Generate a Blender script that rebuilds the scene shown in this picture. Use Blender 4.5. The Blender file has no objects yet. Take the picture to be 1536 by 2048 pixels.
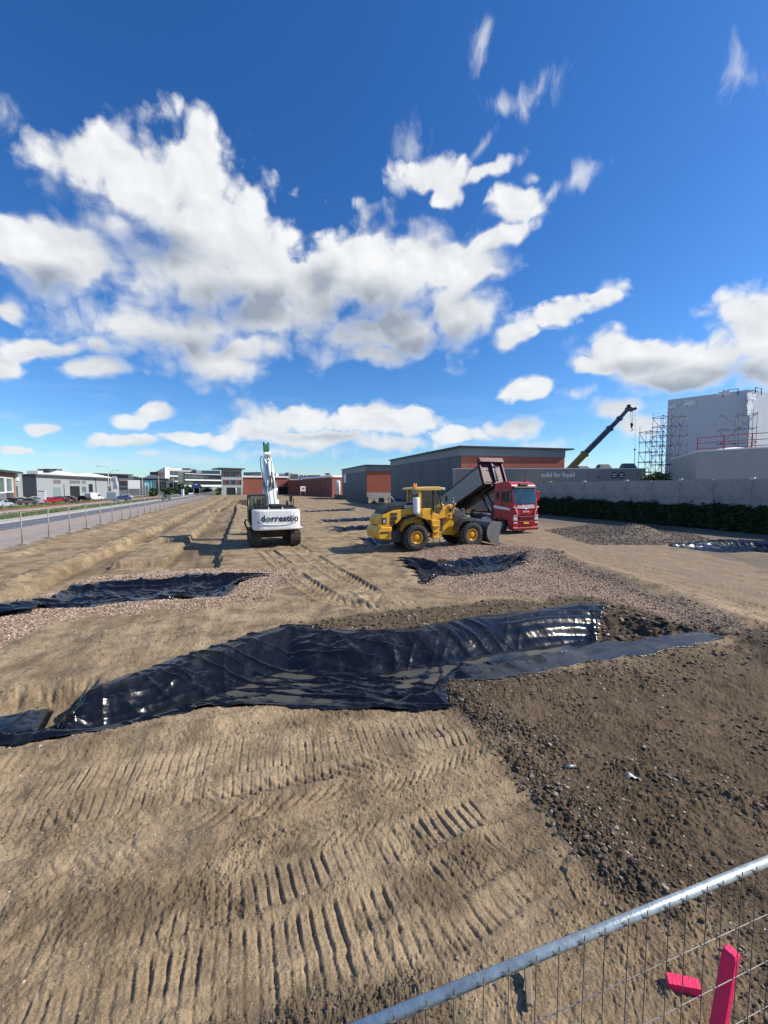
import bpy, bmesh, math, random
import numpy as np
from mathutils import Vector, Matrix

random.seed(7)
RNG = np.random.default_rng(11)
R = math.radians
SC = bpy.context.scene
COL = SC.collection

# ------------------------------------------------------------------ camera
CAM_H = 3.5
PITCH = math.atan(48 / 768)
cam = bpy.data.cameras.new('camera')
cam.sensor_fit = 'HORIZONTAL'
cam.sensor_width = 36.0
cam.lens = 18.0
cam.clip_start = 0.05
cam.clip_end = 6000
camo = bpy.data.objects.new('camera', cam)
camo.location = (0, 0, CAM_H)
camo.rotation_euler = (math.pi / 2 - PITCH, 0, 0)
COL.objects.link(camo)
SC.camera = camo

# ------------------------------------------------------------------ colour management
SC.view_settings.view_transform = 'Standard'
SC.view_settings.look = 'None'
SC.view_settings.gamma = 1.0
SC.view_settings.use_curve_mapping = False
SC.view_settings.exposure = 0.58
SC.cycles.max_bounces = 6
SC.cycles.diffuse_bounces = 3
SC.cycles.glossy_bounces = 3
SC.cycles.transparent_max_bounces = 8
SC.cycles.use_denoising = True

# ------------------------------------------------------------------ site axes, photo measurements -> places in the world
ALPHA = R(19.9)
SU = np.array([-math.sin(ALPHA), math.cos(ALPHA)])      # along the site, away from the viewer
SV = np.array([math.cos(ALPHA), math.sin(ALPHA)])       # across the site, to the right


def st(s, t):
    p = SU * s + SV * t
    return float(p[0]), float(p[1])


def ray(px, py):
    x = (px - 768) / 768.0
    y = -(py - 1024) / 768.0
    c, s = math.cos(PITCH), math.sin(PITCH)
    return np.array([x, c + y * s, -s + y * c])


def G(px, py, z=0.0):
    d = ray(px, py)
    k = (z - CAM_H) / d[2]
    return float(d[0] * k), float(d[1] * k)


def D(px, py, Y):
    d = ray(px, py)
    k = Y / d[1]
    return float(d[0] * k), float(Y), float(CAM_H + d[2] * k)


def azel(px, py):
    d = ray(px, py)
    d = d / np.linalg.norm(d)
    return math.atan2(d[0], d[1]), math.asin(d[2])


# ------------------------------------------------------------------ sun
SUN_EL = R(39.0)
SUN_AZ = R(1.0)                       # anticlockwise from +X
sdir = Vector((math.cos(SUN_EL) * math.cos(SUN_AZ), math.cos(SUN_EL) * math.sin(SUN_AZ), math.sin(SUN_EL)))
sl = bpy.data.lights.new('sun', 'SUN')
sl.energy = 4.0
sl.angle = R(0.53)
sl.color = (1.0, 0.92, 0.79)
so = bpy.data.objects.new('sun', sl)
so.rotation_euler = sdir.to_track_quat('Z', 'Y').to_euler()
so.location = (30, 0, 40)
COL.objects.link(so)

# ------------------------------------------------------------------ world: Nishita sky with cumulus clouds
W = bpy.data.worlds.new('World')
SC.world = W
W.use_nodes = True
wt = W.node_tree
wt.nodes.clear()


class NT:
    """small wrapper to write node trees tersely"""
    def __init__(s, tree):
        s.t = tree

    def n(s, typ, **kw):
        nd = s.t.nodes.new(typ)
        for k, v in kw.items():
            setattr(nd, k, v)
        return nd

    def link(s, a, b):
        s.t.links.new(a, b)

    def put(s, sock, v):
        if isinstance(v, bpy.types.NodeSocket):
            s.t.links.new(v, sock)
        else:
            sock.default_value = v

    def math(s, op, a, b=None, c=None, clamp=False):
        nd = s.n('ShaderNodeMath', operation=op, use_clamp=clamp)
        s.put(nd.inputs[0], a)
        if b is not None:
            s.put(nd.inputs[1], b)
        if c is not None:
            s.put(nd.inputs[2], c)
        return nd.outputs[0]

    def vmath(s, op, a, b=None):
        nd = s.n('ShaderNodeVectorMath', operation=op)
        s.put(nd.inputs[0], a)
        if b is not None:
            if op == 'SCALE':
                s.put(nd.inputs['Scale'], b)
            else:
                s.put(nd.inputs[1], b)
        return nd.outputs['Value'] if op in ('LENGTH', 'DOT_PRODUCT') else nd.outputs['Vector']

    def smooth(s, v, a, b, lo=0.0, hi=1.0):
        nd = s.n('ShaderNodeMapRange', interpolation_type='SMOOTHSTEP')
        s.put(nd.inputs['Value'], v)
        nd.inputs['From Min'].default_value = a
        nd.inputs['From Max'].default_value = b
        nd.inputs['To Min'].default_value = lo
        nd.inputs['To Max'].default_value = hi
        return nd.outputs[0]

    def lin(s, v, a, b, lo=0.0, hi=1.0):
        nd = s.n('ShaderNodeMapRange', clamp=True)
        s.put(nd.inputs['Value'], v)
        nd.inputs['From Min'].default_value = a
        nd.inputs['From Max'].default_value = b
        nd.inputs['To Min'].default_value = lo
        nd.inputs['To Max'].default_value = hi
        return nd.outputs[0]

    def mix(s, f, a, b, mode='MIX'):
        nd = s.n('ShaderNodeMix', data_type='RGBA', blend_type=mode)
        s.put(nd.inputs['Factor'], f)
        s.put(nd.inputs[6], a)
        s.put(nd.inputs[7], b)
        return nd.outputs[2]

    def noise(s, vec, scale, detail=4, rough=0.55, dist=0.0, lac=2.0):
        nd = s.n('ShaderNodeTexNoise')
        if vec is not None:
            s.link(vec, nd.inputs['Vector'])
        nd.inputs['Scale'].default_value = scale
        nd.inputs['Detail'].default_value = detail
        nd.inputs['Roughness'].default_value = rough
        nd.inputs['Lacunarity'].default_value = lac
        nd.inputs['Distortion'].default_value = dist
        return nd


# cloud list measured on the photograph as directions: x, y, half width, half height, tilt (deg), size factor
CLOUDS = [
    (215, 320, 130, 55, -8, 1), (330, 390, 190, 105, 0, 1), (430, 470, 170, 110, 0, 1), (510, 540, 125, 105, 0, 1),
    (400, 560, 190, 100, 0, 1), (110, 500, 160, 85, 0, 1), (30, 480, 90, 70, 0, 1), (385, 300, 60, 40, 40, .9),
    (360, 660, 190, 62, 0, 1), (270, 655, 105, 42, 0, 1), (440, 725, 105, 48, 0, 1), (500, 690, 75, 40, 0, 1), (520, 620, 110, 60, 0, 1),
    (770, 550, 190, 95, 0, 1), (870, 535, 150, 75, 0, 1), (690, 530, 105, 75, 0, 1), (780, 650, 185, 80, 0, 1), (965, 490, 85, 26, 20, 1),
    (755, 715, 75, 28, 0, 1), (900, 615, 110, 75, 0, 1), (640, 600, 90, 90, 0, 1),
    (870, 350, 105, 40, 0, .95), (825, 295, 30, 45, -15, .8), (970, 345, 75, 22, 15, .9), (895, 385, 40, 35, 0, .85), (795, 365, 40, 22, 25, .8),
    (965, 285, 45, 20, 45, .45), (1030, 400, 45, 38, 0, 1), (1095, 390, 60, 16, 25, .8), (1155, 358, 55, 26, 25, .75), (1070, 345, 20, 10, 0, .7),
    (1005, 198, 38, 22, 0, .75), (965, 85, 22, 60, -15, .40), (1080, 175, 60, 45, 30, .30),
    (1105, 630, 105, 36, 12, 1), (1035, 665, 60, 32, 20, .95), (1215, 572, 25, 14, 20, .8),
    (1285, 705, 140, 55, 8, 1), (1195, 735, 75, 25, 0, .95), (1410, 705, 150, 65, 0, 1), (1520, 665, 100, 75, 0, 1), (1370, 750, 200, 40, 5, 1),
    (1540, 740, 110, 60, 0, 1), (1060, 778, 60, 24, 10, .95), (1150, 788, 35, 12, 0, .8), (1405, 622, 25, 10, 0, .7),
    (1500, 180, 90, 50, -25, .25), (1230, 820, 60, 22, 0, .9), (1290, 850, 70, 30, 0, .9),
    (590, 838, 105, 26, 0, 1), (735, 832, 75, 28, 0, 1), (825, 840, 75, 32, 0, 1), (500, 862, 70, 22, 0, .95), (650, 880, 130, 18, 0, .95),
    (1025, 858, 62, 20, 5, .95), (920, 872, 75, 18, 0, .9), (305, 820, 48, 20, 12, .95), (265, 838, 35, 15, 0, .9), (250, 880, 70, 14, 0, .95),
    (93, 858, 36, 13, 0, .9), (385, 872, 58, 13, 0, .9), (435, 880, 28, 17, 0, .9), (700, 850, 200, 22, 0, .85), (770, 890, 110, 14, 0, .9),
    (15, 615, 40, 34, 0, 1), (75, 690, 85, 32, 8, .95), (205, 740, 85, 24, 0, .95), (0, 720, 60, 30, 0, .9), (8, 222, 38, 36, 0, .5),
    (140, 640, 70, 45, 0, .7), (30, 900, 35, 9, 0, .85), (300, 912, 60, 8, 0, .7), (560, 905, 120, 10, 0, .75), (1090, 890, 60, 12, 0, .8),
    (110, 905, 60, 8, 0, .7), (960, 900, 90, 10, 0, .7),
]


# the thick grey bellies of the larger clouds
BELLIES = [(480, 610, 130, 42, 0, 1), (330, 700, 130, 26, 0, 1), (735, 640, 120, 70, 0, 1), (850, 690, 90, 30, 10, .9), (330, 500, 90, 40, 0, .8), (60, 560, 90, 30, 0, .9),
           (640, 560, 50, 60, 0, .7), (1420, 760, 150, 32, 5, 1), (1280, 735, 90, 20, 5, .8), (640, 870, 130, 14, 0, .8), (90, 715, 80, 18, 5, .8), (260, 755, 60, 14, 0, .7), (1080, 670, 50, 15, 10, .6)]


def blob_group(CLOUDS):
    g = bpy.data.node_groups.new('cloud_shapes', 'ShaderNodeTree')
    g.interface.new_socket('Vector', in_out='INPUT', socket_type='NodeSocketVector')
    g.interface.new_socket('Distance', in_out='OUTPUT', socket_type='NodeSocketFloat')
    t = NT(g)
    gi = t.n('NodeGroupInput')
    go = t.n('NodeGroupOutput')
    cur = None
    for (cx, cy, rx, ry, tilt, k) in CLOUDS:
        a0, e0 = azel(cx, cy)
        al, _ = azel(cx - rx, cy)
        ar, _ = azel(cx + rx, cy)
        _, eu = azel(cx, cy - ry)
        _, ed = azel(cx, cy + ry)
        # the horizontal through (cx,cy) slopes in az/el off the picture's middle
        (a1, e1), (a2, e2) = azel(cx - 5, cy), azel(cx + 5, cy)
        slope = math.atan2(e2 - e1, a2 - a1)
        mp = t.n('ShaderNodeMapping', vector_type='TEXTURE')
        if cur is None:
            t.link(gi.outputs[0], mp.inputs['Vector'])
        else:                                    # evaluated one after the other, so that Cycles' stack suffices
            ma = t.n('ShaderNodeVectorMath', operation='MULTIPLY_ADD')
            t.link(cur, ma.inputs[0])
            ma.inputs[1].default_value = (1e-7, 1e-7, 1e-7)
            t.link(gi.outputs[0], ma.inputs[2])
            t.link(ma.outputs[0], mp.inputs['Vector'])
        mp.inputs['Location'].default_value = (a0, e0, 0)
        mp.inputs['Rotation'].default_value = (0, 0, slope + R(tilt))
        kk = 1.44
        mp.inputs['Scale'].default_value = (max(.004, (ar - al) / 2 * kk), max(.004, (eu - ed) / 2 * kk), 1)
        ln = t.vmath('LENGTH', mp.outputs[0])
        if k < 0.999:
            ln = t.math('ADD', ln, (1 - k) * 0.55)
        cur = ln if cur is None else t.math('MINIMUM', cur, ln)
    t.link(cur, go.inputs[0])
    return g


def build_world():
    t = NT(wt)
    tc = t.n('ShaderNodeTexCoord')
    dirv = tc.outputs['Generated']
    sky = t.n('ShaderNodeTexSky', sky_type='NISHITA')
    sky.sun_disc = False
    sky.sun_elevation = SUN_EL
    sky.sun_rotation = math.pi / 2 - SUN_AZ
    sky.altitude = 0
    sky.air_density = 1.0
    sky.dust_density = 0.35
    sky.ozone_density = 3.0
    hs = t.n('ShaderNodeHueSaturation')
    hs.inputs['Saturation'].default_value = 1.22
    hs.inputs['Value'].default_value = 0.92
    t.link(sky.outputs[0], hs.inputs['Color'])
    sep = t.n('ShaderNodeSeparateXYZ')
    t.link(dirv, sep.inputs[0])
    # summer haze whitens the blue towards the horizon, all the way round
    tint = t.mix(t.smooth(sep.outputs[2], 0.0, 0.75), (0.70, 0.91, 1.12, 1), (0.54, 0.82, 1.10, 1))
    skyc = t.mix(1.0, hs.outputs[0], tint, 'MULTIPLY')
    az = t.math('ARCTAN2', sep.outputs[0], sep.outputs[1])
    el = t.math('ARCSINE', sep.outputs[2])
    cmb = t.n('ShaderNodeCombineXYZ')
    t.link(az, cmb.inputs[0])
    t.link(el, cmb.inputs[1])
    P = cmb.outputs[0]
    # gently warped coordinates make ragged, wind-torn edges
    wn = t.noise(P, 7.0, 3, 0.6)
    wv = t.vmath('SCALE', t.vmath('SUBTRACT', wn.outputs['Color'], (0.5, 0.5, 0.5)), 0.060)
    Pw = t.vmath('ADD', P, wv)
    g = blob_group([c for c in CLOUDS if c[5] > .82])
    g3 = blob_group([c for c in CLOUDS if c[5] <= .82])
    g2 = blob_group(BELLIES)

    def grp(v):
        nd = t.n('ShaderNodeGroup')
        nd.node_tree = g
        t.link(v, nd.inputs[0])
        return nd.outputs[0]

    def grp2(v):
        nd = t.n('ShaderNodeGroup')
        nd.node_tree = g2
        t.link(v, nd.inputs[0])
        return nd.outputs[0]
    dist = grp(Pw)
    dist_up = grp(t.vmath('ADD', Pw, (0.03, 0.085, 0)))
    # generic fair-weather cloud for the part of the sky outside the picture
    side = t.smooth(t.math('ABSOLUTE', az), 0.86, 1.15)
    den = t.math('MAXIMUM', t.math('ADD', sep.outputs[2], 0.12), 0.05)
    cz = t.n('ShaderNodeCombineXYZ')
    for i in range(3):
        t.link(den, cz.inputs[i])
    flat = t.vmath('DIVIDE', dirv, cz.outputs[0])
    gn = t.noise(flat, 1.3, 4, 0.5)
    gd = t.math('MULTIPLY_ADD', gn.outputs['Fac'], -5.0, 3.75)
    dist = t.math('MULTIPLY_ADD', side, t.math('SUBTRACT', gd, dist), dist)
    dist_up = t.math('MULTIPLY_ADD', side, t.math('SUBTRACT', gd, dist_up), dist_up)
    # fractal detail
    sc = t.vmath('MULTIPLY', Pw, (1.0, 1.2, 1.0))
    n1 = t.noise(sc, 6.5, 11, 0.60)
    sc2 = t.vmath('ADD', sc, (0.010, 0.016, 0.0))
    n2 = t.noise(sc2, 6.5, 5, 0.50)
    f1 = t.math('SUBTRACT', n1.outputs['Fac'], 0.5)
    f2 = t.math('SUBTRACT', n2.outputs['Fac'], 0.5)
    # billowing edges: absolute noise bulges outwards like cauliflower heads
    vb = t.n('ShaderNodeTexVoronoi', feature='SMOOTH_F1')
    t.link(t.vmath('ADD', sc, t.vmath('SCALE', n1.outputs['Color'], 0.05)), vb.inputs['Vector'])
    vb.inputs['Scale'].default_value = 13.0
    vb.inputs['Smoothness'].default_value = 0.5
    bil = t.math('SUBTRACT', 0.42, vb.outputs['Distance'])
    vc = t.n('ShaderNodeTexVoronoi', feature='SMOOTH_F1')
    t.link(t.vmath('ADD', sc, t.vmath('SCALE', n1.outputs['Color'], 0.03)), vc.inputs['Vector'])
    vc.inputs['Scale'].default_value = 34.0
    vc.inputs['Smoothness'].default_value = 0.4
    bil2 = t.math('SUBTRACT', 0.42, vc.outputs['Distance'])
    bil = t.math('MULTIPLY_ADD', bil2, 0.45, bil)
    big = t.math('SUBTRACT', dist_up, dist)
    field = t.math('MULTIPLY_ADD', f1, 1.75, t.math('MULTIPLY_ADD', bil, 0.58, t.math('SUBTRACT', 0.92, dist)))
    # crisp on the sunlit upper side, soft and ragged below
    width = t.lin(big, -0.30, 0.35, 0.85, 0.36)
    dens = t.smooth(t.math('DIVIDE', field, width), 0.0, 1.0)
    core = t.smooth(field, 0.12, 0.78)
    # light from the upper right: a face with less cloud towards the sun is bright, a thick belly is grey
    relief = t.math('MULTIPLY_ADD', t.math('SUBTRACT', f1, f2), 1.15, t.math('MULTIPLY', bil, 0.26))
    belly = t.math('SUBTRACT', 1.0, grp2(P))
    belly = t.smooth(t.math('MULTIPLY_ADD', f1, 0.8, belly), -0.05, 0.75)
    shade = t.math('MULTIPLY', core, t.math('MULTIPLY_ADD', belly, 0.66, t.lin(big, -0.30, 0.55, 0.46, 0.0)))
    lit = t.math('ADD', t.math('SUBTRACT', 0.90, shade), relief, clamp=True)
    cc = t.mix(lit, (2.1, 2.45, 3.0, 1), (6.0, 6.1, 6.2, 1))
    low = t.smooth(el, 0.02, 0.30)
    cc = t.mix(t.math('MULTIPLY_ADD', low, -0.35, 0.35), cc, (3.9, 4.7, 5.5, 1))
    # torn wisps: thin, streaky, half see-through
    wd = t.n('ShaderNodeGroup')
    wd.node_tree = g3
    t.link(Pw, wd.inputs[0])
    ws = t.noise(t.vmath('MULTIPLY', Pw, (1.0, 0.55, 1.0)), 17.0, 8, 0.62, 0.6)
    wf = t.math('MULTIPLY_ADD', t.math('SUBTRACT', ws.outputs['Fac'], 0.5), 2.9, t.math('SUBTRACT', 1.12, wd.outputs[0]))
    wisp = t.math('MULTIPLY', t.smooth(wf, 0.0, 1.35, 0.0, 0.72), t.math('SUBTRACT', 1.0, side))
    thinc = t.noise(t.vmath('MULTIPLY', P, (5.0, 26.0, 1.0)), 1.0, 6, 0.6)
    veil = t.math('MULTIPLY', t.smooth(thinc.outputs['Fac'], 0.46, 0.74, 0, 0.55), t.math('MULTIPLY', t.smooth(el, 0.26, 0.05), t.smooth(el, 0.0, 0.05)))
    alpha = t.math('MULTIPLY', dens, t.smooth(el, 0.004, 0.06))
    cc = t.mix(t.math('MULTIPLY', wisp, t.math('SUBTRACT', 1.0, dens)), cc, (5.3, 5.5, 5.8, 1))
    alpha = t.math('MAXIMUM', t.math('MAXIMUM', alpha, wisp), veil)
    col = t.mix(alpha, skyc, cc)
    bg = t.n('ShaderNodeBackground')
    bg.inputs['Strength'].default_value = 0.105
    t.link(col, bg.inputs['Color'])
    out = t.n('ShaderNodeOutputWorld')
    t.link(bg.outputs[0], out.inputs['Surface'])


build_world()
W.cycles.sampling_method = 'MANUAL'
W.cycles.sample_map_resolution = 512
# ------------------------------------------------------------------ materials
MATS = {}


def rgb(h):
    """sRGB hex -> linear"""
    h = h.lstrip('#')
    c = [int(h[i:i + 2], 16) / 255 for i in (0, 2, 4)]
    return tuple(x / 12.92 if x <= .04045 else ((x + .055) / 1.055) ** 2.4 for x in c)


def mat(name, color, rough=0.5, metal=0.0, var=0.12, scale=3.0, bump=0.0, bscale=40.0, dirt=0.0, dirtcol=(0.20, 0.15, 0.10), coat=0.0, spec=0.5, emit=None):
    if name in MATS:
        return MATS[name]
    m = bpy.data.materials.new(name)
    m.use_nodes = True
    t = NT(m.node_tree)
    p = m.node_tree.nodes['Principled BSDF']
    tc = t.n('ShaderNodeTexCoord')
    ob = tc.outputs['Object']
    n = t.noise(ob, scale, 5, 0.6)
    c = (*color[:3], 1)
    lo = tuple(x * (1 - var) for x in color[:3]) + (1,)
    hi = tuple(min(1, x * (1 + var)) for x in color[:3]) + (1,)
    col = t.mix(t.lin(n.outputs['Fac'], 0.3, 0.7), lo, hi)
    rg = rough
    if dirt > 0:
        n2 = t.noise(ob, scale * 0.7 + 0.6, 7, 0.68)
        f = t.lin(n2.outputs['Fac'], 0.62 - 0.25 * dirt, 0.86 - 0.1 * dirt, 0, min(1, 0.35 + dirt * .6))
        col = t.mix(f, col, (*dirtcol, 1))
        rg = t.math('MULTIPLY_ADD', f, 0.9 - rough, rough, clamp=True)
    t.put(p.inputs['Base Color'], col)
    t.put(p.inputs['Roughness'], rg)
    p.inputs['Metallic'].default_value = metal
    p.inputs['Specular IOR Level'].default_value = spec
    p.inputs['Coat Weight'].default_value = coat
    p.inputs['Coat Roughness'].default_value = 0.08
    if bump > 0:
        bn = t.noise(ob, bscale, 4, 0.6)
        b = t.n('ShaderNodeBump')
        b.inputs['Strength'].default_value = min(1, bump)
        b.inputs['Distance'].default_value = 0.02
        t.link(bn.outputs['Fac'], b.inputs['Height'])
        t.link(b.outputs[0], p.inputs['Normal'])
    MATS[name] = m
    return m


def brick_mat(name, c1, c2, mortar, bw=0.22, bh=0.065, gap=0.012, rough=0.85, axis=0.0, vertical=True):
    """running-bond brick or paving in metres; axis = direction of the wall on plan"""
    if name in MATS:
        return MATS[name]
    m = bpy.data.materials.new(name)
    m.use_nodes = True
    t = NT(m.node_tree)
    p = m.node_tree.nodes['Principled BSDF']
    tc = t.n('ShaderNodeTexCoord')
    mp = t.n('ShaderNodeMapping')
    t.link(tc.outputs['Object'], mp.inputs['Vector'])
    if vertical:
        mp.inputs['Rotation'].default_value = (math.pi / 2, 0, 0)
        # x along the wall, z up
        sp = t.n('ShaderNodeSeparateXYZ')
        t.link(tc.outputs['Object'], sp.inputs[0])
        cb = t.n('ShaderNodeCombineXYZ')
        h = t.math('ADD', t.math('MULTIPLY', sp.outputs[0], math.cos(axis)), t.math('MULTIPLY', sp.outputs[1], math.sin(axis)))
        t.link(h, cb.inputs[0])
        t.link(sp.outputs[2], cb.inputs[1])
        vec = cb.outputs[0]
    else:
        mp.inputs['Rotation'].default_value = (0, 0, axis)
        vec = mp.outputs[0]
    b = t.n('ShaderNodeTexBrick')
    t.link(vec, b.inputs['Vector'])
    b.inputs['Scale'].default_value = 1.0
    b.inputs['Brick Width'].default_value = bw
    b.inputs['Row Height'].default_value = bh
    b.inputs['Mortar Size'].default_value = gap
    b.inputs['Color1'].default_value = (*c1, 1)
    b.inputs['Color2'].default_value = (*c2, 1)
    b.inputs['Mortar'].default_value = (*mortar, 1)
    n = t.noise(tc.outputs['Object'], 0.7, 6, 0.65)
    col = t.mix(0.28, b.outputs['Color'], t.mix(n.outputs['Fac'], (0.05, 0.045, 0.04, 1), (0.75, 0.70, 0.62, 1)), 'OVERLAY')
    t.link(col, p.inputs['Base Color'])
    p.inputs['Roughness'].default_value = rough
    bp = t.n('ShaderNodeBump')
    bp.inputs['Strength'].default_value = 0.3
    bp.inputs['Distance'].default_value = 0.01
    t.link(b.outputs['Fac'], bp.inputs['Height'])
    bp.invert = True
    t.link(bp.outputs[0], p.inputs['Normal'])
    MATS[name] = m
    return m


def glass_mat(name, tint=(0.35, 0.42, 0.42), clear=0.5, rough=0.03):
    """pane: part see-through with a tint, part mirror"""
    if name in MATS:
        return MATS[name]
    m = bpy.data.materials.new(name)
    m.use_nodes = True
    t = NT(m.node_tree)
    m.node_tree.nodes.clear()
    tr = t.n('ShaderNodeBsdfTransparent')
    tr.inputs[0].default_value = (*tint, 1)
    df = t.n('ShaderNodeBsdfDiffuse')
    df.inputs[0].default_value = (tint[0] * .06, tint[1] * .07, tint[2] * .08, 1)
    gl = t.n('ShaderNodeBsdfGlossy')
    gl.inputs['Roughness'].default_value = rough
    gl.inputs[0].default_value = (0.85, 0.92, 0.95, 1)
    fr = t.n('ShaderNodeFresnel')
    fr.inputs[0].default_value = 1.6
    m1 = t.n('ShaderNodeMixShader')
    m1.inputs[0].default_value = clear
    t.link(df.outputs[0], m1.inputs[1])
    t.link(tr.outputs[0], m1.inputs[2])
    m2 = t.n('ShaderNodeMixShader')
    t.link(t.math('ADD', fr.outputs[0], 0.05, clamp=True), m2.inputs[0])
    t.link(m1.outputs[0], m2.inputs[1])
    t.link(gl.outputs[0], m2.inputs[2])
    o = t.n('ShaderNodeOutputMaterial')
    t.link(m2.outputs[0], o.inputs[0])
    MATS[name] = m
    return m


# ------------------------------------------------------------------ mesh building
class MB:
    def __init__(s):
        s.v, s.f, s.sm = [], [], []

    def add(s, vs, fs, smooth=False):
        o = len(s.v)
        s.v += [tuple(map(float, p)) for p in vs]
        for f in fs:
            s.f.append(tuple(i + o for i in f))
            s.sm.append(smooth)
        return s

    def hexa(s, p):
        """8 corners: bottom ring then top ring"""
        return s.add(p, [(3, 2, 1, 0), (4, 5, 6, 7), (0, 1, 5, 4), (1, 2, 6, 5), (2, 3, 7, 6), (3, 0, 4, 7)])

    def box(s, x0, x1, y0, y1, z0, z1):
        return s.hexa([(x0, y0, z0), (x1, y0, z0), (x1, y1, z0), (x0, y1, z0), (x0, y0, z1), (x1, y0, z1), (x1, y1, z1), (x0, y1, z1)])

    def obox(s, c, ax, ay, az):
        """box at centre c with half-axis vectors"""
        c, ax, ay, az = map(Vector, (c, ax, ay, az))
        return s.hexa([c - ax - ay - az, c + ax - ay - az, c + ax + ay - az, c - ax + ay - az, c - ax - ay + az, c + ax - ay + az, c + ax + ay + az, c - ax + ay + az])

    def bar(s, p0, p1, w, h, up=(0, 0, 1)):
        """square bar from p0 to p1"""
        p0, p1 = Vector(p0), Vector(p1)
        d = (p1 - p0)
        L = d.length
        d.normalize()
        u = Vector(up)
        if abs(d.dot(u)) > .98:
            u = Vector((1, 0, 0))
        sx = d.cross(u).normalized()
        uz = sx.cross(d).normalized()
        return s.obox((p0 + p1) / 2, d * L / 2, sx * w / 2, uz * h / 2)

    def prism(s, prof, axis, a0, a1, smooth=False):
        """extrude a closed 2-D profile along x, y or z. profile = the two other coordinates in xyz order"""
        n = len(prof)

        def P(q, a):
            return (a, q[0], q[1]) if axis == 'x' else ((q[0], a, q[1]) if axis == 'y' else (q[0], q[1], a))
        vs = [P(q, a0) for q in prof] + [P(q, a1) for q in prof]
        fs = [(i, (i + 1) % n, n + (i + 1) % n, n + i) for i in range(n)]
        s.add(vs, fs, smooth)
        o = len(s.v) - 2 * n
        s.f += [tuple(o + i for i in reversed(range(n))), tuple(o + n + i for i in range(n))]
        s.sm += [False, False]
        return s

    def ribbon(s, prof, th, axis, a0, a1):
        """open 2-D polyline with thickness th, extruded"""
        q = [np.array(p, float) for p in prof]
        out, inn = [], []
        for i, p in enumerate(q):
            a = q[max(0, i - 1)]
            b = q[min(len(q) - 1, i + 1)]
            d = (b - a) / (np.linalg.norm(b - a) + 1e-9)
            nn = np.array([-d[1], d[0]])
            out.append(p + nn * th / 2)
            inn.append(p - nn * th / 2)
        for i in range(len(q) - 1):
            s.prism([out[i], out[i + 1], inn[i + 1], inn[i]], axis, a0, a1)
        return s

    def cyl(s, p0, p1, r0, r1=None, n=14, caps=True, smooth=True):
        r1 = r0 if r1 is None else r1
        p0, p1 = Vector(p0), Vector(p1)
        d = (p1 - p0).normalized()
        u = Vector((0, 0, 1)) if abs(d.z) < .95 else Vector((1, 0, 0))
        a = d.cross(u).normalized()
        b = d.cross(a).normalized()
        vs = []
        for p, r in ((p0, r0), (p1, r1)):
            for i in range(n):
                th = 2 * math.pi * i / n
                vs.append(p + a * math.cos(th) * r + b * math.sin(th) * r)
        s.add(vs, [(i, (i + 1) % n, n + (i + 1) % n, n + i) for i in range(n)], smooth)
        if caps:
            o = len(s.v) - 2 * n
            s.f += [tuple(o + i for i in reversed(range(n))), tuple(o + n + i for i in range(n))]
            s.sm += [False, False]
        return s

    def tube(s, pts, r, n=7):
        pts = [Vector(p) for p in pts]
        rings = []
        prev = None
        for i, p in enumerate(pts):
            d = (pts[min(i + 1, len(pts) - 1)] - pts[max(i - 1, 0)]).normalized()
            if prev is None:
                u = Vector((0, 0, 1)) if abs(d.z) < .9 else Vector((1, 0, 0))
                a = d.cross(u).normalized()
            else:
                a = (prev - d * prev.dot(d)).normalized()
            prev = a
            b = d.cross(a)
            rings.append([p + a * math.cos(2 * math.pi * k / n) * r + b * math.sin(2 * math.pi * k / n) * r for k in range(n)])
        vs = [q for g in rings for q in g]
        fs = []
        for i in range(len(pts) - 1):
            for k in range(n):
                fs.append((i * n + k, i * n + (k + 1) % n, (i + 1) * n + (k + 1) % n, (i + 1) * n + k))
        s.add(vs, fs, True)
        o = len(s.v) - len(vs)
        m = (len(pts) - 1) * n
        s.f += [tuple(o + k for k in reversed(range(n))), tuple(o + m + k for k in range(n))]
        s.sm += [False, False]
        return s

    def lathe(s, prof, c=(0, 0, 0), axis='y', n=28, smooth=True):
        """profile (r, a) revolved round an axis through c"""
        c = Vector(c)
        vs = []
        for r, a in prof:
            for i in range(n):
                th = 2 * math.pi * i / n
                x, y = r * math.cos(th), r * math.sin(th)
                q = (x, a, y) if axis == 'y' else ((a, x, y) if axis == 'x' else (x, y, a))
                vs.append(c + Vector(q))
        m = len(prof)
        fs = []
        for j in range(m - 1):
            for i in range(n):
                fs.append((j * n + i, j * n + (i + 1) % n, (j + 1) * n + (i + 1) % n, (j + 1) * n + i))
        return s.add(vs, fs, smooth)

    def mesh(s, name):
        me = bpy.data.meshes.new(name)
        me.from_pydata(s.v, [], s.f)
        me.polygons.foreach_set('use_smooth', s.sm)
        bm = bmesh.new()
        bm.from_mesh(me)
        bmesh.ops.recalc_face_normals(bm, faces=bm.faces)
        bm.to_mesh(me)
        bm.free()
        return me


def obj(name, mb, m, parent=None, bevel=0.0, seg=2, kind=None, label=None, loc=None, rot=None):
    me = mb.mesh(name) if isinstance(mb, MB) else mb
    if m is not None and not me.materials:
        me.materials.append(m)
    o = bpy.data.objects.new(name, me)
    COL.objects.link(o)
    o.parent = parent
    if loc is not None:
        o.location = loc
    if rot is not None:
        o.rotation_euler = rot
    if bevel > 0:
        b = o.modifiers.new('bevel', 'BEVEL')
        b.width = bevel
        b.segments = seg
        b.limit_method = 'ANGLE'
        b.angle_limit = R(35)
    if kind:
        o['kind'] = kind
    if label:
        o['label'] = label
    return o


def tag(o, label, cat, group=None):
    o['label'] = label
    o['category'] = cat
    if group:
        o['group'] = group
    return o


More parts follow.
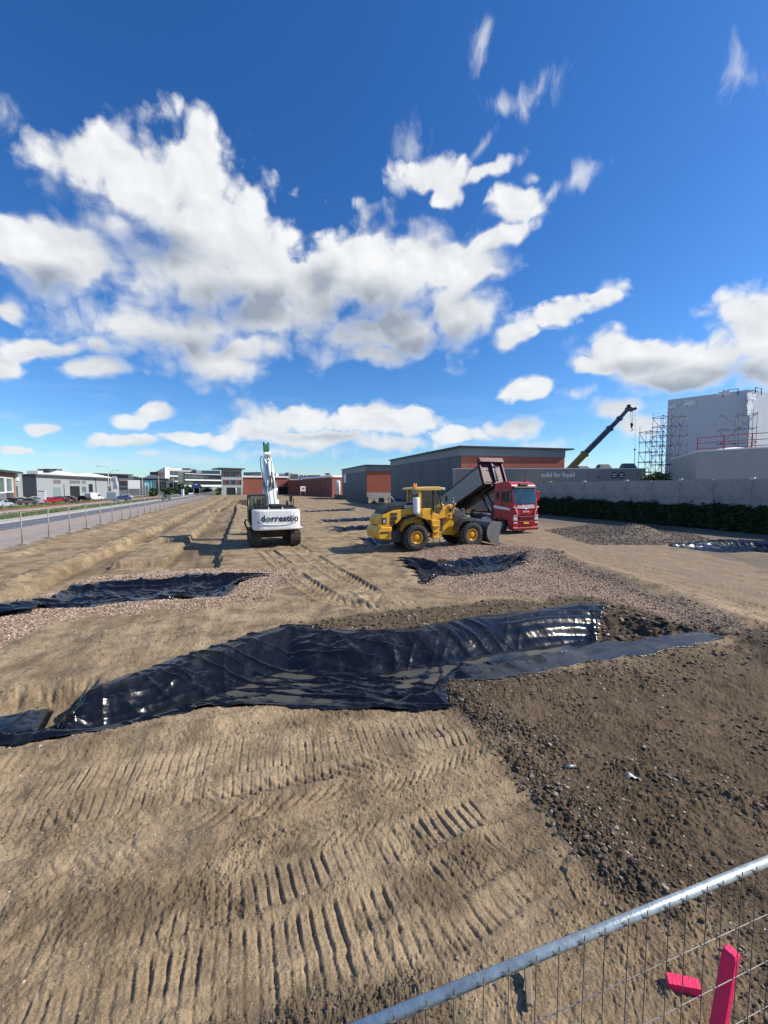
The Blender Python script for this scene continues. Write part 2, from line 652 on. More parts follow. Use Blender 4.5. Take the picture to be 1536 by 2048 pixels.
def thing(name, label, cat, loc=(0, 0, 0), rotz=0.0, group=None):
    o = bpy.data.objects.new(name, None)
    o.empty_display_size = 0.2
    o.location = loc
    o.rotation_euler = (0, 0, rotz)
    COL.objects.link(o)
    return tag(o, label, cat, group)


def kids(o):
    return [c for c in KIDS.get(o.name, [])] if o.name in KIDS else list(o.children)


KIDS = {}


def copy_tree(o, parent=None):
    c = o.copy()
    COL.objects.link(c)
    if parent is not None:
        c.parent = parent
    for ch in list(o.children):
        copy_tree(ch, c)
    return c


def text_obj(name, s, size, m, parent=None, extrude=0.006, loc=(0, 0, 0), rot=(0, 0, 0), shear=0.0, offset=0.0, space=1.0, align='CENTER'):
    cu = bpy.data.curves.new(name, 'FONT')
    cu.body = s
    cu.size = size
    cu.extrude = extrude
    cu.shear = shear
    cu.offset = offset
    cu.space_character = space
    cu.align_x = align
    cu.align_y = 'CENTER'
    cu.resolution_u = 3
    cu.materials.append(m)
    tmp = bpy.data.objects.new(name + '_curve', cu)
    COL.objects.link(tmp)
    dg = bpy.context.evaluated_depsgraph_get()
    me = bpy.data.meshes.new_from_object(tmp.evaluated_get(dg))
    bpy.data.objects.remove(tmp)
    me.name = name
    o = bpy.data.objects.new(name, me)
    if not me.materials:
        me.materials.append(m)
    COL.objects.link(o)
    o.parent = parent
    o.location = loc
    o.rotation_euler = rot
    return o


# ------------------------------------------------------------------ noise on arrays
_P = np.random.default_rng(5).permutation(512).astype(np.int64)
_GA = np.random.default_rng(6).uniform(0, 2 * np.pi, 512)
_GX, _GY = np.cos(_GA), np.sin(_GA)


def perlin(x, y, seed=0):
    # each seed turns the lattice, so that no rows of it show
    an = 0.61 + 1.37 * seed
    ca, sa = math.cos(an), math.sin(an)
    x, y = x * ca - y * sa + 17.31 * seed, x * sa + y * ca - 5.77 * seed
    xi = np.floor(x).astype(np.int64)
    yi = np.floor(y).astype(np.int64)
    xf, yf = x - xi, y - yi
    u = xf * xf * xf * (xf * (xf * 6 - 15) + 10)
    v = yf * yf * yf * (yf * (yf * 6 - 15) + 10)

    def g(ix, iy, dx, dy):
        h = _P[(_P[(ix + seed * 37) & 511] + iy) & 511]
        return _GX[h] * dx + _GY[h] * dy
    a = g(xi, yi, xf, yf)
    b = g(xi + 1, yi, xf - 1, yf)
    c = g(xi, yi + 1, xf, yf - 1)
    d = g(xi + 1, yi + 1, xf - 1, yf - 1)
    return (a + (b - a) * u) * (1 - v) + (c + (d - c) * u) * v


def fbm(x, y, octv=4, gain=0.5, lac=2.03, seed=0):
    s = np.zeros_like(x)
    a, f = 1.0, 1.0
    for i in range(octv):
        s += a * perlin(x * f + 13.7 * i, y * f - 7.3 * i, seed + i)
        a *= gain
        f *= lac
    return s


def sstep(a, b, x):
    t = np.clip((x - a) / (b - a), 0, 1)
    return t * t * (3 - 2 * t)


def seg_dist(x, y, pts):
    """distance to a polyline, the length along it and the signed side offset"""
    best = np.full(x.shape, 1e9)
    al = np.zeros(x.shape)
    side = np.zeros(x.shape)
    L = 0.0
    for (ax, ay), (bx, by) in zip(pts[:-1], pts[1:]):
        dx, dy = bx - ax, by - ay
        l = math.hypot(dx, dy)
        k = np.clip(((x - ax) * dx + (y - ay) * dy) / (l * l), 0, 1)
        px, py = x - (ax + k * dx), y - (ay + k * dy)
        d = np.hypot(px, py)
        m = d < best
        best = np.where(m, d, best)
        al = np.where(m, L + k * l, al)
        side = np.where(m, (dx * (y - ay) - dy * (x - ax)) / l, side)
        L += l
    return best, al, side, L


def poly_sd(x, y, poly):
    """signed distance to a closed polygon, + inside"""
    ins = np.zeros(x.shape, bool)
    d2 = np.full(x.shape, 1e18)
    n = len(poly)
    for i in range(n):
        ax, ay = poly[i]
        bx, by = poly[(i + 1) % n]
        dx, dy = bx - ax, by - ay
        l2 = dx * dx + dy * dy + 1e-12
        k = np.clip(((x - ax) * dx + (y - ay) * dy) / l2, 0, 1)
        d2 = np.minimum(d2, (x - ax - k * dx) ** 2 + (y - ay - k * dy) ** 2)
        c = (ay > y) != (by > y)
        with np.errstate(divide='ignore', invalid='ignore'):
            xi = (bx - ax) * (y - ay) / ((by - ay) if by != ay else 1e-12) + ax
        ins ^= c & (x < xi)
    return np.where(ins, 1, -1) * np.sqrt(d2)


def masked(x, y, poly, pad, fn, default):
    """run fn on the points in the polygon's padded box only"""
    px = [p[0] for p in poly]
    py = [p[1] for p in poly]
    m = (x > min(px) - pad) & (x < max(px) + pad) & (y > min(py) - pad) & (y < max(py) + pad)
    out = np.full(x.shape, default, float)
    if m.any():
        out[m] = fn(x[m], y[m])
    return out


def sd_in(x, y, poly, pad=3.0):
    return masked(x, y, poly, pad, lambda a, b: poly_sd(a, b, poly), -9.0)


def grid_mesh(name, X, Y, Z, m, smooth=True, flip=False):
    """quad sheet from 2-D arrays"""
    nr, nc = X.shape
    me = bpy.data.meshes.new(name)
    co = np.stack([X, Y, Z], -1).reshape(-1, 3).astype(np.float32)
    idx = np.arange(nr * nc).reshape(nr, nc)
    q = np.stack([idx[:-1, :-1], idx[:-1, 1:], idx[1:, 1:], idx[1:, :-1]], -1).reshape(-1, 4)
    if flip:
        q = q[:, ::-1]
    me.vertices.add(len(co))
    me.vertices.foreach_set('co', co.ravel())
    me.loops.add(q.size)
    me.loops.foreach_set('vertex_index', q.ravel().astype(np.int32))
    me.polygons.add(len(q))
    me.polygons.foreach_set('loop_start', np.arange(0, q.size, 4, dtype=np.int32))
    me.polygons.foreach_set('loop_total', np.full(len(q), 4, np.int32))
    me.polygons.foreach_set('use_smooth', np.full(len(q), smooth))
    me.update(calc_edges=True)
    me.materials.append(m)
    return me


def tri_mesh(name, co, tri, m, smooth=False):
    me = bpy.data.meshes.new(name)
    me.vertices.add(len(co))
    me.vertices.foreach_set('co', np.asarray(co, np.float32).ravel())
    me.loops.add(tri.size)
    k = tri.shape[1]
    me.loops.foreach_set('vertex_index', tri.ravel().astype(np.int32))
    me.polygons.add(len(tri))
    me.polygons.foreach_set('loop_start', np.arange(0, tri.size, k, dtype=np.int32))
    me.polygons.foreach_set('loop_total', np.full(len(tri), k, np.int32))
    me.polygons.foreach_set('use_smooth', np.full(len(tri), smooth))
    me.update(calc_edges=True)
    me.materials.append(m)
    return me


def set_color(me, name, rgba):
    a = me.color_attributes.new(name, 'FLOAT_COLOR', 'POINT')
    a.data.foreach_set('color', np.asarray(rgba, np.float32).ravel())
# ------------------------------------------------------------------ the ground: relief
def PX(pts, z=0.0):
    return [G(a, b, z) for a, b in pts]


# film sheets: the far edge and the near edge of each as seen in the photograph
MAIN_FAR = PX([(60, 1424), (135, 1390), (210, 1365), (300, 1332), (400, 1300), (500, 1268), (585, 1248), (640, 1258), (730, 1262), (830, 1252), (930, 1235), (1060, 1222), (1165, 1207), (1200, 1212)])
MAIN_NEAR = PX([(20, 1487), (180, 1468), (300, 1440), (400, 1418), (480, 1413), (600, 1418), (750, 1421), (905, 1425), (896, 1385), (898, 1362), (960, 1374), (1070, 1362), (1180, 1340), (1300, 1322), (1400, 1303), (1455, 1291)])
NOTCH = PX([(1150, 1277), (1190, 1262), (1210, 1212), (1330, 1240), (1440, 1268), (1420, 1274), (1350, 1278), (1270, 1289), (1200, 1284)])
S2_FAR = PX([(0, 1222), (60, 1203), (110, 1178), (200, 1164), (300, 1158), (390, 1151), (490, 1152)])
S2_NEAR = PX([(-10, 1240), (60, 1216), (150, 1217), (260, 1205), (330, 1200), (445, 1196), (495, 1156)])
S3_FAR = PX([(806, 1116), (870, 1124), (920, 1119), (1000, 1111), (1046, 1120)])
S3_NEAR = PX([(850, 1170), (880, 1152), (930, 1152), (1000, 1146), (1048, 1130)])
S4_FAR = PX([(1338, 1089), (1390, 1084), (1440, 1079), (1500, 1080), (1600, 1086)])
S4_NEAR = PX([(1342, 1093), (1392, 1100), (1440, 1105), (1500, 1104), (1600, 1108)])
STRIPS = [
    (PX([(612, 1023), (660, 1019), (706, 1017)]), PX([(612, 1025.5), (660, 1023.5), (706, 1022)])),
    (PX([(645, 1041), (690, 1037), (752, 1033)]), PX([(650, 1046), (700, 1045), (752, 1042)])),
    (PX([(668, 1055), (705, 1052), (760, 1050)]), PX([(676, 1066), (710, 1062), (765, 1060)])),
    (PX([(722, 1078), (760, 1074), (800, 1072)]), PX([(735, 1094), (770, 1092), (812, 1086)])),
]


def outline(far, near):
    return far + near[::-1]


MAIN_POLY = outline(MAIN_FAR, MAIN_NEAR)
PIT_POLY = PX([(98, 1418), (140, 1397), (210, 1372), (300, 1340), (400, 1309), (500, 1277), (585, 1258), (640, 1266), (730, 1269), (830, 1260), (930, 1243), (1060, 1230), (1165, 1216), (1300, 1230), (1380, 1262), (1300, 1284), (1200, 1297), (1100, 1318), (1000, 1334), (925, 1342), (880, 1396), (750, 1415), (600, 1412), (480, 1407), (400, 1413), (300, 1435), (180, 1463), (75, 1476)])
S2_POLY, S3_POLY, S4_POLY = outline(S2_FAR, S2_NEAR), outline(S3_FAR, S3_NEAR), outline(S4_FAR, S4_NEAR)
STRIP_POLYS = [outline(a, b) for a, b in STRIPS]

DARK1 = PX([(915, 1425), (900, 1352), (960, 1366), (1070, 1354), (1300, 1314), (1455, 1284), (1600, 1262), (1800, 1400), (1900, 2300), (1400, 2300), (1500, 1990), (1400, 1880), (1300, 1795), (1190, 1725), (1115, 1640), (1055, 1560), (990, 1490), (930, 1440)])
DARK2 = PX([(600, 1246), (720, 1228), (850, 1214), (1000, 1203), (1180, 1193), (1260, 1212), (1480, 1285), (1380, 1290), (1200, 1222), (930, 1240), (830, 1258), (640, 1265)])
DARK3 = PX([(380, 2080), (470, 1995), (600, 1968), (800, 1935), (900, 1965), (950, 2060), (900, 2300), (300, 2300)])
DARK4 = PX([(-60, 1835), (100, 1800), (300, 1768), (560, 1762), (640, 1800), (500, 1850), (280, 1856), (100, 1905), (-80, 1950)])
PINK1 = PX([(-40, 1245), (30, 1200), (90, 1172), (250, 1149), (400, 1138), (560, 1138), (606, 1155), (560, 1172), (510, 1202), (440, 1214), (250, 1226), (150, 1238), (60, 1262), (-40, 1300)])
PINK2 = PX([(815, 1108), (860, 1094), (940, 1089), (1060, 1094), (1105, 1120), (1185, 1150), (1305, 1192), (1425, 1238), (1560, 1306), (1560, 1350), (1440, 1285), (1290, 1240), (1150, 1202), (1000, 1196), (900, 1185), (850, 1172), (840, 1140)])
GREY3 = PX([(1095, 1060), (1180, 1050), (1330, 1052), (1420, 1082), (1345, 1090), (1180, 1088)])
GREY4 = PX([(1380, 1100), (1440, 1106), (1600, 1110), (1700, 1180), (1536, 1150), (1450, 1120)])
BANK = PX([(1020, 1104), (1090, 1112), (1180, 1142), (1260, 1168), (1330, 1192), (1420, 1228), (1536, 1285), (1600, 1330)])
MOUND = G(1270, 1072)
STONY = [PX([(1040, 1520), (1105, 1588), (1180, 1680), (1262, 1752), (1330, 1800)]), PX([(1240, 1532), (1340, 1562), (1470, 1598), (1600, 1620)]), PX([(905, 1392), (960, 1432), (1060, 1470), (1120, 1500)])]
WALL_T = 37.5
FENCE_T = -12.9

# crawler and tyre marks pressed into the near ground
CRAWLER = [
    (PX([(-140, 1540), (200, 1518), (480, 1486), (760, 1458), (900, 1446)]), 0.28, 0.105, 0.018, 2),
    (PX([(-140, 1598), (60, 1574), (250, 1548), (520, 1512), (930, 1468)]), 0.40, 0.105, 0.030, 3),
    (PX([(-100, 1668), (180, 1612), (480, 1560), (800, 1512)]), 0.36, 0.105, 0.027, 4),
    (PX([(-200, 1975), (60, 1905), (200, 1866), (480, 1796), (760, 1696), (960, 1622)]), 0.34, 0.105, 0.034, 5),
    (PX([(-160, 2140), (100, 2050), (300, 1968), (560, 1893), (800, 1808), (1010, 1690)]), 0.36, 0.105, 0.034, 6),
    (PX([(-160, 2290), (200, 2130), (500, 2015), (760, 1935), (930, 1860)]), 0.30, 0.105, 0.026, 15),
    (PX([(640, 1990), (820, 1900), (1000, 1790), (1090, 1700)]), 0.34, 0.105, 0.022, 7),
]
TYRES = [
    (PX([(120, 1765), (380, 1716), (620, 1668), (820, 1612), (960, 1566)]), 0.40, 0.12, 0.012, 18),
    (PX([(760, 1560), (850, 1530), (960, 1480), (1010, 1440)]), 0.42, 0.11, 0.020, 17),
    (PX([(60, 1668), (380, 1622), (560, 1582), (800, 1530), (980, 1500)]), 0.50, 0.15, 0.030, 8),
    (PX([(600, 1098), (650, 1130), (740, 1185), (800, 1225)]), 0.8, 0.35, 0.07, 9),
    (PX([(545, 1110), (600, 1160), (660, 1195), (760, 1222)]), 0.8, 0.35, 0.07, 10),
    (PX([(560, 1200), (700, 1196), (840, 1210)]), 0.6, 0.30, 0.045, 11),
    (PX([(1010, 1082), (1150, 1108), (1340, 1145), (1600, 1210)]), 0.5, 0.2, 0.03, 12),
    (PX([(1010, 1072), (1200, 1095), (1400, 1128), (1600, 1165)]), 0.5, 0.2, 0.03, 13),
    (PX([(1050, 1095), (1200, 1128), (1400, 1180), (1600, 1245)]), 0.5, 0.2, 0.025, 14),
]


def to_st(x, y):
    return SU[0] * x + SU[1] * y, SV[0] * x + SV[1] * y


def box_mask(s, t, s0, s1, t0, t1, soft):
    return sstep(s0 - soft, s0 + soft, s) * (1 - sstep(s1 - soft, s1 + soft, s)) * sstep(t0 - soft, t0 + soft, t) * (1 - sstep(t1 - soft, t1 + soft, t))


def macro(x, y):
    """the site's relief without fine texture: pits, trenches, banks, heaps"""
    s, t = to_st(x, y)
    wob = 0.28 * fbm(x * 0.8, y * 0.8, 3, seed=21)
    jag = wob + 0.34 * fbm(x * 2.6, y * 2.6, 3, 0.6, seed=22)
    h = 0.05 * fbm(x * 0.10, y * 0.10, 2, seed=1) + 0.025 * fbm(x * 0.5, y * 0.5, 2, seed=2)
    # main foundation pit: inside the film's outline, steep on the near left side
    sd = sd_in(x, y, PIT_POLY) + 0.05 * wob
    nt = masked(x, y, NOTCH, 1, lambda p, q: poly_sd(p, q, NOTCH), -9.0)
    e = 0.42 + 0.95 * sstep(6.5, 8.2, s) + 0.25 * sstep(2.5, 4.5, t)
    h -= 0.47 * sstep(0.0, 1.0, sd / e) * (1 - 0.45 * sstep(-.3, .3, nt))
    # the trench runs on to the left, its earth banks bare; soil lips over the film's near edge there
    bare = box_mask(s + .25 * wob, t, 6.75, 8.3, -9.5, -2.75, .22)
    h -= 0.40 * bare
    h += 0.16 * bare * (1 - bare) * 4 * fbm(x * 4.5, y * 4.5, 4, .6, seed=33)
    near_l = (1 - sstep(-.2, 1.0, t)) * sstep(-4.5, -3.0, t)
    h += 0.10 * np.exp(-((s - 6.05 - .10 * np.sin(t * 2.1)) / 0.20) ** 2) * near_l * sstep(.06, -.05, sd)
    # lips
    h += 0.03 * np.exp(-((s - 9.75) / 0.5) ** 2) * sstep(-3, 0, t) * (1 - sstep(9, 12, t))
    lip = np.exp(-((s - 5.35) / 0.55) ** 2) * sstep(2.6, 3.6, t) * (1 - sstep(9, 12, t))
    h += 0.16 * lip
    # the dug hole with clods beyond the sheet's right end
    hole = masked(x, y, NOTCH, 2, lambda a, b: sstep(-0.5, 0.4, poly_sd(a, b, NOTCH)), 0)
    h += hole * (0.16 * fbm(x * 2.2, y * 2.2, 3, seed=31) - 0.05)
    # the other lined pits
    for poly, dep, e in ((S2_POLY, 0.32, 0.95), (S3_POLY, 0.36, 0.9), (S4_POLY, 0.45, 1.0)):
        sd = sd_in(x, y, poly)
        h -= dep * sstep(0.0, e, sd)
        h += 0.06 * np.exp(-((sd + 0.35) / 0.35) ** 2)
    for poly in STRIP_POLYS:
        sd = sd_in(x, y, poly, 4)
        h -= 0.5 * sstep(0.0, 0.9, sd)
        h += 0.10 * np.exp(-((sd + 0.4) / 0.4) ** 2)
    # gravel bank beside the haul road
    d, al, side, L = masked4(x, y, BANK, 3)
    h += (0.30 + 0.12 * perlin(al * 0.9, al * 0 + 3.1, 4)) * np.exp(-(d / 0.75) ** 2)
    mx, my = G(1085, 1122)
    h += 0.30 * np.exp(-(((x - mx) / 1.3) ** 2 + ((y - my) / 1.0) ** 2))
    mx, my = G(940, 1098)
    h += 0.22 * np.exp(-(((x - mx) / 2.2) ** 2 + ((y - my) / 0.7) ** 2))
    h += 0.85 * np.exp(-(((x - MOUND[0]) / 1.9) ** 2 + ((y - MOUND[1]) / 1.4) ** 2)) * (1 + .25 * wob)
    # strip foundations on the left: two long trenches and cross trenches
    tw = t + 0.35 * jag
    sw = s + 0.35 * jag
    a = box_mask(sw, tw, 15.0, 175, -7.35, -6.0, 0.09)
    c = box_mask(sw, tw, 19.8, 130, -3.75, -1.35, 0.07)
    x1 = box_mask(sw, tw, 18.4, 21.2, -7.0, -1.2, 0.10)
    x2 = box_mask(sw, tw, 27.8, 29.9, -5.6, -3.0, 0.09)
    x3 = box_mask(sw, tw, 43.0, 45.5, -7.0, -3.0, 0.09)
    x4 = box_mask(sw, tw, 60.0, 62.5, -7.0, -3.0, 0.09)
    x5 = box_mask(sw, tw, 84.0, 87.0, -7.0, -3.0, 0.09)
    tr = np.maximum.reduce([a, c, x1 * .8, x2, x3, x4, x5])
    h -= 0.35 * tr
    # bank between the fence strip and the trench
    h += (0.11 + .30 * (jag - wob)) * np.exp(-((tw + 8.0) / 0.42) ** 2) * sstep(8, 14, s) * (1 - sstep(150, 175, s))
    h += 0.12 * np.exp(-((tw + 11.6) / 0.5) ** 2)
    # spoil heaps further back
    mx, my = G(468, 1020)
    h += 0.9 * np.exp(-(((x - mx) / 3.2) ** 2 + ((y - my) / 2.5) ** 2)) * (1 + .8 * wob)
    mx, my = G(640, 1003)
    h += 0.5 * np.exp(-(((x - mx) / 18) ** 2 + ((y - my) / 5) ** 2)) * (1 + .8 * wob)
    h += 0.35 * np.exp(-(((s - 150) / 12) ** 2)) * sstep(-12, -9, t) * (1 - sstep(20, 28, t))
    # street side: made flat below the paving
    st_ = 1 - sstep(FENCE_T - 0.55, FENCE_T - 0.25, t)
    h = h * (1 - st_) - 0.16 * st_
    # beyond the back of the site
    h = np.where(s > 200, h * np.clip(1 - (s - 200) / 10, 0, 1), h)
    return h


def masked4(x, y, pts, pad):
    px = [p[0] for p in pts]
    py = [p[1] for p in pts]
    m = (x > min(px) - pad) & (x < max(px) + pad) & (y > min(py) - pad) & (y < max(py) + pad)
    out = [np.full(x.shape, 99.0), np.zeros(x.shape), np.full(x.shape, 99.0)]
    if m.any():
        r = seg_dist(x[m], y[m], pts)
        for o, v in zip(out, r[:3]):
            o[m] = v
        return out[0], out[1], out[2], r[3]
    return out[0], out[1], out[2], 1.0


def soil_masks(x, y):
    s, t = to_st(x, y)
    r = np.hypot(x, y)
    n1 = fbm(x * 0.9, y * 0.9, 4, seed=41)
    n2 = fbm(x * 3.5, y * 3.5, 3, seed=42)
    e = 0.40 * n1 + 0.16 * n2
    ef = e * np.clip(r / 9, 0.45, 2.0)
    dark = sstep(-0.45, 0.55, sd_in(x, y, DARK1) + ef * 1.6)
    dark = dark * (0.86 + .14 * sstep(-.3, .3, n1))
    dark = np.maximum(dark, 0.95 * sstep(-0.2, 0.25, sd_in(x, y, DARK2) + ef * .5))
    dark = np.maximum(dark, sstep(-0.3, 0.3, sd_in(x, y, NOTCH) + e * .5))
    dark = np.maximum(dark, 0.8 * sstep(-0.15, 0.35, sd_in(x, y, DARK3) + e * 1.1))
    dark = np.maximum(dark, 0.55 * sstep(0.15, 0.6, fbm(x * 0.55, y * 0.8, 4, seed=44)) * sstep(3.6, 2.6, r) if False else dark)
    dark = np.maximum(dark, 0.62 * sstep(-0.15, 0.2, sd_in(x, y, DARK4) + e * .8) * sstep(-.5, .1, n2 + n1))
    patch = sstep(0.22, 0.55, fbm(x * 0.75 + 3, y * 1.1, 4, seed=45))
    dark = np.maximum(dark, 0.55 * patch * (1 - sstep(6.0, 9.0, r)))
    # darker floors of trenches
    a = np.maximum(box_mask(s, t, 15.0, 175, -7.4, -5.9, .2), box_mask(s, t, 19.8, 130, -3.8, -1.3, .2))
    dark = np.maximum(dark, 0.72 * a * sstep(-.5, .5, fbm(s * .15, t * .8, 3, seed=47)))
    dark = np.maximum(dark, 0.92 * sstep(.15, .5, stony(x, y) + .2 * n2))
    pink = sstep(-0.35, 0.35, sd_in(x, y, PINK1) + ef * .9)
    pink = np.maximum(pink, sstep(-0.3, 0.4, sd_in(x, y, PINK2) + ef * .8))
    road = sstep(12.5, 14.5, t + n1) * (1 - sstep(25, 29, t + n1)) * sstep(4, 8, s) * (1 - sstep(60, 80, s))
    grey = np.maximum(sstep(-0.4, 0.6, sd_in(x, y, GREY3, 6) + 1.2 * n1), sstep(-0.4, 0.6, sd_in(x, y, GREY4, 6) + 1.2 * n1))
    grey = np.maximum(grey, sstep(24, 30, t + n1) * sstep(2, 6, s) * (1 - sstep(60, 80, s)))
    pale = road * (1 - grey) * .9
    return pink * (1 - dark), dark, pale * (1 - dark), grey * (1 - dark)


def stony(x, y):
    k = np.zeros_like(x)
    for i, pts in enumerate(STONY):
        d, al, side, L = masked4(x, y, pts, 1.5)
        k = np.maximum(k, np.exp(-((d + .12 * perlin(al * 2.5, al * 0 + i, 7)) / (.22, .16, .26)[i]) ** 2) * (d < 2))
    return k


def fine(x, y, dark, pink, grey, lod=True):
    """crawler marks, ruts, clods and pebbly roughness"""
    s, t = to_st(x, y)
    r = np.hypot(x, y)
    h = np.zeros_like(x)
    press = np.zeros_like(x)
    flat = 1 - np.clip(dark * 1.2, 0, 1)
    for pts, wd, pitch, dep, seed in CRAWLER:
        d, al, side, L = masked4(x, y, pts, 1.0)
        u = side + 0.03 * perlin(al * 2, al * 0 + seed, seed)
        m = 1 - sstep(wd / 2 - 0.02, wd / 2 + 0.025, np.abs(u) + .03 * perlin(np.floor((al + u * .1) / pitch) * 1.37, al * 0 + .6, seed + 1))
        keep = 0.42 + 0.58 * sstep(-0.25, 0.15, fbm(al * 0.9 + seed * 7, u * 2.2, 3, seed=seed + 50))
        slant = al + u * 0.10 + 0.012 * perlin(al * 3, u * 4, seed + 3)
        ph = (slant / pitch) % 1.0
        amp = 0.78 + 1.2 * perlin(np.floor(slant / pitch) * 0.73 + .37, u * 2.6 + 4.2, seed + 9) + .35 * perlin(slant * 7, u * 9, seed + 8)
        prof = np.exp(-((ph - 0.45) / 0.125) ** 2) - 0.55 * np.exp(-((ph - 0.74) / 0.15) ** 2)
        h -= 0.60 * m * keep * dep * np.clip(amp, 0.30, 1.5) * prof * flat
        h -= 0.014 * m * flat * keep
        press = np.maximum(press, m * keep * flat)
        h += 0.016 * np.exp(-((np.abs(u) - wd / 2 - 0.06) / 0.05) ** 2) * keep * flat
    for pts, wd, pitch, dep, seed in TYRES:
        d, al, side, L = masked4(x, y, pts, 1.6)
        m = 1 - sstep(wd / 2 - 0.04, wd / 2 + 0.06, np.abs(side))
        keep = sstep(-0.35, 0.1, fbm(al * 0.5 + seed * 3, side, 3, seed=seed + 60))
        ch = al + np.abs(side) * 1.1 + (side > 0) * pitch * .5
        ph = (ch / pitch) % 1.0
        prof = np.exp(-((ph - 0.5) / 0.22) ** 2)
        gap = sstep(0.02, 0.06, np.abs(side))
        h -= m * keep * dep * (0.8 * prof * gap + 0.45) * flat
        h += 0.6 * dep * np.exp(-((np.abs(side) - wd / 2 - 0.08) / 0.09) ** 2) * keep * flat * (d < 2)
    # longitudinal ruts on the haul road and the left strip
    road = sstep(12.5, 14, t) * (1 - sstep(26, 30, t))
    h += road * 0.035 * fbm(s * 0.06, t * 1.9, 4, seed=71)
    left = (1 - sstep(-1.0, 0.5, t)) * sstep(-12.7, -12.2, t)
    h += left * 0.05 * fbm(s * 0.16, t * 1.3, 4, seed=72)
    mid = sstep(0, 1.5, t) * (1 - sstep(11, 13, t)) * sstep(11, 14, s)
    h += mid * 0.045 * fbm(s * .35 + t * .1, t * .8, 4, seed=73)
    # clods and lumps, from a hand's width down to crumbs
    h += 0.022 * fbm(x * 2.1, y * 2.1, 4, seed=81)
    near = 1 - sstep(16, 26, r)
    vn = 1 - sstep(8, 13, r)
    patch = sstep(-0.25, 0.35, fbm(x * 1.3, y * 1.3, 3, seed=88))
    rough = np.clip(0.50 + 0.65 * patch + .35 * dark + .4 * pink, 0, 1.5) * (1 - .5 * press)
    h += near * (np.abs(fbm(x * 6.0, y * 6.0, 4, 0.58, seed=82)) - .22) * (0.026 + 0.012 * dark + .01 * grey) * rough
    m2 = vn > 0.01
    X2, Y2 = x[m2], y[m2]
    f2 = np.zeros_like(x)
    f2[m2] = np.abs(fbm(X2 * 17, Y2 * 17, 3, 0.65, seed=84)) * 1.0 + .55 * fbm(X2 * 44, Y2 * 44, 2, 0.6, seed=94)
    h += vn * (f2 - .2) * (0.0165 + 0.004 * dark) * rough
    sb = stony(x, y)
    h += sb * (0.030 + 0.07 * np.abs(fbm(x * 7, y * 7, 3, .6, seed=96)))
    # dried crust broken into plates, heel marks and crumbs
    cr = np.zeros_like(x)
    cr[m2] = np.clip(perlin(X2 * 19, Y2 * 19, 85) - 0.30, 0, 1) * sstep(-0.15, 0.35, fbm(X2 * 1.2, Y2 * 1.2, 2, seed=86))
    h += vn * cr * (0.060 + 0.03 * dark)
    c3 = np.zeros_like(x)
    c3[m2] = np.exp(-(fbm(X2 * 3.1, Y2 * 3.1, 2, seed=91) / 0.035) ** 2) * sstep(.0, .4, fbm(X2 * .7, Y2 * .7, 2, seed=92))
    h -= vn * c3 * 0.010
    # the distant parts: broad tracks and spoil
    far = sstep(24, 40, r)
    inside = sstep(FENCE_T - 0.2, FENCE_T + 0.6, t)
    h += far * inside * 0.10 * fbm(s * 0.05, t * 0.5, 4, seed=87)
    st_ = 1 - sstep(FENCE_T - 0.55, FENCE_T - 0.25, t)
    return h * (1 - st_)


def sheet_drop(x, y):
    """under the film the soil lies a little lower than the film"""
    k = np.zeros_like(x)
    for poly in [MAIN_POLY, S2_POLY, S3_POLY, S4_POLY] + STRIP_POLYS:
        sd = sd_in(x, y, poly, 2)
        if poly is MAIN_POLY:
            nt = masked(x, y, NOTCH, 1, lambda a, b: poly_sd(a, b, NOTCH), -9.0)
            sd = np.minimum(sd, -nt)
        k = np.maximum(k, sstep(0.02, 0.22, sd))
    return k


def height(x, y):
    x = np.atleast_1d(np.asarray(x, float))
    y = np.atleast_1d(np.asarray(y, float))
    pink, dark, pale, grey = soil_masks(x, y)
    k = sheet_drop(x, y)
    return macro(x, y) + fine(x, y, dark, pink, grey) * (1 - k) - 0.09 * k


def hz(x, y):
    return float(height([x], [y])[0])


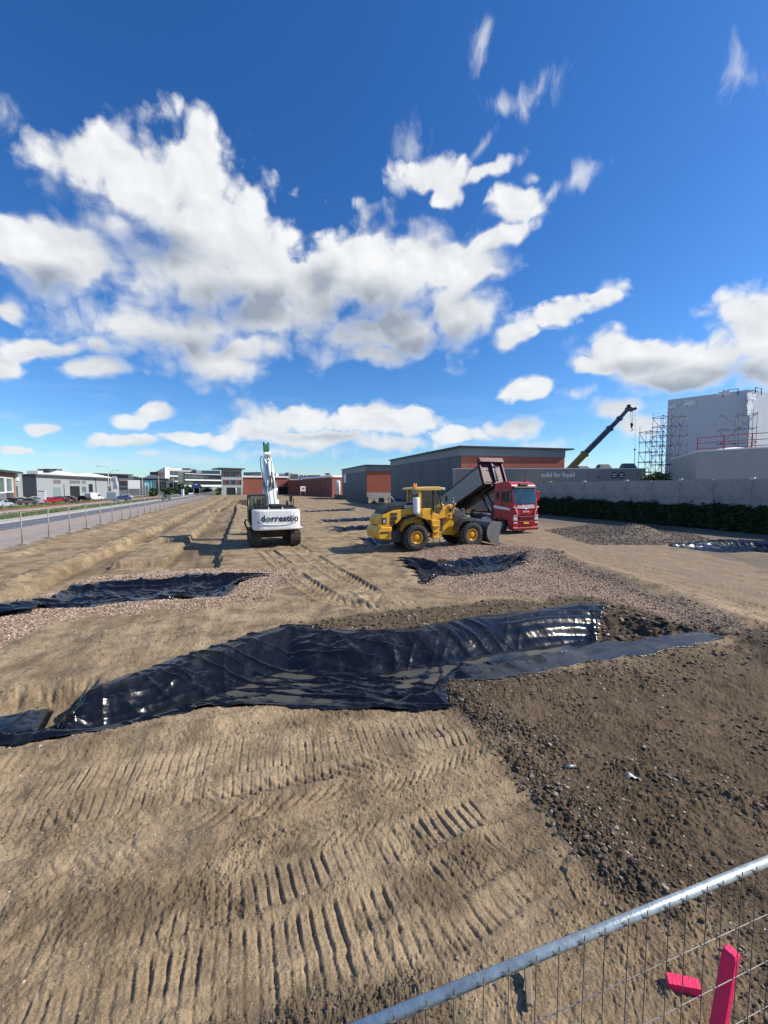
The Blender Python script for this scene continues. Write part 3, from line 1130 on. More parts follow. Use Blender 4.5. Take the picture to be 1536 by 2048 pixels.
def ground_material():
    m = bpy.data.materials.new('building_site_soil')
    m.use_nodes = True
    t = NT(m.node_tree)
    p = m.node_tree.nodes['Principled BSDF']
    tc = t.n('ShaderNodeTexCoord')
    ob = tc.outputs['Object']
    at = t.n('ShaderNodeAttribute', attribute_name='soil')
    sp = t.n('ShaderNodeSeparateColor')
    t.link(at.outputs['Color'], sp.inputs[0])
    pink, dark, pale = sp.outputs[0], sp.outputs[1], sp.outputs[2]
    grey = at.outputs['Alpha']
    big = t.noise(ob, 0.55, 6, 0.62)
    med = t.noise(ob, 4.0, 7, 0.66)
    fin = t.noise(ob, 42.0, 5, 0.7)
    sand = t.mix(t.lin(big.outputs['Fac'], 0.34, 0.68), (*SAND_A, 1), (*SAND_B, 1))
    med2 = t.noise(ob, 1.6, 8, 0.72)
    lowf = t.noise(ob, 0.9, 9, 0.74, 0.6)
    sand = t.mix(t.lin(lowf.outputs['Fac'], 0.50, 0.62, 0, .75), sand, (0.115, 0.084, 0.054, 1))
    sand = t.mix(t.lin(lowf.outputs['Fac'], 0.44, 0.34, 0, .6), sand, (0.46, 0.365, 0.235, 1))
    sand = t.mix(t.lin(med2.outputs['Fac'], 0.47, 0.66, 0, .85), sand, (*SAND_C, 1))
    sand = t.mix(t.lin(med.outputs['Fac'], 0.52, 0.72, 0, .6), sand, (0.165, 0.122, 0.078, 1))
    sand = t.mix(t.lin(fin.outputs['Fac'], 0.54, 0.70, 0, .6), sand, (0.125, 0.092, 0.058, 1))
    sand = t.mix(t.lin(fin.outputs['Fac'], 0.44, 0.30, 0, .5), sand, (0.46, 0.37, 0.25, 1))
    grit = t.noise(ob, 110.0, 3, 0.6)
    sand = t.mix(t.lin(grit.outputs['Fac'], 0.58, 0.68, 0, .65), sand, (0.085, 0.062, 0.04, 1))
    sand = t.mix(t.lin(grit.outputs['Fac'], 0.41, 0.33, 0, .5), sand, (0.55, 0.45, 0.32, 1))
    dk = t.mix(t.lin(med.outputs['Fac'], 0.35, 0.7), (0.062, 0.044, 0.027, 1), (0.140, 0.100, 0.060, 1))
    dk = t.mix(t.lin(med2.outputs['Fac'], 0.50, 0.68, 0, .7), dk, (0.135, 0.10, 0.066, 1))
    dk = t.mix(t.lin(fin.outputs['Fac'], 0.58, 0.70, 0, .9), dk, (0.235, 0.20, 0.155, 1))
    dk = t.mix(t.lin(fin.outputs['Fac'], 0.44, 0.34, 0, .7), dk, (0.038, 0.030, 0.022, 1))
    col = t.mix(t.math('MULTIPLY', pale, 0.85), sand, t.mix(t.lin(med.outputs['Fac'], .3, .7), (0.30, 0.225, 0.155, 1), (0.225, 0.165, 0.115, 1)))
    pk = t.mix(t.lin(fin.outputs['Fac'], 0.4, 0.66), (0.20, 0.135, 0.095, 1), (0.42, 0.305, 0.225, 1))
    pmask = t.math('MULTIPLY', pink, t.lin(med.outputs['Fac'], 0.30, 0.62, .35, 1.0))
    col = t.mix(pmask, col, pk)
    gk = t.mix(t.lin(fin.outputs['Fac'], 0.42, 0.66), (0.105, 0.085, 0.066, 1), (0.235, 0.20, 0.165, 1))
    col = t.mix(t.math('MULTIPLY', grey, .85), col, gk)
    col = t.mix(dark, col, dk)
    t.link(col, p.inputs['Base Color'])
    p.inputs['Roughness'].default_value = 0.96
    p.inputs['Specular IOR Level'].default_value = 0.18
    b1 = t.n('ShaderNodeBump')
    b1.inputs['Strength'].default_value = 0.8
    b1.inputs['Distance'].default_value = 0.022
    hh = t.math('MULTIPLY_ADD', fin.outputs['Fac'], 0.55, t.noise(ob, 16.0, 5, 0.65).outputs['Fac'])
    t.link(hh, b1.inputs['Height'])
    t.link(b1.outputs[0], p.inputs['Normal'])
    return m


SAND_A = (0.262, 0.186, 0.106)
SAND_B = (0.450, 0.342, 0.208)
SAND_C = (0.128, 0.090, 0.054)


def build_ground():
    # rings round the camera's foot, dense where the ground is near: fine detail without wasted faces
    rr = [1.25]
    while rr[-1] < 320:
        r = rr[-1]
        dr = max(0.0105, min(r * 0.0085, r * r / 1344 * 0.95))
        rr.append(r + dr)
    rr += [360, 420, 520, 700, 1000, 1600, 3000]
    rr = np.array(rr)
    core = np.tan(np.linspace(math.atan(-1.16), math.atan(1.16), 860) * 1.0)
    lo, hi = math.atan(-1.16), math.atan(1.16)
    a = np.linspace(lo, hi, 860)
    side = np.linspace(hi, math.pi * 0.98, 60)[1:]
    ang = np.concatenate([-side[::-1], a, side])
    A, RR = np.meshgrid(ang, rr)
    X, Y = np.sin(A) * RR, np.cos(A) * RR
    sh = X.shape
    x, y = X.ravel(), Y.ravel()
    pink, dark, pale, grey = soil_masks(x, y)
    k = sheet_drop(x, y)
    z = macro(x, y) + fine(x, y, dark, pink, grey) * (1 - k) - 0.09 * k
    me = grid_mesh('ground', X, Y, z.reshape(sh), ground_material(), True, True)
    set_color(me, 'soil', np.stack([pink, dark, pale, grey], -1))
    o = bpy.data.objects.new('ground', me)
    COL.objects.link(o)
    o['kind'] = 'structure'
    print('ground verts', len(x))


build_ground()
# ------------------------------------------------------------------ black film in the pits, with water standing on it
def film_mat(name='black_film', col=(0.006, 0.006, 0.007), rough=0.17):
    if name in MATS:
        return MATS[name]
    m = bpy.data.materials.new(name)
    m.use_nodes = True
    t = NT(m.node_tree)
    p = m.node_tree.nodes['Principled BSDF']
    tc = t.n('ShaderNodeTexCoord')
    ob = tc.outputs['Object']
    n = t.noise(ob, 2.3, 6, 0.65)
    dust_sheen = t.lin(n.outputs['Fac'], 0.54, 0.80, 0, 0.22)
    at = t.n('ShaderNodeAttribute', attribute_name='dusty_sheen')
    dust_sheen = t.math('ADD', dust_sheen, t.math('MULTIPLY', at.outputs['Fac'], t.lin(n.outputs['Fac'], .3, .7, .45, 1.0)), clamp=True)  # film dust, plus the flap's sky reflection put into the colour
    c = t.mix(dust_sheen, (*col, 1), (0.120, 0.122, 0.118, 1))
    t.link(c, p.inputs['Base Color'])
    t.put(p.inputs['Roughness'], t.math('MULTIPLY_ADD', dust_sheen, 0.9, rough))
    p.inputs['Specular IOR Level'].default_value = 0.6
    p.inputs['Specular Tint'].default_value = (1.0, 0.97, 0.93, 1)
    n2 = t.noise(ob, 5.0, 4, 0.55, 0.9)
    b = t.n('ShaderNodeBump')
    b.inputs['Strength'].default_value = 0.22
    b.inputs['Distance'].default_value = 0.03
    t.link(n2.outputs['Fac'], b.inputs['Height'])
    t.link(b.outputs[0], p.inputs['Normal'])
    MATS[name] = m
    return m


def resample(pts, n):
    p = np.array(pts)
    d = np.concatenate([[0], np.cumsum(np.hypot(*np.diff(p, axis=0).T))])
    u = np.linspace(0, d[-1], n)
    return np.stack([np.interp(u, d, p[:, 0]), np.interp(u, d, p[:, 1])], -1)


def ridge(x, y, seed, octv=3):
    return 1 - 2 * np.abs(fbm(x, y, octv, 0.5, seed=seed))


def film(name, label, far, near, na, nb, amp, seed, extra=None, group=None, cut=None, ragged=0.05, tear=0.0):
    F, N = resample(far, na), resample(near, na)
    if na > 600:                       # ease the corners of the outline
        k = 41
        sm = lambda v: np.convolve(np.pad(v, k // 2, mode='edge'), np.ones(k) / k, 'valid')
        F = np.stack([sm(F[:, 0]), sm(F[:, 1])], -1)
    q = np.linspace(0, 1, nb)[:, None, None]
    P = F[None] * (1 - q) + N[None] * q
    X, Y = P[..., 0], P[..., 1]
    s, t = to_st(X, Y)
    Q = np.repeat(np.linspace(0, 1, nb)[:, None], na, 1)
    U = np.repeat(np.linspace(0, 1, na)[None], nb, 0)
    jag = ragged * fbm(t * 1.7 + seed, s * 0 + seed, 4, 0.6, seed=seed)
    edge = np.minimum(Q, 1 - Q)
    ef = sstep(0.0, 0.10, edge)
    X = X - SU[0] * jag * (1 - ef)
    Y = Y - SU[1] * jag * (1 - ef)
    if tear:
        # torn, stretched ends: streaks of different length
        amt = tear * (perlin(Q * 9.0 + seed, Q * 0 + .3, seed + 21) + .6 * perlin(Q * 21.0, Q * 0 + 1.3, seed + 22))
        pull = (np.clip(1 - U * 4, 0, 1) ** 1.5 + np.clip(1 - (1 - U) * 5, 0, 1) ** 1.5) * amt
        X, Y = X - SV[0] * pull, Y - SV[1] * pull
    z = macro(X.ravel(), Y.ravel()).reshape(X.shape)
    # long taut folds down the slope, a few diagonal creases, broad drapes; nothing finer
    wx = 0.35 * fbm(t * .5, s * .5, 2, seed=seed + 1)
    m1 = sstep(-.35, .25, fbm(t * .55, s * .55, 2, seed=seed + 2))
    w = 0.75 * np.clip(1 - 3.2 * np.abs(perlin((t + wx) * 1.25 + .35 * s, s * .30, seed)), 0, 1) ** 1.6 * m1
    w += 0.45 * np.clip(1 - 3.6 * np.abs(perlin(t * 1.7 - 1.2 * s + wx, s * .7 + t * .25, seed + 3)), 0, 1) ** 1.5 * (1 - .6 * m1)
    w += 0.22 * np.clip(1 - 3.0 * np.abs(perlin((t + wx) * 3.2 + .9 * s, s * .8, seed + 5)), 0, 1) ** 1.4 * m1
    w += 0.70 * fbm(t * 0.7, s * 0.9, 2, seed=seed + 7)
    w += 0.09 * np.clip(1 - 3.2 * np.abs(perlin(t * 6.5 + 3.0 * s, s * 4.0 - t, seed + 15)), 0, 1) ** 1.5 * (1 - m1 * .7)
    w += 0.04 * np.clip(1 - 3.2 * np.abs(perlin(t * 9.5 - 4.0 * s, s * 7.0, seed + 17)), 0, 1) ** 1.5
    lon = 0.35 * np.clip(1 - 3 * np.abs(perlin(s * 2.2 + 0.2 * t, t * 0.16, seed + 11)), 0, 1) ** 1.6
    w = w * (0.35 + 0.65 * ef) + lon
    if extra is not None:
        w = w * (1 - .7 * sstep(5.0, 7.0, t)) * (.6 + .4 * sstep(.5, 3.0, t))
    lift = 0.020 + amp * np.clip(w + 0.15, 0, 2)
    z = z + 0.006 + lift * (0.06 + 0.94 * ef)
    if extra is not None:
        z = z + extra(s, t, Q, U)
    me = grid_mesh(name, X, Y, z, film_mat(), True, False)
    if extra is not None:              # near right flap: dust and reflected sky painted in as pale grey
        sheen_grey = .42 * sstep(3.4, 4.4, t) * sstep(.50, .68, Q) * (.6 + .4 * np.clip(perlin(t * 1.3, s * 2, 71) + .5, 0, 1)) + .10 * sstep(.4, .0, Q)
        set_color(me, 'dusty_sheen', np.repeat(sheen_grey.reshape(-1, 1), 4, 1))
    if cut is not None:
        bm = bmesh.new()
        bm.from_mesh(me)
        c = np.array([f.calc_center_median()[:2] for f in bm.faces])
        inside = poly_sd(c[:, 0], c[:, 1], cut) > 0
        bm.faces.ensure_lookup_table()
        bmesh.ops.delete(bm, geom=[f for f, i in zip(list(bm.faces), inside) if i], context='FACES')
        bm.to_mesh(me)
        bm.free()
    o = bpy.data.objects.new(name, me)
    COL.objects.link(o)
    tag(o, label, 'plastic sheet', group)
    sol = o.modifiers.new('thickness', 'SOLIDIFY')
    sol.thickness = 0.004
    sol.offset = -1
    return o


FILM = 'black film sheets lining the foundation pits'


def main_extra(s, t, Q, U):
    # stretched pleats at the right end of the far slope, rolled seam on the near flap, a hem hanging over the near lip
    r = 0.026 * np.sin((s * 1.9 + t * 0.28 + .16 * np.sin(t * 1.3) + .25 * perlin(t * .5, s * .7, 61)) * 2 * math.pi * 1.75) * (.6 + 1.2 * np.clip(perlin(s * 1.2, t * .35, 62) + .4, 0, 1)) * sstep(5.5, 8.0, t) * (1 - sstep(.40, .55, Q)) * sstep(0.02, .1, Q)
    seam = 0.06 * np.exp(-((Q - 0.70 - 0.03 * np.sin(t)) / 0.035) ** 2) * sstep(3.2, 5.0, t)
    seam2 = 0.045 * np.exp(-((Q - 0.86) / 0.03) ** 2) * sstep(1.5, 3.0, t)
    pinch = 0.05 * np.clip(ridge(t * 1.1 + 1.9 * s, s * .5, 99), 0, 1) ** 5 * sstep(-2.6, -1, t) * (1 - sstep(3.0, 4.2, t))
    # long creases that run with the sheet in its left half
    left = 1 - sstep(2.0, 4.5, t)
    q2 = Q + .05 * np.sin(t * .9) + .04 * perlin(t * .6, Q * 3, 55)
    lng = sum(a_ * np.clip(1 - np.abs(q2 - c_) / w_, 0, 1) ** 1.4 for c_, w_, a_ in ((.14, .05, .07), (.30, .04, .06), (.42, .035, .05), (.60, .04, .045), (.83, .05, .05))) * left
    return r + seam + seam2 + pinch + .6 * lng * (.4 + .9 * np.clip(perlin(t * .8, Q * 2, 56) + .4, 0, 1))


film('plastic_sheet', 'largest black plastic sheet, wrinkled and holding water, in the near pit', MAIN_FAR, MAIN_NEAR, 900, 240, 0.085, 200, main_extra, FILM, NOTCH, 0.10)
film('plastic_sheet', 'ragged black plastic sheet in the pit ringed with pale pink gravel, at the left', S2_FAR, S2_NEAR, 420, 110, 0.15, 220, None, FILM, None, 0.5, 1.9)
film('plastic_sheet', 'black plastic sheet with torn corner in the gravel pit in front of the yellow loader', S3_FAR, S3_NEAR, 320, 110, 0.14, 240, None, FILM, None, 0.4, 1.2)
film('plastic_sheet', 'dark blue-black plastic sheet in the pit at the foot of the ivy, right edge', S4_FAR, S4_NEAR, 320, 70, 0.10, 260, None, FILM, None, 0.3)
FARLAB = ['thin black sheet strip furthest back, right of the excavator boom', 'second black sheet strip from the back, behind the yellow loader',
          'third black sheet strip from the back, left of the yellow loader tail', 'crumpled shiny black sheet beside the yellow loader rear wheel']
for (a, b), lab, sd_ in zip(STRIPS, FARLAB, (280, 300, 320, 340)):
    film('plastic_sheet', lab, a, b, 160, 36, 0.13, sd_, None, FILM, None, 0.5, 1.0)


def build_roll():
    """the rolled-up, folded end of the near sheet"""
    a, b = G(70, 1478), G(108, 1408)
    c, d = G(-60, 1500), G(-5, 1428)
    n, m = 60, 60
    u = np.linspace(0, 1, n)[:, None]
    v = np.linspace(0, 1, m)[None]
    C = lambda i: (c[i] * (1 - v) + a[i] * v) * (1 - u) + (d[i] * (1 - v) + b[i] * v) * u
    X, Y = C(0), C(1)
    Zb = macro(X.ravel(), Y.ravel()).reshape(X.shape)
    Zb = np.maximum(Zb, -0.12)
    body = np.minimum(np.minimum(u, 1 - u) * 5, 1) ** .5 * np.minimum(np.minimum(v, 1 - v) * 9, 1) ** .5
    fold = 0.03 * np.exp(-((v - 0.45 - 0.5 * (u - .5)) / 0.03) ** 2)
    Z = Zb + 0.01 + body * 0.15 + fold * body + 0.008 * fbm(X * 3, Y * 3, 3, seed=5)
    me = grid_mesh('folded_sheet', X, Y, Z, film_mat())
    o = bpy.data.objects.new('folded_sheet', me)
    COL.objects.link(o)
    tag(o, 'flat folded bundle of black plastic film at the left end of the near pit', 'plastic sheet')


build_roll()


def water_mat():
    m = bpy.data.materials.new('muddy_water')
    m.use_nodes = True
    t = NT(m.node_tree)
    p = m.node_tree.nodes['Principled BSDF']
    tc = t.n('ShaderNodeTexCoord')
    n = t.noise(tc.outputs['Object'], 1.4, 4, 0.6)
    c = t.mix(t.lin(n.outputs['Fac'], .35, .65), (0.012, 0.013, 0.013, 1), (0.040, 0.036, 0.026, 1))
    t.link(c, p.inputs['Base Color'])
    p.inputs['Roughness'].default_value = 0.03
    p.inputs['Specular IOR Level'].default_value = 0.5
    return m


def build_water():
    mb = MB()
    F, N = resample(MAIN_FAR, 80)[3:-14], resample(MAIN_NEAR, 80)[3:-14]
    pts = [tuple(p) for p in F * .74 + N * .26] + [tuple(p) for p in (F * .22 + N * .78)[::-1]]
    zl = -0.405
    mb.add([(a, b, zl) for a, b in pts], [tuple(range(len(pts)))])
    obj('water', mb, water_mat(), kind='structure')


build_water()
# ------------------------------------------------------------------ street on the left: strips along the site
def strip(name, t0, t1, z, m, s0=-30, s1=330, th=0.25, kind='structure'):
    mb = MB()
    pts = [st(s0, t0), st(s0, t1), st(s1, t1), st(s1, t0)]
    mb.hexa([(a, b, z - th) for a, b in pts] + [(a, b, z) for a, b in pts])
    return obj(name, mb, m, kind=kind)


PAV = brick_mat('pink_paving_bricks', (0.43, 0.345, 0.300), (0.375, 0.30, 0.265), (0.31, 0.26, 0.22), 0.21, 0.105, 0.008, 0.85, ALPHA, False)
BAYM = brick_mat('dark_bay_pavers', (0.050, 0.060, 0.082), (0.072, 0.082, 0.105), (0.27, 0.285, 0.31), 1.1, 1.1, 0.10, 0.8, ALPHA, False)
CONC = mat('pale_concrete', (0.42, 0.40, 0.36), 0.85, var=.12, scale=.8)
CONC2 = mat('concrete_kerb', (0.46, 0.44, 0.40), 0.85, var=.1, scale=1.5)
GRASSM = mat('verge_soil_green', (0.085, 0.12, 0.030), 0.95, var=.35, scale=.6)
PATHM = mat('brown_pink_path', (0.42, 0.33, 0.27), 0.9, var=.12, scale=.4)
REDM = mat('red_cycle_lane', (0.27, 0.085, 0.06), 0.9, var=.12, scale=.4)
LOTM = mat('car_park_paving', (0.30, 0.275, 0.25), 0.9, var=.15, scale=.3)
strip('pavement', -18.8, FENCE_T - .28, 0.0, PAV)
strip('parking_bays', -22.4, -18.8, 0.006, BAYM)
strip('kerb', -22.65, -22.4, 0.12, CONC2)
strip('footpath', -24.7, -22.65, 0.10, CONC)
strip('verge', -29.0, -24.7, 0.12, GRASSM)
strip('road', -34.2, -29.0, 0.02, PATHM)
strip('cycle_path', -36.6, -34.2, 0.03, REDM)
strip('car_park', -95.0, -36.6, 0.025, LOTM)
strip('edging_kerb', FENCE_T - .28, FENCE_T - .16, 0.04, mat('sandy_edge', (0.33, 0.28, 0.21), .9, var=.2, scale=3))


def grass_blades(name, boxes, n, hmin, hmax, mats):
    """tufts of blades, one mass"""
    N = n
    ss, tt = [], []
    area = np.array([(b[1] - b[0]) * (b[3] - b[2]) for b in boxes])
    pick = RNG.choice(len(boxes), N, p=area / area.sum())
    b = np.array(boxes)[pick]
    s = b[:, 0] + RNG.random(N) * (b[:, 1] - b[:, 0])
    t = b[:, 2] + RNG.random(N) * (b[:, 3] - b[:, 2])
    x = SU[0] * s + SV[0] * t
    y = SU[1] * s + SV[1] * t
    z = b[:, 4]
    hh = hmin + RNG.random(N) ** 2 * (hmax - hmin)
    hh *= 0.6 + 0.9 * np.clip(fbm(x * .3, y * .3, 2, seed=3) + .4, 0, 1)
    an = RNG.random(N) * 2 * np.pi
    w = 0.03 + .04 * RNG.random(N)
    lx, ly = np.cos(an) * w, np.sin(an) * w
    ox, oy = (RNG.random(N) - .5) * hh, (RNG.random(N) - .5) * hh
    co = np.stack([np.stack([x - lx, y - ly, z], -1), np.stack([x + lx, y + ly, z], -1), np.stack([x + ox, y + oy, z + hh], -1)], 1).reshape(-1, 3)
    tri = np.arange(3 * N).reshape(N, 3)
    me = tri_mesh(name, co, tri, mats)
    o = bpy.data.objects.new(name, me)
    COL.objects.link(o)
    o['kind'] = 'stuff'
    return o


GB = mat('grass_blades', (0.10, 0.15, 0.032), 0.8, var=.4, scale=.5)
grass_blades('grass', [(5, 160, -28.9, -24.8, .12), (60, 200, -40, -36.8, .03)], 42000, 0.10, 0.34, GB)

# ------------------------------------------------------------------ buildings
DKGREY = mat('dark_grey_cladding', (0.070, 0.083, 0.100), 0.55, var=.07, scale=.4)
MIDGREY = mat('mid_grey_cladding', (0.20, 0.215, 0.225), 0.55, var=.06, scale=.3)
LTGREY = mat('light_grey_cladding', (0.31, 0.335, 0.34), 0.5, var=.05, scale=.3)
WHITE = mat('white_cladding', (0.80, 0.80, 0.78), 0.5, var=.03, scale=.4)
DARKTRIM = mat('dark_roof_trim', (0.035, 0.042, 0.050), 0.5, var=.1)
ROOFM = mat('light_metal_roof', (0.55, 0.57, 0.57), 0.4, var=.06, metal=.2)
GLASSD = mat('dark_window_glass', (0.018, 0.028, 0.034), 0.06, var=.3, scale=.5, spec=.8)
GLASST = mat('teal_window_glass', (0.02, 0.16, 0.20), 0.08, var=.3, scale=.4, spec=.8)
GLASSG = mat('grey_green_window_glass', (0.10, 0.15, 0.14), 0.08, var=.4, scale=.3, spec=.8)
FRAMEW = mat('white_frames', (0.78, 0.78, 0.76), 0.45, var=.03)
NAVY = mat('navy_skirt', (0.018, 0.028, 0.055), 0.6, var=.15)
PINKRED = mat('dull_red_render', (0.33, 0.075, 0.045), 0.8, var=.1)


class Face:
    """a vertical wall between two plan points; places details by where the photo shows them"""
    def __init__(s, P0, P1):
        s.p0, s.p1 = np.array(P0, float), np.array(P1, float)
        d = s.p1 - s.p0
        s.L = float(np.hypot(*d))
        s.d = d / s.L
        n = np.array([s.d[1], -s.d[0]])
        if np.dot(n, -s.p0) < 0:
            n = -n
        s.n = n

    def at(s, px, py):
        """(distance along, height) where the picture point lies on the wall"""
        r = ray(px, py)
        # p0 + d*a = k*r.xy
        A = np.array([[r[0], -s.d[0]], [r[1], -s.d[1]]])
        k, a = np.linalg.solve(A, s.p0)
        return float(a), float(CAM_H + k * r[2])

    def pt(s, a, z, out=0.0):
        q = s.p0 + s.d * a + s.n * out
        return (float(q[0]), float(q[1]), float(z))

    def slab(s, mb, a0, a1, z0, z1, o0=0.0, o1=0.05):
        P = s.pt
        mb.hexa([P(a0, z0, o0), P(a1, z0, o0), P(a1, z0, o1), P(a0, z0, o1), P(a0, z1, o0), P(a1, z1, o0), P(a1, z1, o1), P(a0, z1, o1)])
        return mb

    def rect(s, px0, py0, px1, py1):
        a0, z1 = s.at(px0, py0)
        a1, z0 = s.at(px1, py1)
        return min(a0, a1), max(a0, a1), min(z0, z1), max(z0, z1)

    def window(s, parent, a0, a1, z0, z1, frame=FRAMEW, glass=GLASSD, fw=0.12, cols=1, rows=1, out=0.06, name='window'):
        f = MB()
        s.slab(f, a0, a1, z0, z0 + fw, .0, out)
        s.slab(f, a0, a1, z1 - fw, z1, .0, out)
        s.slab(f, a0, a0 + fw, z0 + fw, z1 - fw, .0, out)
        s.slab(f, a1 - fw, a1, z0 + fw, z1 - fw, .0, out)
        for i in range(1, cols):
            c = a0 + (a1 - a0) * i / cols
            s.slab(f, c - fw / 2, c + fw / 2, z0 + fw, z1 - fw, 0, out - .008)
        for i in range(1, rows):
            c = z0 + (z1 - z0) * i / rows
            s.slab(f, a0 + fw, a1 - fw, c - fw / 2, c + fw / 2, 0, out - .016)
        fo = obj(name, f, frame, parent)
        g = MB()
        s.slab(g, a0 + fw * .5, a1 - fw * .5, z0 + fw * .5, z1 - fw * .5, .004, .022)
        obj('pane', g, glass, fo)
        return fo


def shell(parent, foot, z0, z1, m, name='wall'):
    """the walls as one body on a plan polygon"""
    mb = MB()
    mb.prism([tuple(p) for p in foot], 'z', z0, z1)
    return obj(name, mb, m, parent)


def flatroof(parent, foot, z, th, over, m, name='roof'):
    c = np.mean(np.array(foot), 0)
    pts = []
    for p in foot:
        d = np.array(p) - c
        L = np.hypot(*d)
        pts.append(tuple(np.array(p) + d / L * over))
    mb = MB()
    mb.prism(pts, 'z', z, z + th)
    return obj(name, mb, m, parent)


def hall(label, c0, c1, c2, h, seams, band_h, skirt, redm, plinth=0.0, cols=2):
    """industrial hall: far-left corner, near corner, near-right corner"""
    c0, c1, c2 = map(np.array, (c0, c1, c2))
    c3 = c0 + (c2 - c1)
    b = thing('industrial_hall', label, 'building', (0, 0, 0), 0, 'red and grey industrial halls')
    shell(b, [c0, c1, c2, c3], -0.3, h - 0.25, DKGREY)
    side = Face(c1, c0)
    front = Face(c1, c2)
    # cladding panels on the side, one by one
    edges = [0.0] + seams + [side.L]
    for a, e in zip(edges[:-1], edges[1:]):
        mb = MB()
        side.slab(mb, a + .05, e - .05, 0.95, h - 0.25 - band_h, .002, .07)
        obj('cladding_panel', mb, DKGREY, b)
    mb = MB()
    side.slab(mb, 0, side.L, h - 0.25 - band_h + .02, h - .27, .002, .16)
    front.slab(mb, -.16, front.L, h - 0.25 - band_h + .02, h - .27, .002, .16)
    obj('fascia', mb, MIDGREY, b)
    mb = MB()
    side.slab(mb, 0, side.L, -0.2, 0.93, .002, .05)
    obj('skirt', mb, NAVY, b)
    mb = MB()
    front.slab(mb, 0.05, front.L - .05, plinth, h - 0.25 - band_h - .005, .002, .06)
    obj('brick_facing', mb, redm, b)
    if plinth > 0.2:
        mb = MB()
        front.slab(mb, 0.05, front.L - .05, -0.2, plinth - .01, .002, .12)
        obj('plinth', mb, CONC, b)
    # roof with a wide overhang towards the front
    n = front.n
    v = front.d
    P = [c0 + side.n * .5 - n * .3, c1 + side.n * .5 + n * .62, c2 + v * 1.3 + n * .62, c3 + v * 1.3 - n * .3]
    mb = MB()
    mb.prism([tuple(p) for p in P], 'z', h - 0.245, h)
    rf = obj('roof', mb, DARKTRIM, b)
    mb = MB()
    q = c1 + (c0 - c1) * .45 + v * 1.2
    mb.box(q[0] - .3, q[0] + .3, q[1] - .3, q[1] + .3, h, h + .35)
    obj('roof_vent', mb, MIDGREY, rf)
    return b, side, front


BR_RED = brick_mat('red_brick', (0.50, 0.115, 0.055), (0.42, 0.09, 0.045), (0.30, 0.15, 0.11), axis=R(8))
hA, sideA, frontA = hall('large hall with dark grey side and red brick front, behind the red truck', (1.6, 89.0), (11.9, 60.0), (29.9, 64.0), 10.0,
                         [3.4, 7.4, 13.5, 14.6, 18.5, 22.2, 25.0], 1.25, True, BR_RED)
hB, sideB, frontB = hall('smaller red and grey hall behind the large one, left of it', (-14.6, 135.0), (-4.9, 108.0), (14.0, 112.0), 10.0,
                         [4.0, 8.5, 13.0, 17.5, 22.0], 1.55, True, BR_RED, 2.2)
mb = MB()
a, z = sideB.at(690.5, 954)
sideB.slab(mb, a - 1.6, a + 1.6, z - 1.9, z + 1.9, .07, .12)
obj('shutter', mb, WHITE, hB)


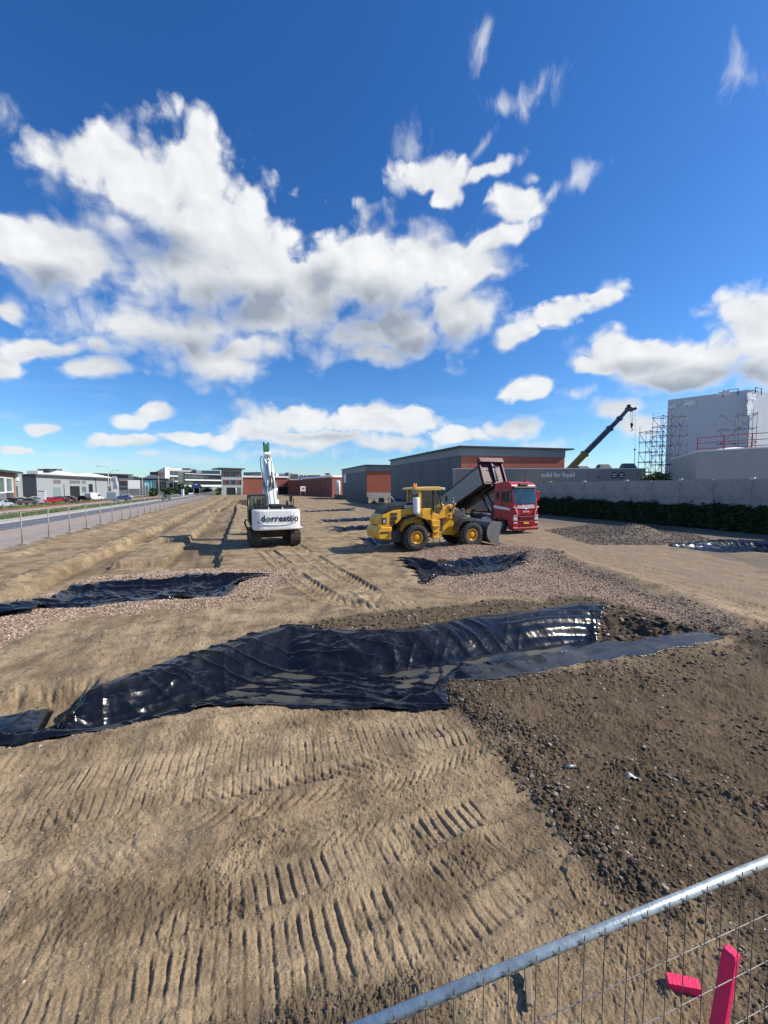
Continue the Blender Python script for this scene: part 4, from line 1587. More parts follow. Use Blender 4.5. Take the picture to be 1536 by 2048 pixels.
def far_red():
    BR2 = brick_mat('dark_red_brick', (0.31, 0.072, 0.045), (0.25, 0.055, 0.036), (0.27, 0.13, 0.10), axis=0.0)
    b = thing('brick_works', 'long low red brick building with white roof edge closing the far end of the site', 'building')
    L0 = D(486, 985, 198)[:2]
    L1 = D(576, 985, 208)[:2]
    hgt = CAM_H + 21 * 200 / 768
    f = Face(L0, L1)
    back = np.array([-.2, 1.0]) * 40
    shell(b, [L0, L1, np.array(L1) + back, np.array(L0) + back], -.3, hgt, BR2)
    mb = MB()
    f.slab(mb, -.3, f.L + .3, hgt, hgt + .9, -.5, .5)
    obj('roof_edge', mb, FRAMEW, b)
    # recess with a canopy
    R0, R1 = D(576, 985, 206)[:2], D(604, 985, 183)[:2]
    W0, W1 = D(604, 985, 183)[:2], D(664.5, 985, 146)[:2]
    E1 = D(690, 985, 150)[:2]
    g = Face(W0, W1)
    k = Face(W1, E1)
    h2 = CAM_H + 21.5 * 146 / 768
    shell(b, [W0, W1, E1, np.array(E1) + np.array([-8, 30]), np.array(W0) + np.array([2, 30])], -.3, h2, BR2, 'wing_wall')
    mb = MB()
    g.slab(mb, -.3, g.L + .3, h2, h2 + .8, -.5, .4)
    k.slab(mb, 0.5, k.L + .3, h2, h2 + .8, -.5, .4)
    obj('roof_edge', mb, FRAMEW, b)
    m3 = Face(R0, R1)
    shell(b, [R0, D(604, 985, 200)[:2], np.array(R1) + np.array([1, 25]), np.array(R0) + np.array([1, 25])], -.3, hgt - 1.2, BR2, 'link_wall')
    mb = MB()
    f2 = Face(D(557, 985, 205.5)[:2], D(577, 985, 207.5)[:2])
    f2.slab(mb, 0, f2.L, 4.2, 4.7, 0, 2.2)
    obj('canopy', mb, DARKTRIM, b)
    a0, a1, z0, z1 = f.rect(558, 968, 575, 985)
    mb = MB()
    f.slab(mb, a0, a1, 0, 3.9, .01, .08)
    obj('loading_door', mb, mat('dark_recess', (.03, .012, .01), .8), b)
    for px in (612, 622, 632, 641, 650):
        a0, a1, z0, z1 = g.rect(px - 1.4, 962, px + 1.4, 978)
        mb = MB()
        g.slab(mb, a0, a1, z0, z1, .01, .1)
        obj('pilaster', mb, BR2, b)
    # plant on the roof
    for (x0, x1, y0, Y, m) in ((500, 522, 944, 215, LTGREY), (487, 503, 944.5, 222, GLASSG), (523, 552, 947, 220, WHITE), (557, 570, 947, 214, WHITE), (570.5, 577, 945, 212, MIDGREY), (580, 596, 948, 216, LTGREY), (600, 640, 950, 190, LTGREY)):
        P, Q = D(x0, y0, Y), D(x1, y0, Y)
        mb = MB()
        mb.box(P[0], Q[0], Y, Y + 8, hgt - .5, P[2])
        obj('roof_plant', mb, m, b)
    for px, py in ((599, 953), (606, 952), (612, 952.5)):
        P = D(px, py, 186)
        mb = MB()
        mb.cyl((P[0], P[1], h2 - .6), (P[0], P[1], P[2]), .5, .5, 8)
        mb.cyl((P[0], P[1], P[2]), (P[0], P[1], P[2] + .5), .8, .3, 8)
        obj('roof_cowl', mb, LTGREY, b)
    P = D(655, 948, 160)
    mb = MB()
    mb.bar((P[0], P[1], h2), P, .25, .25)
    mb.box(P[0] - 1.0, P[0] + 1.0, P[1] - .2, P[1] + .2, P[2] - .3, P[2] + .3)
    obj('roof_antenna', mb, DARKTRIM, b)


far_red()


def glass_tower():
    b = thing('office_block', 'three storey grey office block with flat overhanging roof and tall windows', 'building')
    P0, P1 = D(443.5, 985, 186)[:2], D(484.5, 985, 192)[:2]
    f = Face(P0, P1)
    bk = np.array([-3.5, 10.0])
    h = CAM_H + 36.5 * 192 / 768
    foot = [P0, P1, np.array(P1) + bk, np.array(P0) + bk]
    shell(b, foot, -.2, h, LTGREY)
    mb = MB()
    fx = Face(D(438, 985, 184)[:2], D(489, 985, 191.5)[:2])
    fx.slab(mb, 0, fx.L, h, h + .55, -12, 1.6)
    obj('roof', mb, DARKTRIM, b)
    for (y0, y1) in ((943.5, 953.8), (959.5, 969.8)):
        a0, a1, z0, z1 = f.rect(445, y0, 483, y1)
        n = 9
        for i in range(n):
            w = (a1 - a0) / n
            fo = f.window(b, a0 + i * w + .08, a0 + (i + 1) * w - .08, z0, z1, DARKTRIM, GLASSD if i % 3 else GLASSG, .12, 1, 1)
    for px in (449.5, 475.5):
        for (y0, y1) in ((943.5, 953.8), (959.5, 969.8)):
            a0, a1, z0, z1 = f.rect(px - .9, y0, px + .9, y1)
            mb = MB()
            f.slab(mb, a0, a1, z0, z1, .07, .16)
            obj('panel', mb, PINKRED, b)
    a0, a1, z0, z1 = f.rect(453, 975, 471, 986)
    f.window(b, a0, a1, 0.1, z1, DARKTRIM, GLASSD, .15, 4, 1)
    a0, a1, z0, z1 = f.rect(472, 975, 482, 986)
    f.window(b, a0, a1, 0.1, z1, DARKTRIM, GLASSG, .15, 3, 1)
    for px in (451.5, 472):
        P = D(px, 985, 190)
        mb = MB()
        mb.cyl((P[0], P[1], 0), (P[0], P[1], 3.7), .22, .22, 8)
        obj('column', mb, FRAMEW, b)


glass_tower()


def white_office():
    b = thing('office_building', 'white banded office building with long ribbon windows', 'building')
    Y1, Y2 = 214, 208
    A0, A1 = D(334, 985, Y1 - 6)[:2], D(386, 985, Y1 + 5)[:2]
    B0, B1 = D(367, 985, Y2 - 9)[:2], D(444, 985, Y2 + 10)[:2]
    fa, fb = Face(A0, A1), Face(B0, B1)
    bk = np.array([-7., 14.])
    hA_, hB_ = CAM_H + 36.5 * Y1 / 768, CAM_H + 29.5 * Y2 / 768
    shell(b, [A0, A1, np.array(A1) + bk, np.array(A0) + bk], -.2, hA_, MIDGREY)
    shell(b, [B0, B1, np.array(B1) + bk * .7, np.array(B0) + bk * .7], -.2, hB_, DARKTRIM, 'wing_wall')
    for (f, x0, x1, y0, y1) in ((fa, 335, 384, 940.3, 943.3), (fa, 336, 355, 950.6, 953.8), (fa, 332, 355, 961.2, 963.8), (fa, 337, 355, 971, 974),
                                (fb, 369, 444, 946.8, 950.2), (fb, 369, 444.5, 958.3, 962.2), (fb, 368, 382, 970, 973.6), (fb, 400, 444, 969.6, 973.5)):
        a0, a1, z0, z1 = f.rect(x0, y0, x1, y1)
        mb = MB()
        f.slab(mb, a0, a1, z0, z1, .002, .45)
        obj('white_band', mb, WHITE, b)
    for (f, x0, x1, y0, y1, n, g) in ((fa, 336, 355, 943.6, 950.4, 6, GLASSG), (fa, 336, 355, 954, 961, 6, GLASSG), (fa, 333, 355, 964, 970.8, 7, GLASSD),
                                      (fb, 370, 407, 950.5, 958, 9, GLASSG), (fb, 408, 443, 950.5, 958, 8, GLASSD), (fb, 370, 386, 962.5, 969.5, 4, GLASSG), (fb, 387, 443, 962.5, 969.3, 12, GLASSD),
                                      (fb, 400, 421, 974, 983, 5, GLASSG)):
        a0, a1, z0, z1 = f.rect(x0, y0, x1, y1)
        w = (a1 - a0) / n
        for i in range(n):
            f.window(b, a0 + i * w, a0 + (i + 1) * w - .05, z0, z1, DARKTRIM, g, .14)
    a0, a1, z0, z1 = fa.rect(356, 944, 366.5, 974)
    fa.window(b, a0, a1, z0, z1, LTGREY, GLASSG, .2, 3, 5, .3, 'stair_window')
    a0, a1, z0, z1 = fb.rect(422, 974.2, 443, 984)
    mb = MB()
    fb.slab(mb, a0, a1, z0, z1, .01, .2)
    obj('ground_floor_panel', mb, LTGREY, b)
    for (x0, x1, y0, y1, Y, m) in ((339, 345, 934.5, 940, 222, DARKTRIM), (346, 380, 936.5, 940, 226, MIDGREY), (384, 393, 940, 946, 218, MIDGREY), (398, 440, 941, 947, 224, LTGREY), (325, 335, 941, 960, 218, LTGREY)):
        P, Q = D(x0, y0, Y), D(x1, y1, Y)
        mb = MB()
        mb.box(P[0], Q[0], Y, Y + 7, 3, P[2])
        obj('roof_plant', mb, m, b)


white_office()


def teal_building():
    b = thing('glass_showroom', 'dark low showroom with teal glass and white sloped roof behind', 'building')
    P0, P1 = D(258, 985, 172)[:2], D(336, 985, 196)[:2]
    f = Face(P0, P1)
    bk = np.array([-6., 20.])
    h = CAM_H + 19.5 * 172 / 768
    shell(b, [P0, P1, np.array(P1) + bk, np.array(P0) + bk], -.2, h, DKGREY)
    mb = MB()
    f.slab(mb, -.5, f.L + .5, h, h + .5, -5, .8)
    obj('roof_edge', mb, DARKTRIM, b)
    a0, a1, z0, z1 = f.rect(288, 960, 309, 978)
    w = (a1 - a0) / 5
    for i in range(5):
        f.window(b, a0 + i * w, a0 + (i + 1) * w, z0, z1, DARKTRIM, GLASST, .14, 1, 3)
    a0, a1, z0, z1 = f.rect(312, 962, 333, 980)
    w = (a1 - a0) / 4
    for i in range(4):
        f.window(b, a0 + i * w, a0 + (i + 1) * w, z0, z1, DARKTRIM, GLASSD, .14, 1, 2)
    # sloping white roof
    Q0, Q1, Q2 = D(284, 957, 205), D(330, 934, 205), D(330, 957, 205)
    mb = MB()
    mb.prism([(Q0[0], Q0[2] - 6), (Q0[0], Q0[2]), (Q1[0], Q1[2]), (Q2[0], Q2[2] - 6)], 'y', 205, 222)
    obj('sloping_roof', mb, WHITE, b)
    P = D(309, 945, 203)
    mb = MB()
    mb.box(P[0] - .6, P[0] + 3.5, 200, 204.8, P[2] - 1.2, P[2] + .2)
    obj('roof_plant', mb, mat('rust_brown', (.10, .045, .03), .8), b)


teal_building()


def dark_building():
    b = thing('workshop_building', 'dark glazed workshop building with flat roof and pinkish brick piers', 'building')
    P0, P1 = D(190, 985, 152)[:2], D(256, 985, 164)[:2]
    f = Face(P0, P1)
    bk = np.array([-8., 20.])
    h = CAM_H + 25 * 164 / 768
    shell(b, [P0, P1, np.array(P1) + bk, np.array(P0) + bk], -.2, h, DKGREY)
    mb = MB()
    f.slab(mb, -.5, f.L + 1.6, h, h + .5, -6, 1.4)
    obj('roof_edge', mb, DARKTRIM, b)
    for (y0, y1) in ((961.5, 972), (974, 980)):
        a0, a1, z0, z1 = f.rect(236, y0, 254, y1)
        w = (a1 - a0) / 3
        for i in range(3):
            f.window(b, a0 + i * w, a0 + (i + 1) * w, z0, z1, DARKTRIM, GLASSD, .12)
    mb = MB()
    a0, a1, z0, z1 = f.rect(235, 959.8, 256, 961.3)
    f.slab(mb, a0, a1, z0, z1, .002, .2)
    a0, a1, _, _ = f.rect(254.5, 960, 256, 980)
    f.slab(mb, a0, a1, 0, z0 - .01, .002, .2)
    obj('brick_pier', mb, mat('pink_brick', (.36, .17, .13), .8), b)


dark_building()


def grey_warehouse():
    b = thing('grey_warehouse', 'pale grey corrugated warehouse with open roller door and vans outside', 'building')
    C0, C1 = D(42, 985, 103)[:2], D(74.5, 985, 100)[:2]
    C2 = D(238.5, 985, 145)[:2]
    fl, fr = Face(C0, C1), Face(C1, C2)
    h1 = CAM_H + 27.0 * 100 / 768
    bk = np.array([-19., 12.])
    C3 = np.array(C2) + np.array(C0) - np.array(C1)
    shell(b, [C0, C1, C2, C3], -.2, h1 - .3, LTGREY)
    mb = MB()
    fl.slab(mb, 0.05, fl.L, -.2, h1 - .32, .002, .06)
    obj('gable_cladding', mb, mat('slate_cladding', (0.19, 0.21, 0.225), .5, var=.05), b)
    n = fr.n
    P = [np.array(C0) + fl.n * .9 - fr.d * 1, np.array(C1) + fl.n * .9 + n * 1.2 - fr.d * .8, np.array(C2) + n * 1.2 + fr.d * 1.5, C3 + fr.d * 1.5]
    mb = MB()
    mb.prism([tuple(p) for p in P], 'z', h1 - .29, h1 + .12)
    rf = obj('roof', mb, mat('brown_roof_edge', (.10, .085, .075), .6), b)
    # two white hipped rooflights / gables above the eaves
    for (x0, xm, x1, yt) in ((130, 160, 184, 945.6), (195, 216, 236, 949.6)):
        A, B, M = fr.at(x0, 950)[0], fr.at(x1, 955)[0], fr.at(xm, yt)
        q = lambda a, z, o: fr.pt(a, z, o)
        mb = MB()
        zz = h1 + .13
        mb.add([q(A, zz, -.5), q(B, zz, -.5), q(M[0], M[1] + .7, -6), q(A, zz, -14), q(B, zz, -14)], [(0, 1, 2), (1, 4, 2), (4, 3, 2), (3, 0, 2), (0, 3, 4, 1)])
        obj('roof_hip', mb, WHITE, rf)
    for (x0, x1, y0, y1) in ((145, 153, 942.5, 946), (156, 168, 942, 946)):
        A, zt = fr.at(x0, y0)
        B, zb = fr.at(x1, y1)
        mb = MB()
        fr.slab(mb, A, B, h1, zt + .6, -9, -6)
        obj('roof_unit', mb, DARKTRIM, rf)
    A, zt = fr.at(88.5, 944)
    B, _ = fr.at(99, 946)
    mb = MB()
    fr.slab(mb, A, B, h1 + .1, h1 + 1.1, -4, -1.5)
    obj('roof_unit', mb, WHITE, rf)
    sill = mat('louvre_grey', (.13, .12, .12), .6)
    for (x0, x1, y0, y1) in ((105.5, 121.5, 958.5, 968), (138.5, 160, 960, 968), (163, 171.5, 960.5, 968), (214.5, 222, 962, 969)):
        a0, a1, z0, z1 = fr.rect(x0, y0, x1, y1)
        fr.window(b, a0, a1, z0, z1, LTGREY, sill, .1, 5, 1)
    a0, a1, z0, z1 = fr.rect(106.5, 974.5, 122, 993)
    mb = MB()
    fr.slab(mb, a0, a1, 0, z1, .002, .06)
    obj('roller_door', mb, mat('teal_grey_shutter', (.20, .27, .28), .5), b)
    for i in range(9):
        mb = MB()
        zz = z1 * (i + .5) / 9
        fr.slab(mb, a0 + .05, a1 - .05, zz - .14, zz + .14, .062, .09)
        obj('slat', mb, MATS['teal_grey_shutter'], b)
    a0, a1, z0, z1 = fr.rect(139.5, 972, 160, 993)
    mb = MB()
    fr.slab(mb, a0, a1, 0, z1, .002, .03)
    obj('open_doorway', mb, mat('dark_interior', (.010, .010, .012), .9), b)
    a0, a1, z0, z1 = fr.rect(163.5, 972.5, 173, 985)
    fr.window(b, a0, a1, z0, z1, LTGREY, GLASSG, .1, 2, 1)
    a0, a1, z0, z1 = fr.rect(177, 968, 185.5, 984)
    fr.window(b, a0, a1, z0, z1, DARKTRIM, GLASSD, .12, 1, 3)
    a0, a1, z0, z1 = fr.rect(215, 972, 222, 982)
    fr.window(b, a0, a1, z0, z1, DARKTRIM, GLASSD, .12, 1, 2)
    a0, a1, z0, z1 = fr.rect(127, 970, 129, 993)
    mb = MB()
    fr.slab(mb, a0, a1, .1, z1, .002, .1)
    obj('door', mb, DARKTRIM, b)
    mb = MB()
    a, _ = fr.at(190.5, 960)
    mb.cyl(fr.pt(a, 0, .15), fr.pt(a, h1 - .4, .15), .08, .08, 6)
    obj('downpipe', mb, DARKTRIM, b)
    # corrugations as upright ribs
    for i in range(58):
        a = .5 + i * (fr.L - 1) / 57
        mb = MB()
        fr.slab(mb, a - .035, a + .035, h1 - 1.05, h1 - .33, .001, .035)
        obj('rib', mb, LTGREY, b)


grey_warehouse()


def brick_office():
    b = thing('brick_office', 'two storey red brick office with large white framed window, left edge', 'building')
    C1 = D(30, 985, 92)[:2]
    C0 = D(-60, 985, 70)[:2]
    C2 = D(45, 985, 96)[:2]
    f, g = Face(C0, C1), Face(C1, C2)
    h = CAM_H + 32 * 92 / 768
    BRK = brick_mat('office_brick', (0.33, 0.12, 0.075), (0.27, 0.09, 0.06), (0.3, 0.2, 0.16), axis=R(60))
    bk = np.array([-14., 3.])
    shell(b, [C0, C1, C2, np.array(C2) + bk, np.array(C0) + bk], -.2, h - .4, BRK)
    mb = MB()
    f.slab(mb, -1, f.L + 1.5, h - .39, h + .05, -9, 1.3)
    obj('roof', mb, DARKTRIM, b)
    mb = MB()
    g.slab(mb, .2, g.L, 0, h - .42, .002, .08)
    obj('grey_panel', mb, mat('sage_grey', (.30, .33, .31), .6), b)
    a0, a1, z0, z1 = f.rect(-20, 953, 27, 985)
    f.window(b, f.at(-20, 960)[0], f.at(8.8, 960)[0], f.at(8, 986.5)[1], f.at(8, 953.5)[1], FRAMEW, GLASSG, .3, 1, 1, .18)
    f.window(b, f.at(9.5, 960)[0], f.at(24, 960)[0], f.at(20, 985)[1], f.at(20, 955)[1], FRAMEW, GLASSG, .25, 1, 1, .18)
    f.window(b, f.at(11, 990)[0], f.at(25, 990)[0], 0.1, f.at(20, 987)[1], DARKTRIM, GLASSD, .15, 2, 1)
    f.window(b, f.at(-20, 990)[0], f.at(10, 990)[0], 0.1, f.at(8, 989)[1], DARKTRIM, GLASSD, .15, 3, 1)
    a0, a1, z0, z1 = g.rect(30.5, 953.5, 36, 961.5)
    mb = MB()
    g.slab(mb, a0, a1, z0, z1, .09, .3)
    obj('sign_box', mb, FRAMEW, b)
    a0, a1, z0, z1 = g.rect(31, 972, 35, 996)
    mb = MB()
    g.slab(mb, a0, a1, .1, z1, .081, .12)
    obj('door', mb, DARKTRIM, b)


brick_office()


# ------------------------------------------------------------------ right side: wall, ivy, storage units, tank, wrapped building
def concrete_wall():
    b = thing('concrete_wall', 'long grey concrete panel wall above the dark ivy', 'wall')
    CW = mat('wall_concrete', (0.36, 0.335, 0.305), 0.88, var=.14, scale=.6, dirt=.6, dirtcol=(.13, .125, .12))
    LC = mat('light_cap', (.62, .62, .60), .7)
    s0 = 16.85 * 37.5 / 34
    pitch = 2.65
    base = None
    hW = 4.25
    f = Face(st(-6, WALL_T), st(60, WALL_T))
    i = -9
    while True:
        s = s0 + i * pitch
        if s > 45.5:
            break
        if s > -4:
            mb = MB()
            dz = 0.03 * math.sin(i * 2.1)
            mb.box(0.035, pitch - .035, -.08, .08, -.3, hW + dz)
            x, y = st(s, WALL_T)
            o = obj('panel', mb, CW, b, .015, 1, loc=(x, y, 0), rot=(0, 0, ALPHA + math.pi / 2))
            mb = MB()
            mb.box(-.033, .033, -.17, .10, -.3, hW - .12)
            obj('post', mb, CW, b, loc=(x, y, 0), rot=(0, 0, ALPHA + math.pi / 2))
            if i % 2 == 0:
                mb = MB()
                mb.box(-.16, .16, -.12, .12, hW - .12, hW + .10)
                obj('lamp_cap', mb, LC, b, .02, 1, loc=(x, y, 0), rot=(0, 0, ALPHA + math.pi / 2))
        i += 1


concrete_wall()


def leaf_cloud(name, pts, size, m, parent=None, aspect=1.6):
    """leaf-sized faces at the given points, turned every way"""
    N = len(pts)
    n = RNG.normal(size=(N, 3))
    n /= np.linalg.norm(n, axis=1, keepdims=True)
    a = np.cross(n, RNG.normal(size=(N, 3)))
    a /= np.linalg.norm(a, axis=1, keepdims=True)
    b = np.cross(n, a)
    sz = size * (0.6 + 0.8 * RNG.random((N, 1)))
    P = np.asarray(pts)
    v = np.stack([P - a * sz * aspect, P + b * sz * .7, P + a * sz * aspect, P - b * sz * .7], 1).reshape(-1, 3)
    me = tri_mesh(name, v, np.arange(4 * N).reshape(N, 4), m)
    o = bpy.data.objects.new(name, me)
    COL.objects.link(o)
    o.parent = parent
    return o


IVY = mat('ivy_leaves', (0.030, 0.050, 0.016), 0.55, var=.5, scale=2.0, spec=.4)


def ivy_hedge():
    b = thing('ivy_hedge', 'dark green ivy hedge growing against the concrete wall', 'hedge')
    N = 46000
    s = -4 + RNG.random(N) * 51
    top = 2.0 + .34 * fbm(s * .7, s * 0, 3, seed=9) + .16 * perlin(s * 3.1, s * 0 + .5, 10)
    q = RNG.random(N)
    z = 0.03 + q ** .8 * top
    sp = RNG.random(N) < .035
    z = np.where(sp, top + RNG.random(N) ** 2 * .5 * np.clip(perlin(s * 2.2, s * 0 + 2, 3) + .4, 0, 1), z)
    dep = (.16 + .55 * (1 - (z / 2.6) ** 2)) + .18 * fbm(s * 1.1, z * 1.3, 3, seed=12)
    t = WALL_T - .1 - np.clip(dep, .08, 1.2) * (1 - .35 * RNG.random(N) ** 2)
    x = SU[0] * s + SV[0] * t
    y = SU[1] * s + SV[1] * t
    o = leaf_cloud('foliage', np.stack([x, y, z], -1), .085, IVY, b)
    o['kind'] = 'stuff'
    # woody core behind the leaves
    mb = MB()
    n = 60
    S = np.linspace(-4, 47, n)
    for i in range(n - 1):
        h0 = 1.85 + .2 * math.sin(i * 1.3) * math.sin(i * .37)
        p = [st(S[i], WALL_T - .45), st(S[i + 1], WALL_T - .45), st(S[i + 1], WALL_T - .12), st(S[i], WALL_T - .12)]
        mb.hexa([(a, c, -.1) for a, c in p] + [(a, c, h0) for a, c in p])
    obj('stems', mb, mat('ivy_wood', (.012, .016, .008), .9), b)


ivy_hedge()


def storage_unit():
    b = thing('storage_unit', 'long grey-brown storage unit with a slogan, above the concrete wall', 'storage unit')
    m1 = mat('unit_brown_grey', (0.29, 0.245, 0.205), 0.6, var=.05, scale=.3)
    m2 = mat('unit_grey', (0.29, 0.27, 0.245), 0.6, var=.06, scale=.3)
    P0, P1 = D(911, 965, 57)[:2], D(1291, 965, 57)[:2]
    f = Face(P0, P1)
    h = CAM_H + 37.5 * 57 / 768
    edges = [0, 10.3 * 1.0, f.at(1070, 950)[0], f.at(1134, 950)[0], f.at(1178, 950)[0], f.L]
    edges = [0, f.at(1050, 950)[0], f.at(1134, 950)[0], f.at(1178, 950)[0], f.L]
    for i, (a, e) in enumerate(zip(edges[:-1], edges[1:])):
        mb = MB()
        f.slab(mb, a + .02, e - .02, .3, h, -2.4, 0)
        obj('module', mb, m1 if i < 2 else m2, b, .04, 2)
    mb = MB()
    f.slab(mb, -.05, f.L + .05, h + .002, h + .14, -2.45, .05)
    obj('top_rail', mb, FRAMEW, b)
    mb = MB()
    for k in range(12):
        a = .6 + k * (f.L - 1.2) / 11
        f.slab(mb, a - .15, a + .15, -.2, .3, -2.2, -.2)
    obj('support', mb, DARKTRIM, b)
    for (px, w, hh) in ((1172, 12, .35), (1215.5, 13, .62), (1265.5, 14, .75)):
        a0, a1 = f.at(px - w, 937)[0], f.at(px + w, 937)[0]
        mb = MB()
        zz = h + .145
        P = f.pt
        k = .18 * (a1 - a0)
        mb.hexa([P(a0, zz, -1.8), P(a1, zz, -1.8), P(a1, zz, -.4), P(a0, zz, -.4), P(a0 + k * .6, zz + hh, -1.5), P(a1 - k, zz + hh, -1.5), P(a1 - k, zz + hh, -.7), P(a0 + k * .6, zz + hh, -.7)])
        obj('hatch', mb, mat('hatch_grey', (.10, .10, .105), .6), b, .06, 2)
    ang = math.atan2(f.d[1], f.d[0])
    LET = mat('slogan_white', (.75, .74, .70), .6, var=.02)
    a, z = f.at(1116, 950)
    text_obj('slogan', 'solid for liquid', 0.92, LET, b, .01, f.pt(a, z, .02), (math.pi / 2, 0, ang), 0, .02, .95)
    BD = mat('badge_dark', (.055, .05, .045), .6)
    for px, w1, w2 in ((1228.5, .55, .45), (1242.8, .40, .42)):
        a, z = f.at(px, 950.5)
        mb = MB()
        mb.cyl(f.pt(a, z, .003), f.pt(a, z, .03), .50, .50, 24)
        bo = obj('badge', mb, BD, b)
        mb = MB()
        f.slab(mb, a - w1 * .62, a + w1 * .62, z + .07, z + .24, .031, .045)
        f.slab(mb, a - w2 * .62, a + w2 * .62, z - .25, z - .10, .031, .045)
        obj('badge_text', mb, LET, bo)
    # a small running-figure mark
    a, z = f.at(1197, 953.5)
    mb = MB()
    for p, q in (((-.35, -.02), (.0, -.08)), ((0, -.08), (.22, .16)), ((.0, -.08), (.10, -.28)), ((.12, .02), (.30, -.02)), ((.22, .16), (.26, .34)), ((-.35, -.02), (-.55, .05))):
        mb.bar(f.pt(a + p[0] * .85, z + p[1] * .85, .015), f.pt(a + q[0] * .85, z + q[1] * .85, .015), .02, .085)
    obj('figure_mark', mb, BD, b)


storage_unit()


def tank():
    b = thing('storage_tank', 'big pale grey tank with red railing round its roof, right edge', 'tank')
    m = mat('tank_grey', (0.36, 0.355, 0.34), .6, var=.04, scale=.3, dirt=.1)
    P = [D(1391, 960, 42)[:2], D(1500, 960, 38.6)[:2], D(1640, 960, 35.8)[:2]]
    P += [(P[2][0] + 6, P[2][1] + 12), (P[0][0] + 6, P[0][1] + 12)]
    h = CAM_H + 71.5 * 42 / 768
    shell(b, P, -.2, h, m, 'tank_wall')
    mb = MB()
    mb.prism([tuple(p) for p in P], 'z', h + .002, h + .12)
    obj('roof_slab', mb, WHITE, b)
    q = D(1480, 890, 43)
    mb = MB()
    mb.add([(q[0] - 2.8, q[1], h + .13), (q[0] + 5.5, q[1], h + .13), (q[0] + 5.5, q[1] + 4, h + .13), (q[0] - 2.8, q[1] + 4, h + .13), (q[0] + .8, q[1] + 1.8, h + .85)], [(0, 1, 4), (1, 2, 4), (2, 3, 4), (3, 0, 4), (3, 2, 1, 0)])
    obj('roof_cover', mb, WHITE, b)
    RED = mat('railing_red', (.50, .02, .035), .5)
    faces = [(Face(P[0], P[1]), (0, 1)), (Face(P[1], P[2]), (0, 1))]
    for f, _ in faces:
        n = max(2, int(f.L / 2.0))
        for i in range(n + (1 if f is faces[1][0] else 0)):
            a = f.L * i / n
            mb = MB()
            mb.bar(f.pt(a, h + .12, -.12), f.pt(a, h + 1.55, -.12), .07, .07)
            obj('rail_post', mb, RED, b)
        for zz in (.30, .9, 1.5):
            mb = MB()
            mb.bar(f.pt(0, h + zz, -.12), f.pt(f.L, h + zz, -.12), .065, .065)
            obj('rail', mb, RED, b)


tank()


def wrapped_building():
    b = thing('wrapped_building', 'tall building wrapped in white and blue-grey sheeting with torn corners', 'building')
    m = mat('sheet_wrap', (0.50, 0.52, 0.56), .5, var=.05, scale=.2, dirt=.08, dirtcol=(.36, .38, .42))
    W2 = mat('bright_wrap', (.75, .76, .77), .4, var=.08, scale=.6)
    C0 = np.array(D(1329, 960, 61.4)[:2])
    C1 = np.array(D(1490.5, 960, 55)[:2])
    C2 = C1 + np.array([.92, .40]) * 28
    C3 = C0 + (C2 - C1)
    h = 17.3
    f, g = Face(C0, C1), Face(C1, C2)

    def drape(face, seed):
        na, nz = 70, 90
        A, Z = np.meshgrid(np.linspace(0, face.L, na), np.linspace(0, 1, nz))
        zt = h + .07 * fbm(A * .5, A * 0 + seed, 3, seed=seed)
        zz = Z * zt
        o = .10 + .015 * ridge(A * .16, zz * .10, seed) + .02 * fbm(A * .9, zz * .35, 3, seed=seed + 1)
        o *= np.minimum(1, np.minimum(A, face.L - A) * 4 + .6)
        X = face.p0[0] + face.d[0] * A + face.n[0] * o
        Y = face.p0[1] + face.d[1] * A + face.n[1] * o
        return grid_mesh('sheeting', X, Y, zz, m)
    shell(b, [C0, C1, C2, C3], -.2, h - .15, m)
    for fc, sd in ((f, 5), (g, 9)):
        o = bpy.data.objects.new('sheeting', drape(fc, sd))
        COL.objects.link(o)
        o.parent = b
    # torn flaps at the roof edge and corner
    for i, (px, py, w, hh) in enumerate(((1380, 806, 9, 5), (1345, 813, 6, 4), (1448, 787, 8, 4), (1494, 812, 9, 18), (1497, 795, 14, 8))):
        fc = f if px < 1489 else g
        a, z = fc.at(px, py)
        k = .075
        n = 14
        A, B = np.meshgrid(np.linspace(-1, 1, n), np.linspace(-1, 1, n))
        aa = a + A * w * k + .2 * fbm(A * 1.5 + i, B * 1.5, 3, seed=i)
        zz = z + B * hh * k + .2 * fbm(A * 1.5, B * 1.5 + i, 3, seed=i + 4)
        oo = .33 + .12 * fbm(A * 2, B * 2 + i * 3, 3, seed=i + 7)
        me = grid_mesh('torn_flap', fc.p0[0] + fc.d[0] * aa + fc.n[0] * oo, fc.p0[1] + fc.d[1] * aa + fc.n[1] * oo, zz, W2)
        o = bpy.data.objects.new('torn_flap', me)
        COL.objects.link(o)
        o.parent = b
    mb = MB()
    P = [C0 + (C1 - C0) * .02, C1, C2, C3]
    mb.prism([tuple(p) for p in P], 'z', h - .14, h + .05)
    obj('roof_sheeting', mb, W2, b)
    DK = DARKTRIM
    for fc, px in ((f, 1446), (g, 1505)):
        a, _ = fc.at(px, 790)
        mb = MB()
        for da in (0, 1.6):
            mb.bar(fc.pt(a + da, h - .6, .3), fc.pt(a + da, h + .35, .3), .07, .07)
        mb.bar(fc.pt(a, h + .3, .3), fc.pt(a + 1.6, h + .3, .3), .07, .07)
        obj('guard_frame', mb, DK, b)


wrapped_building()


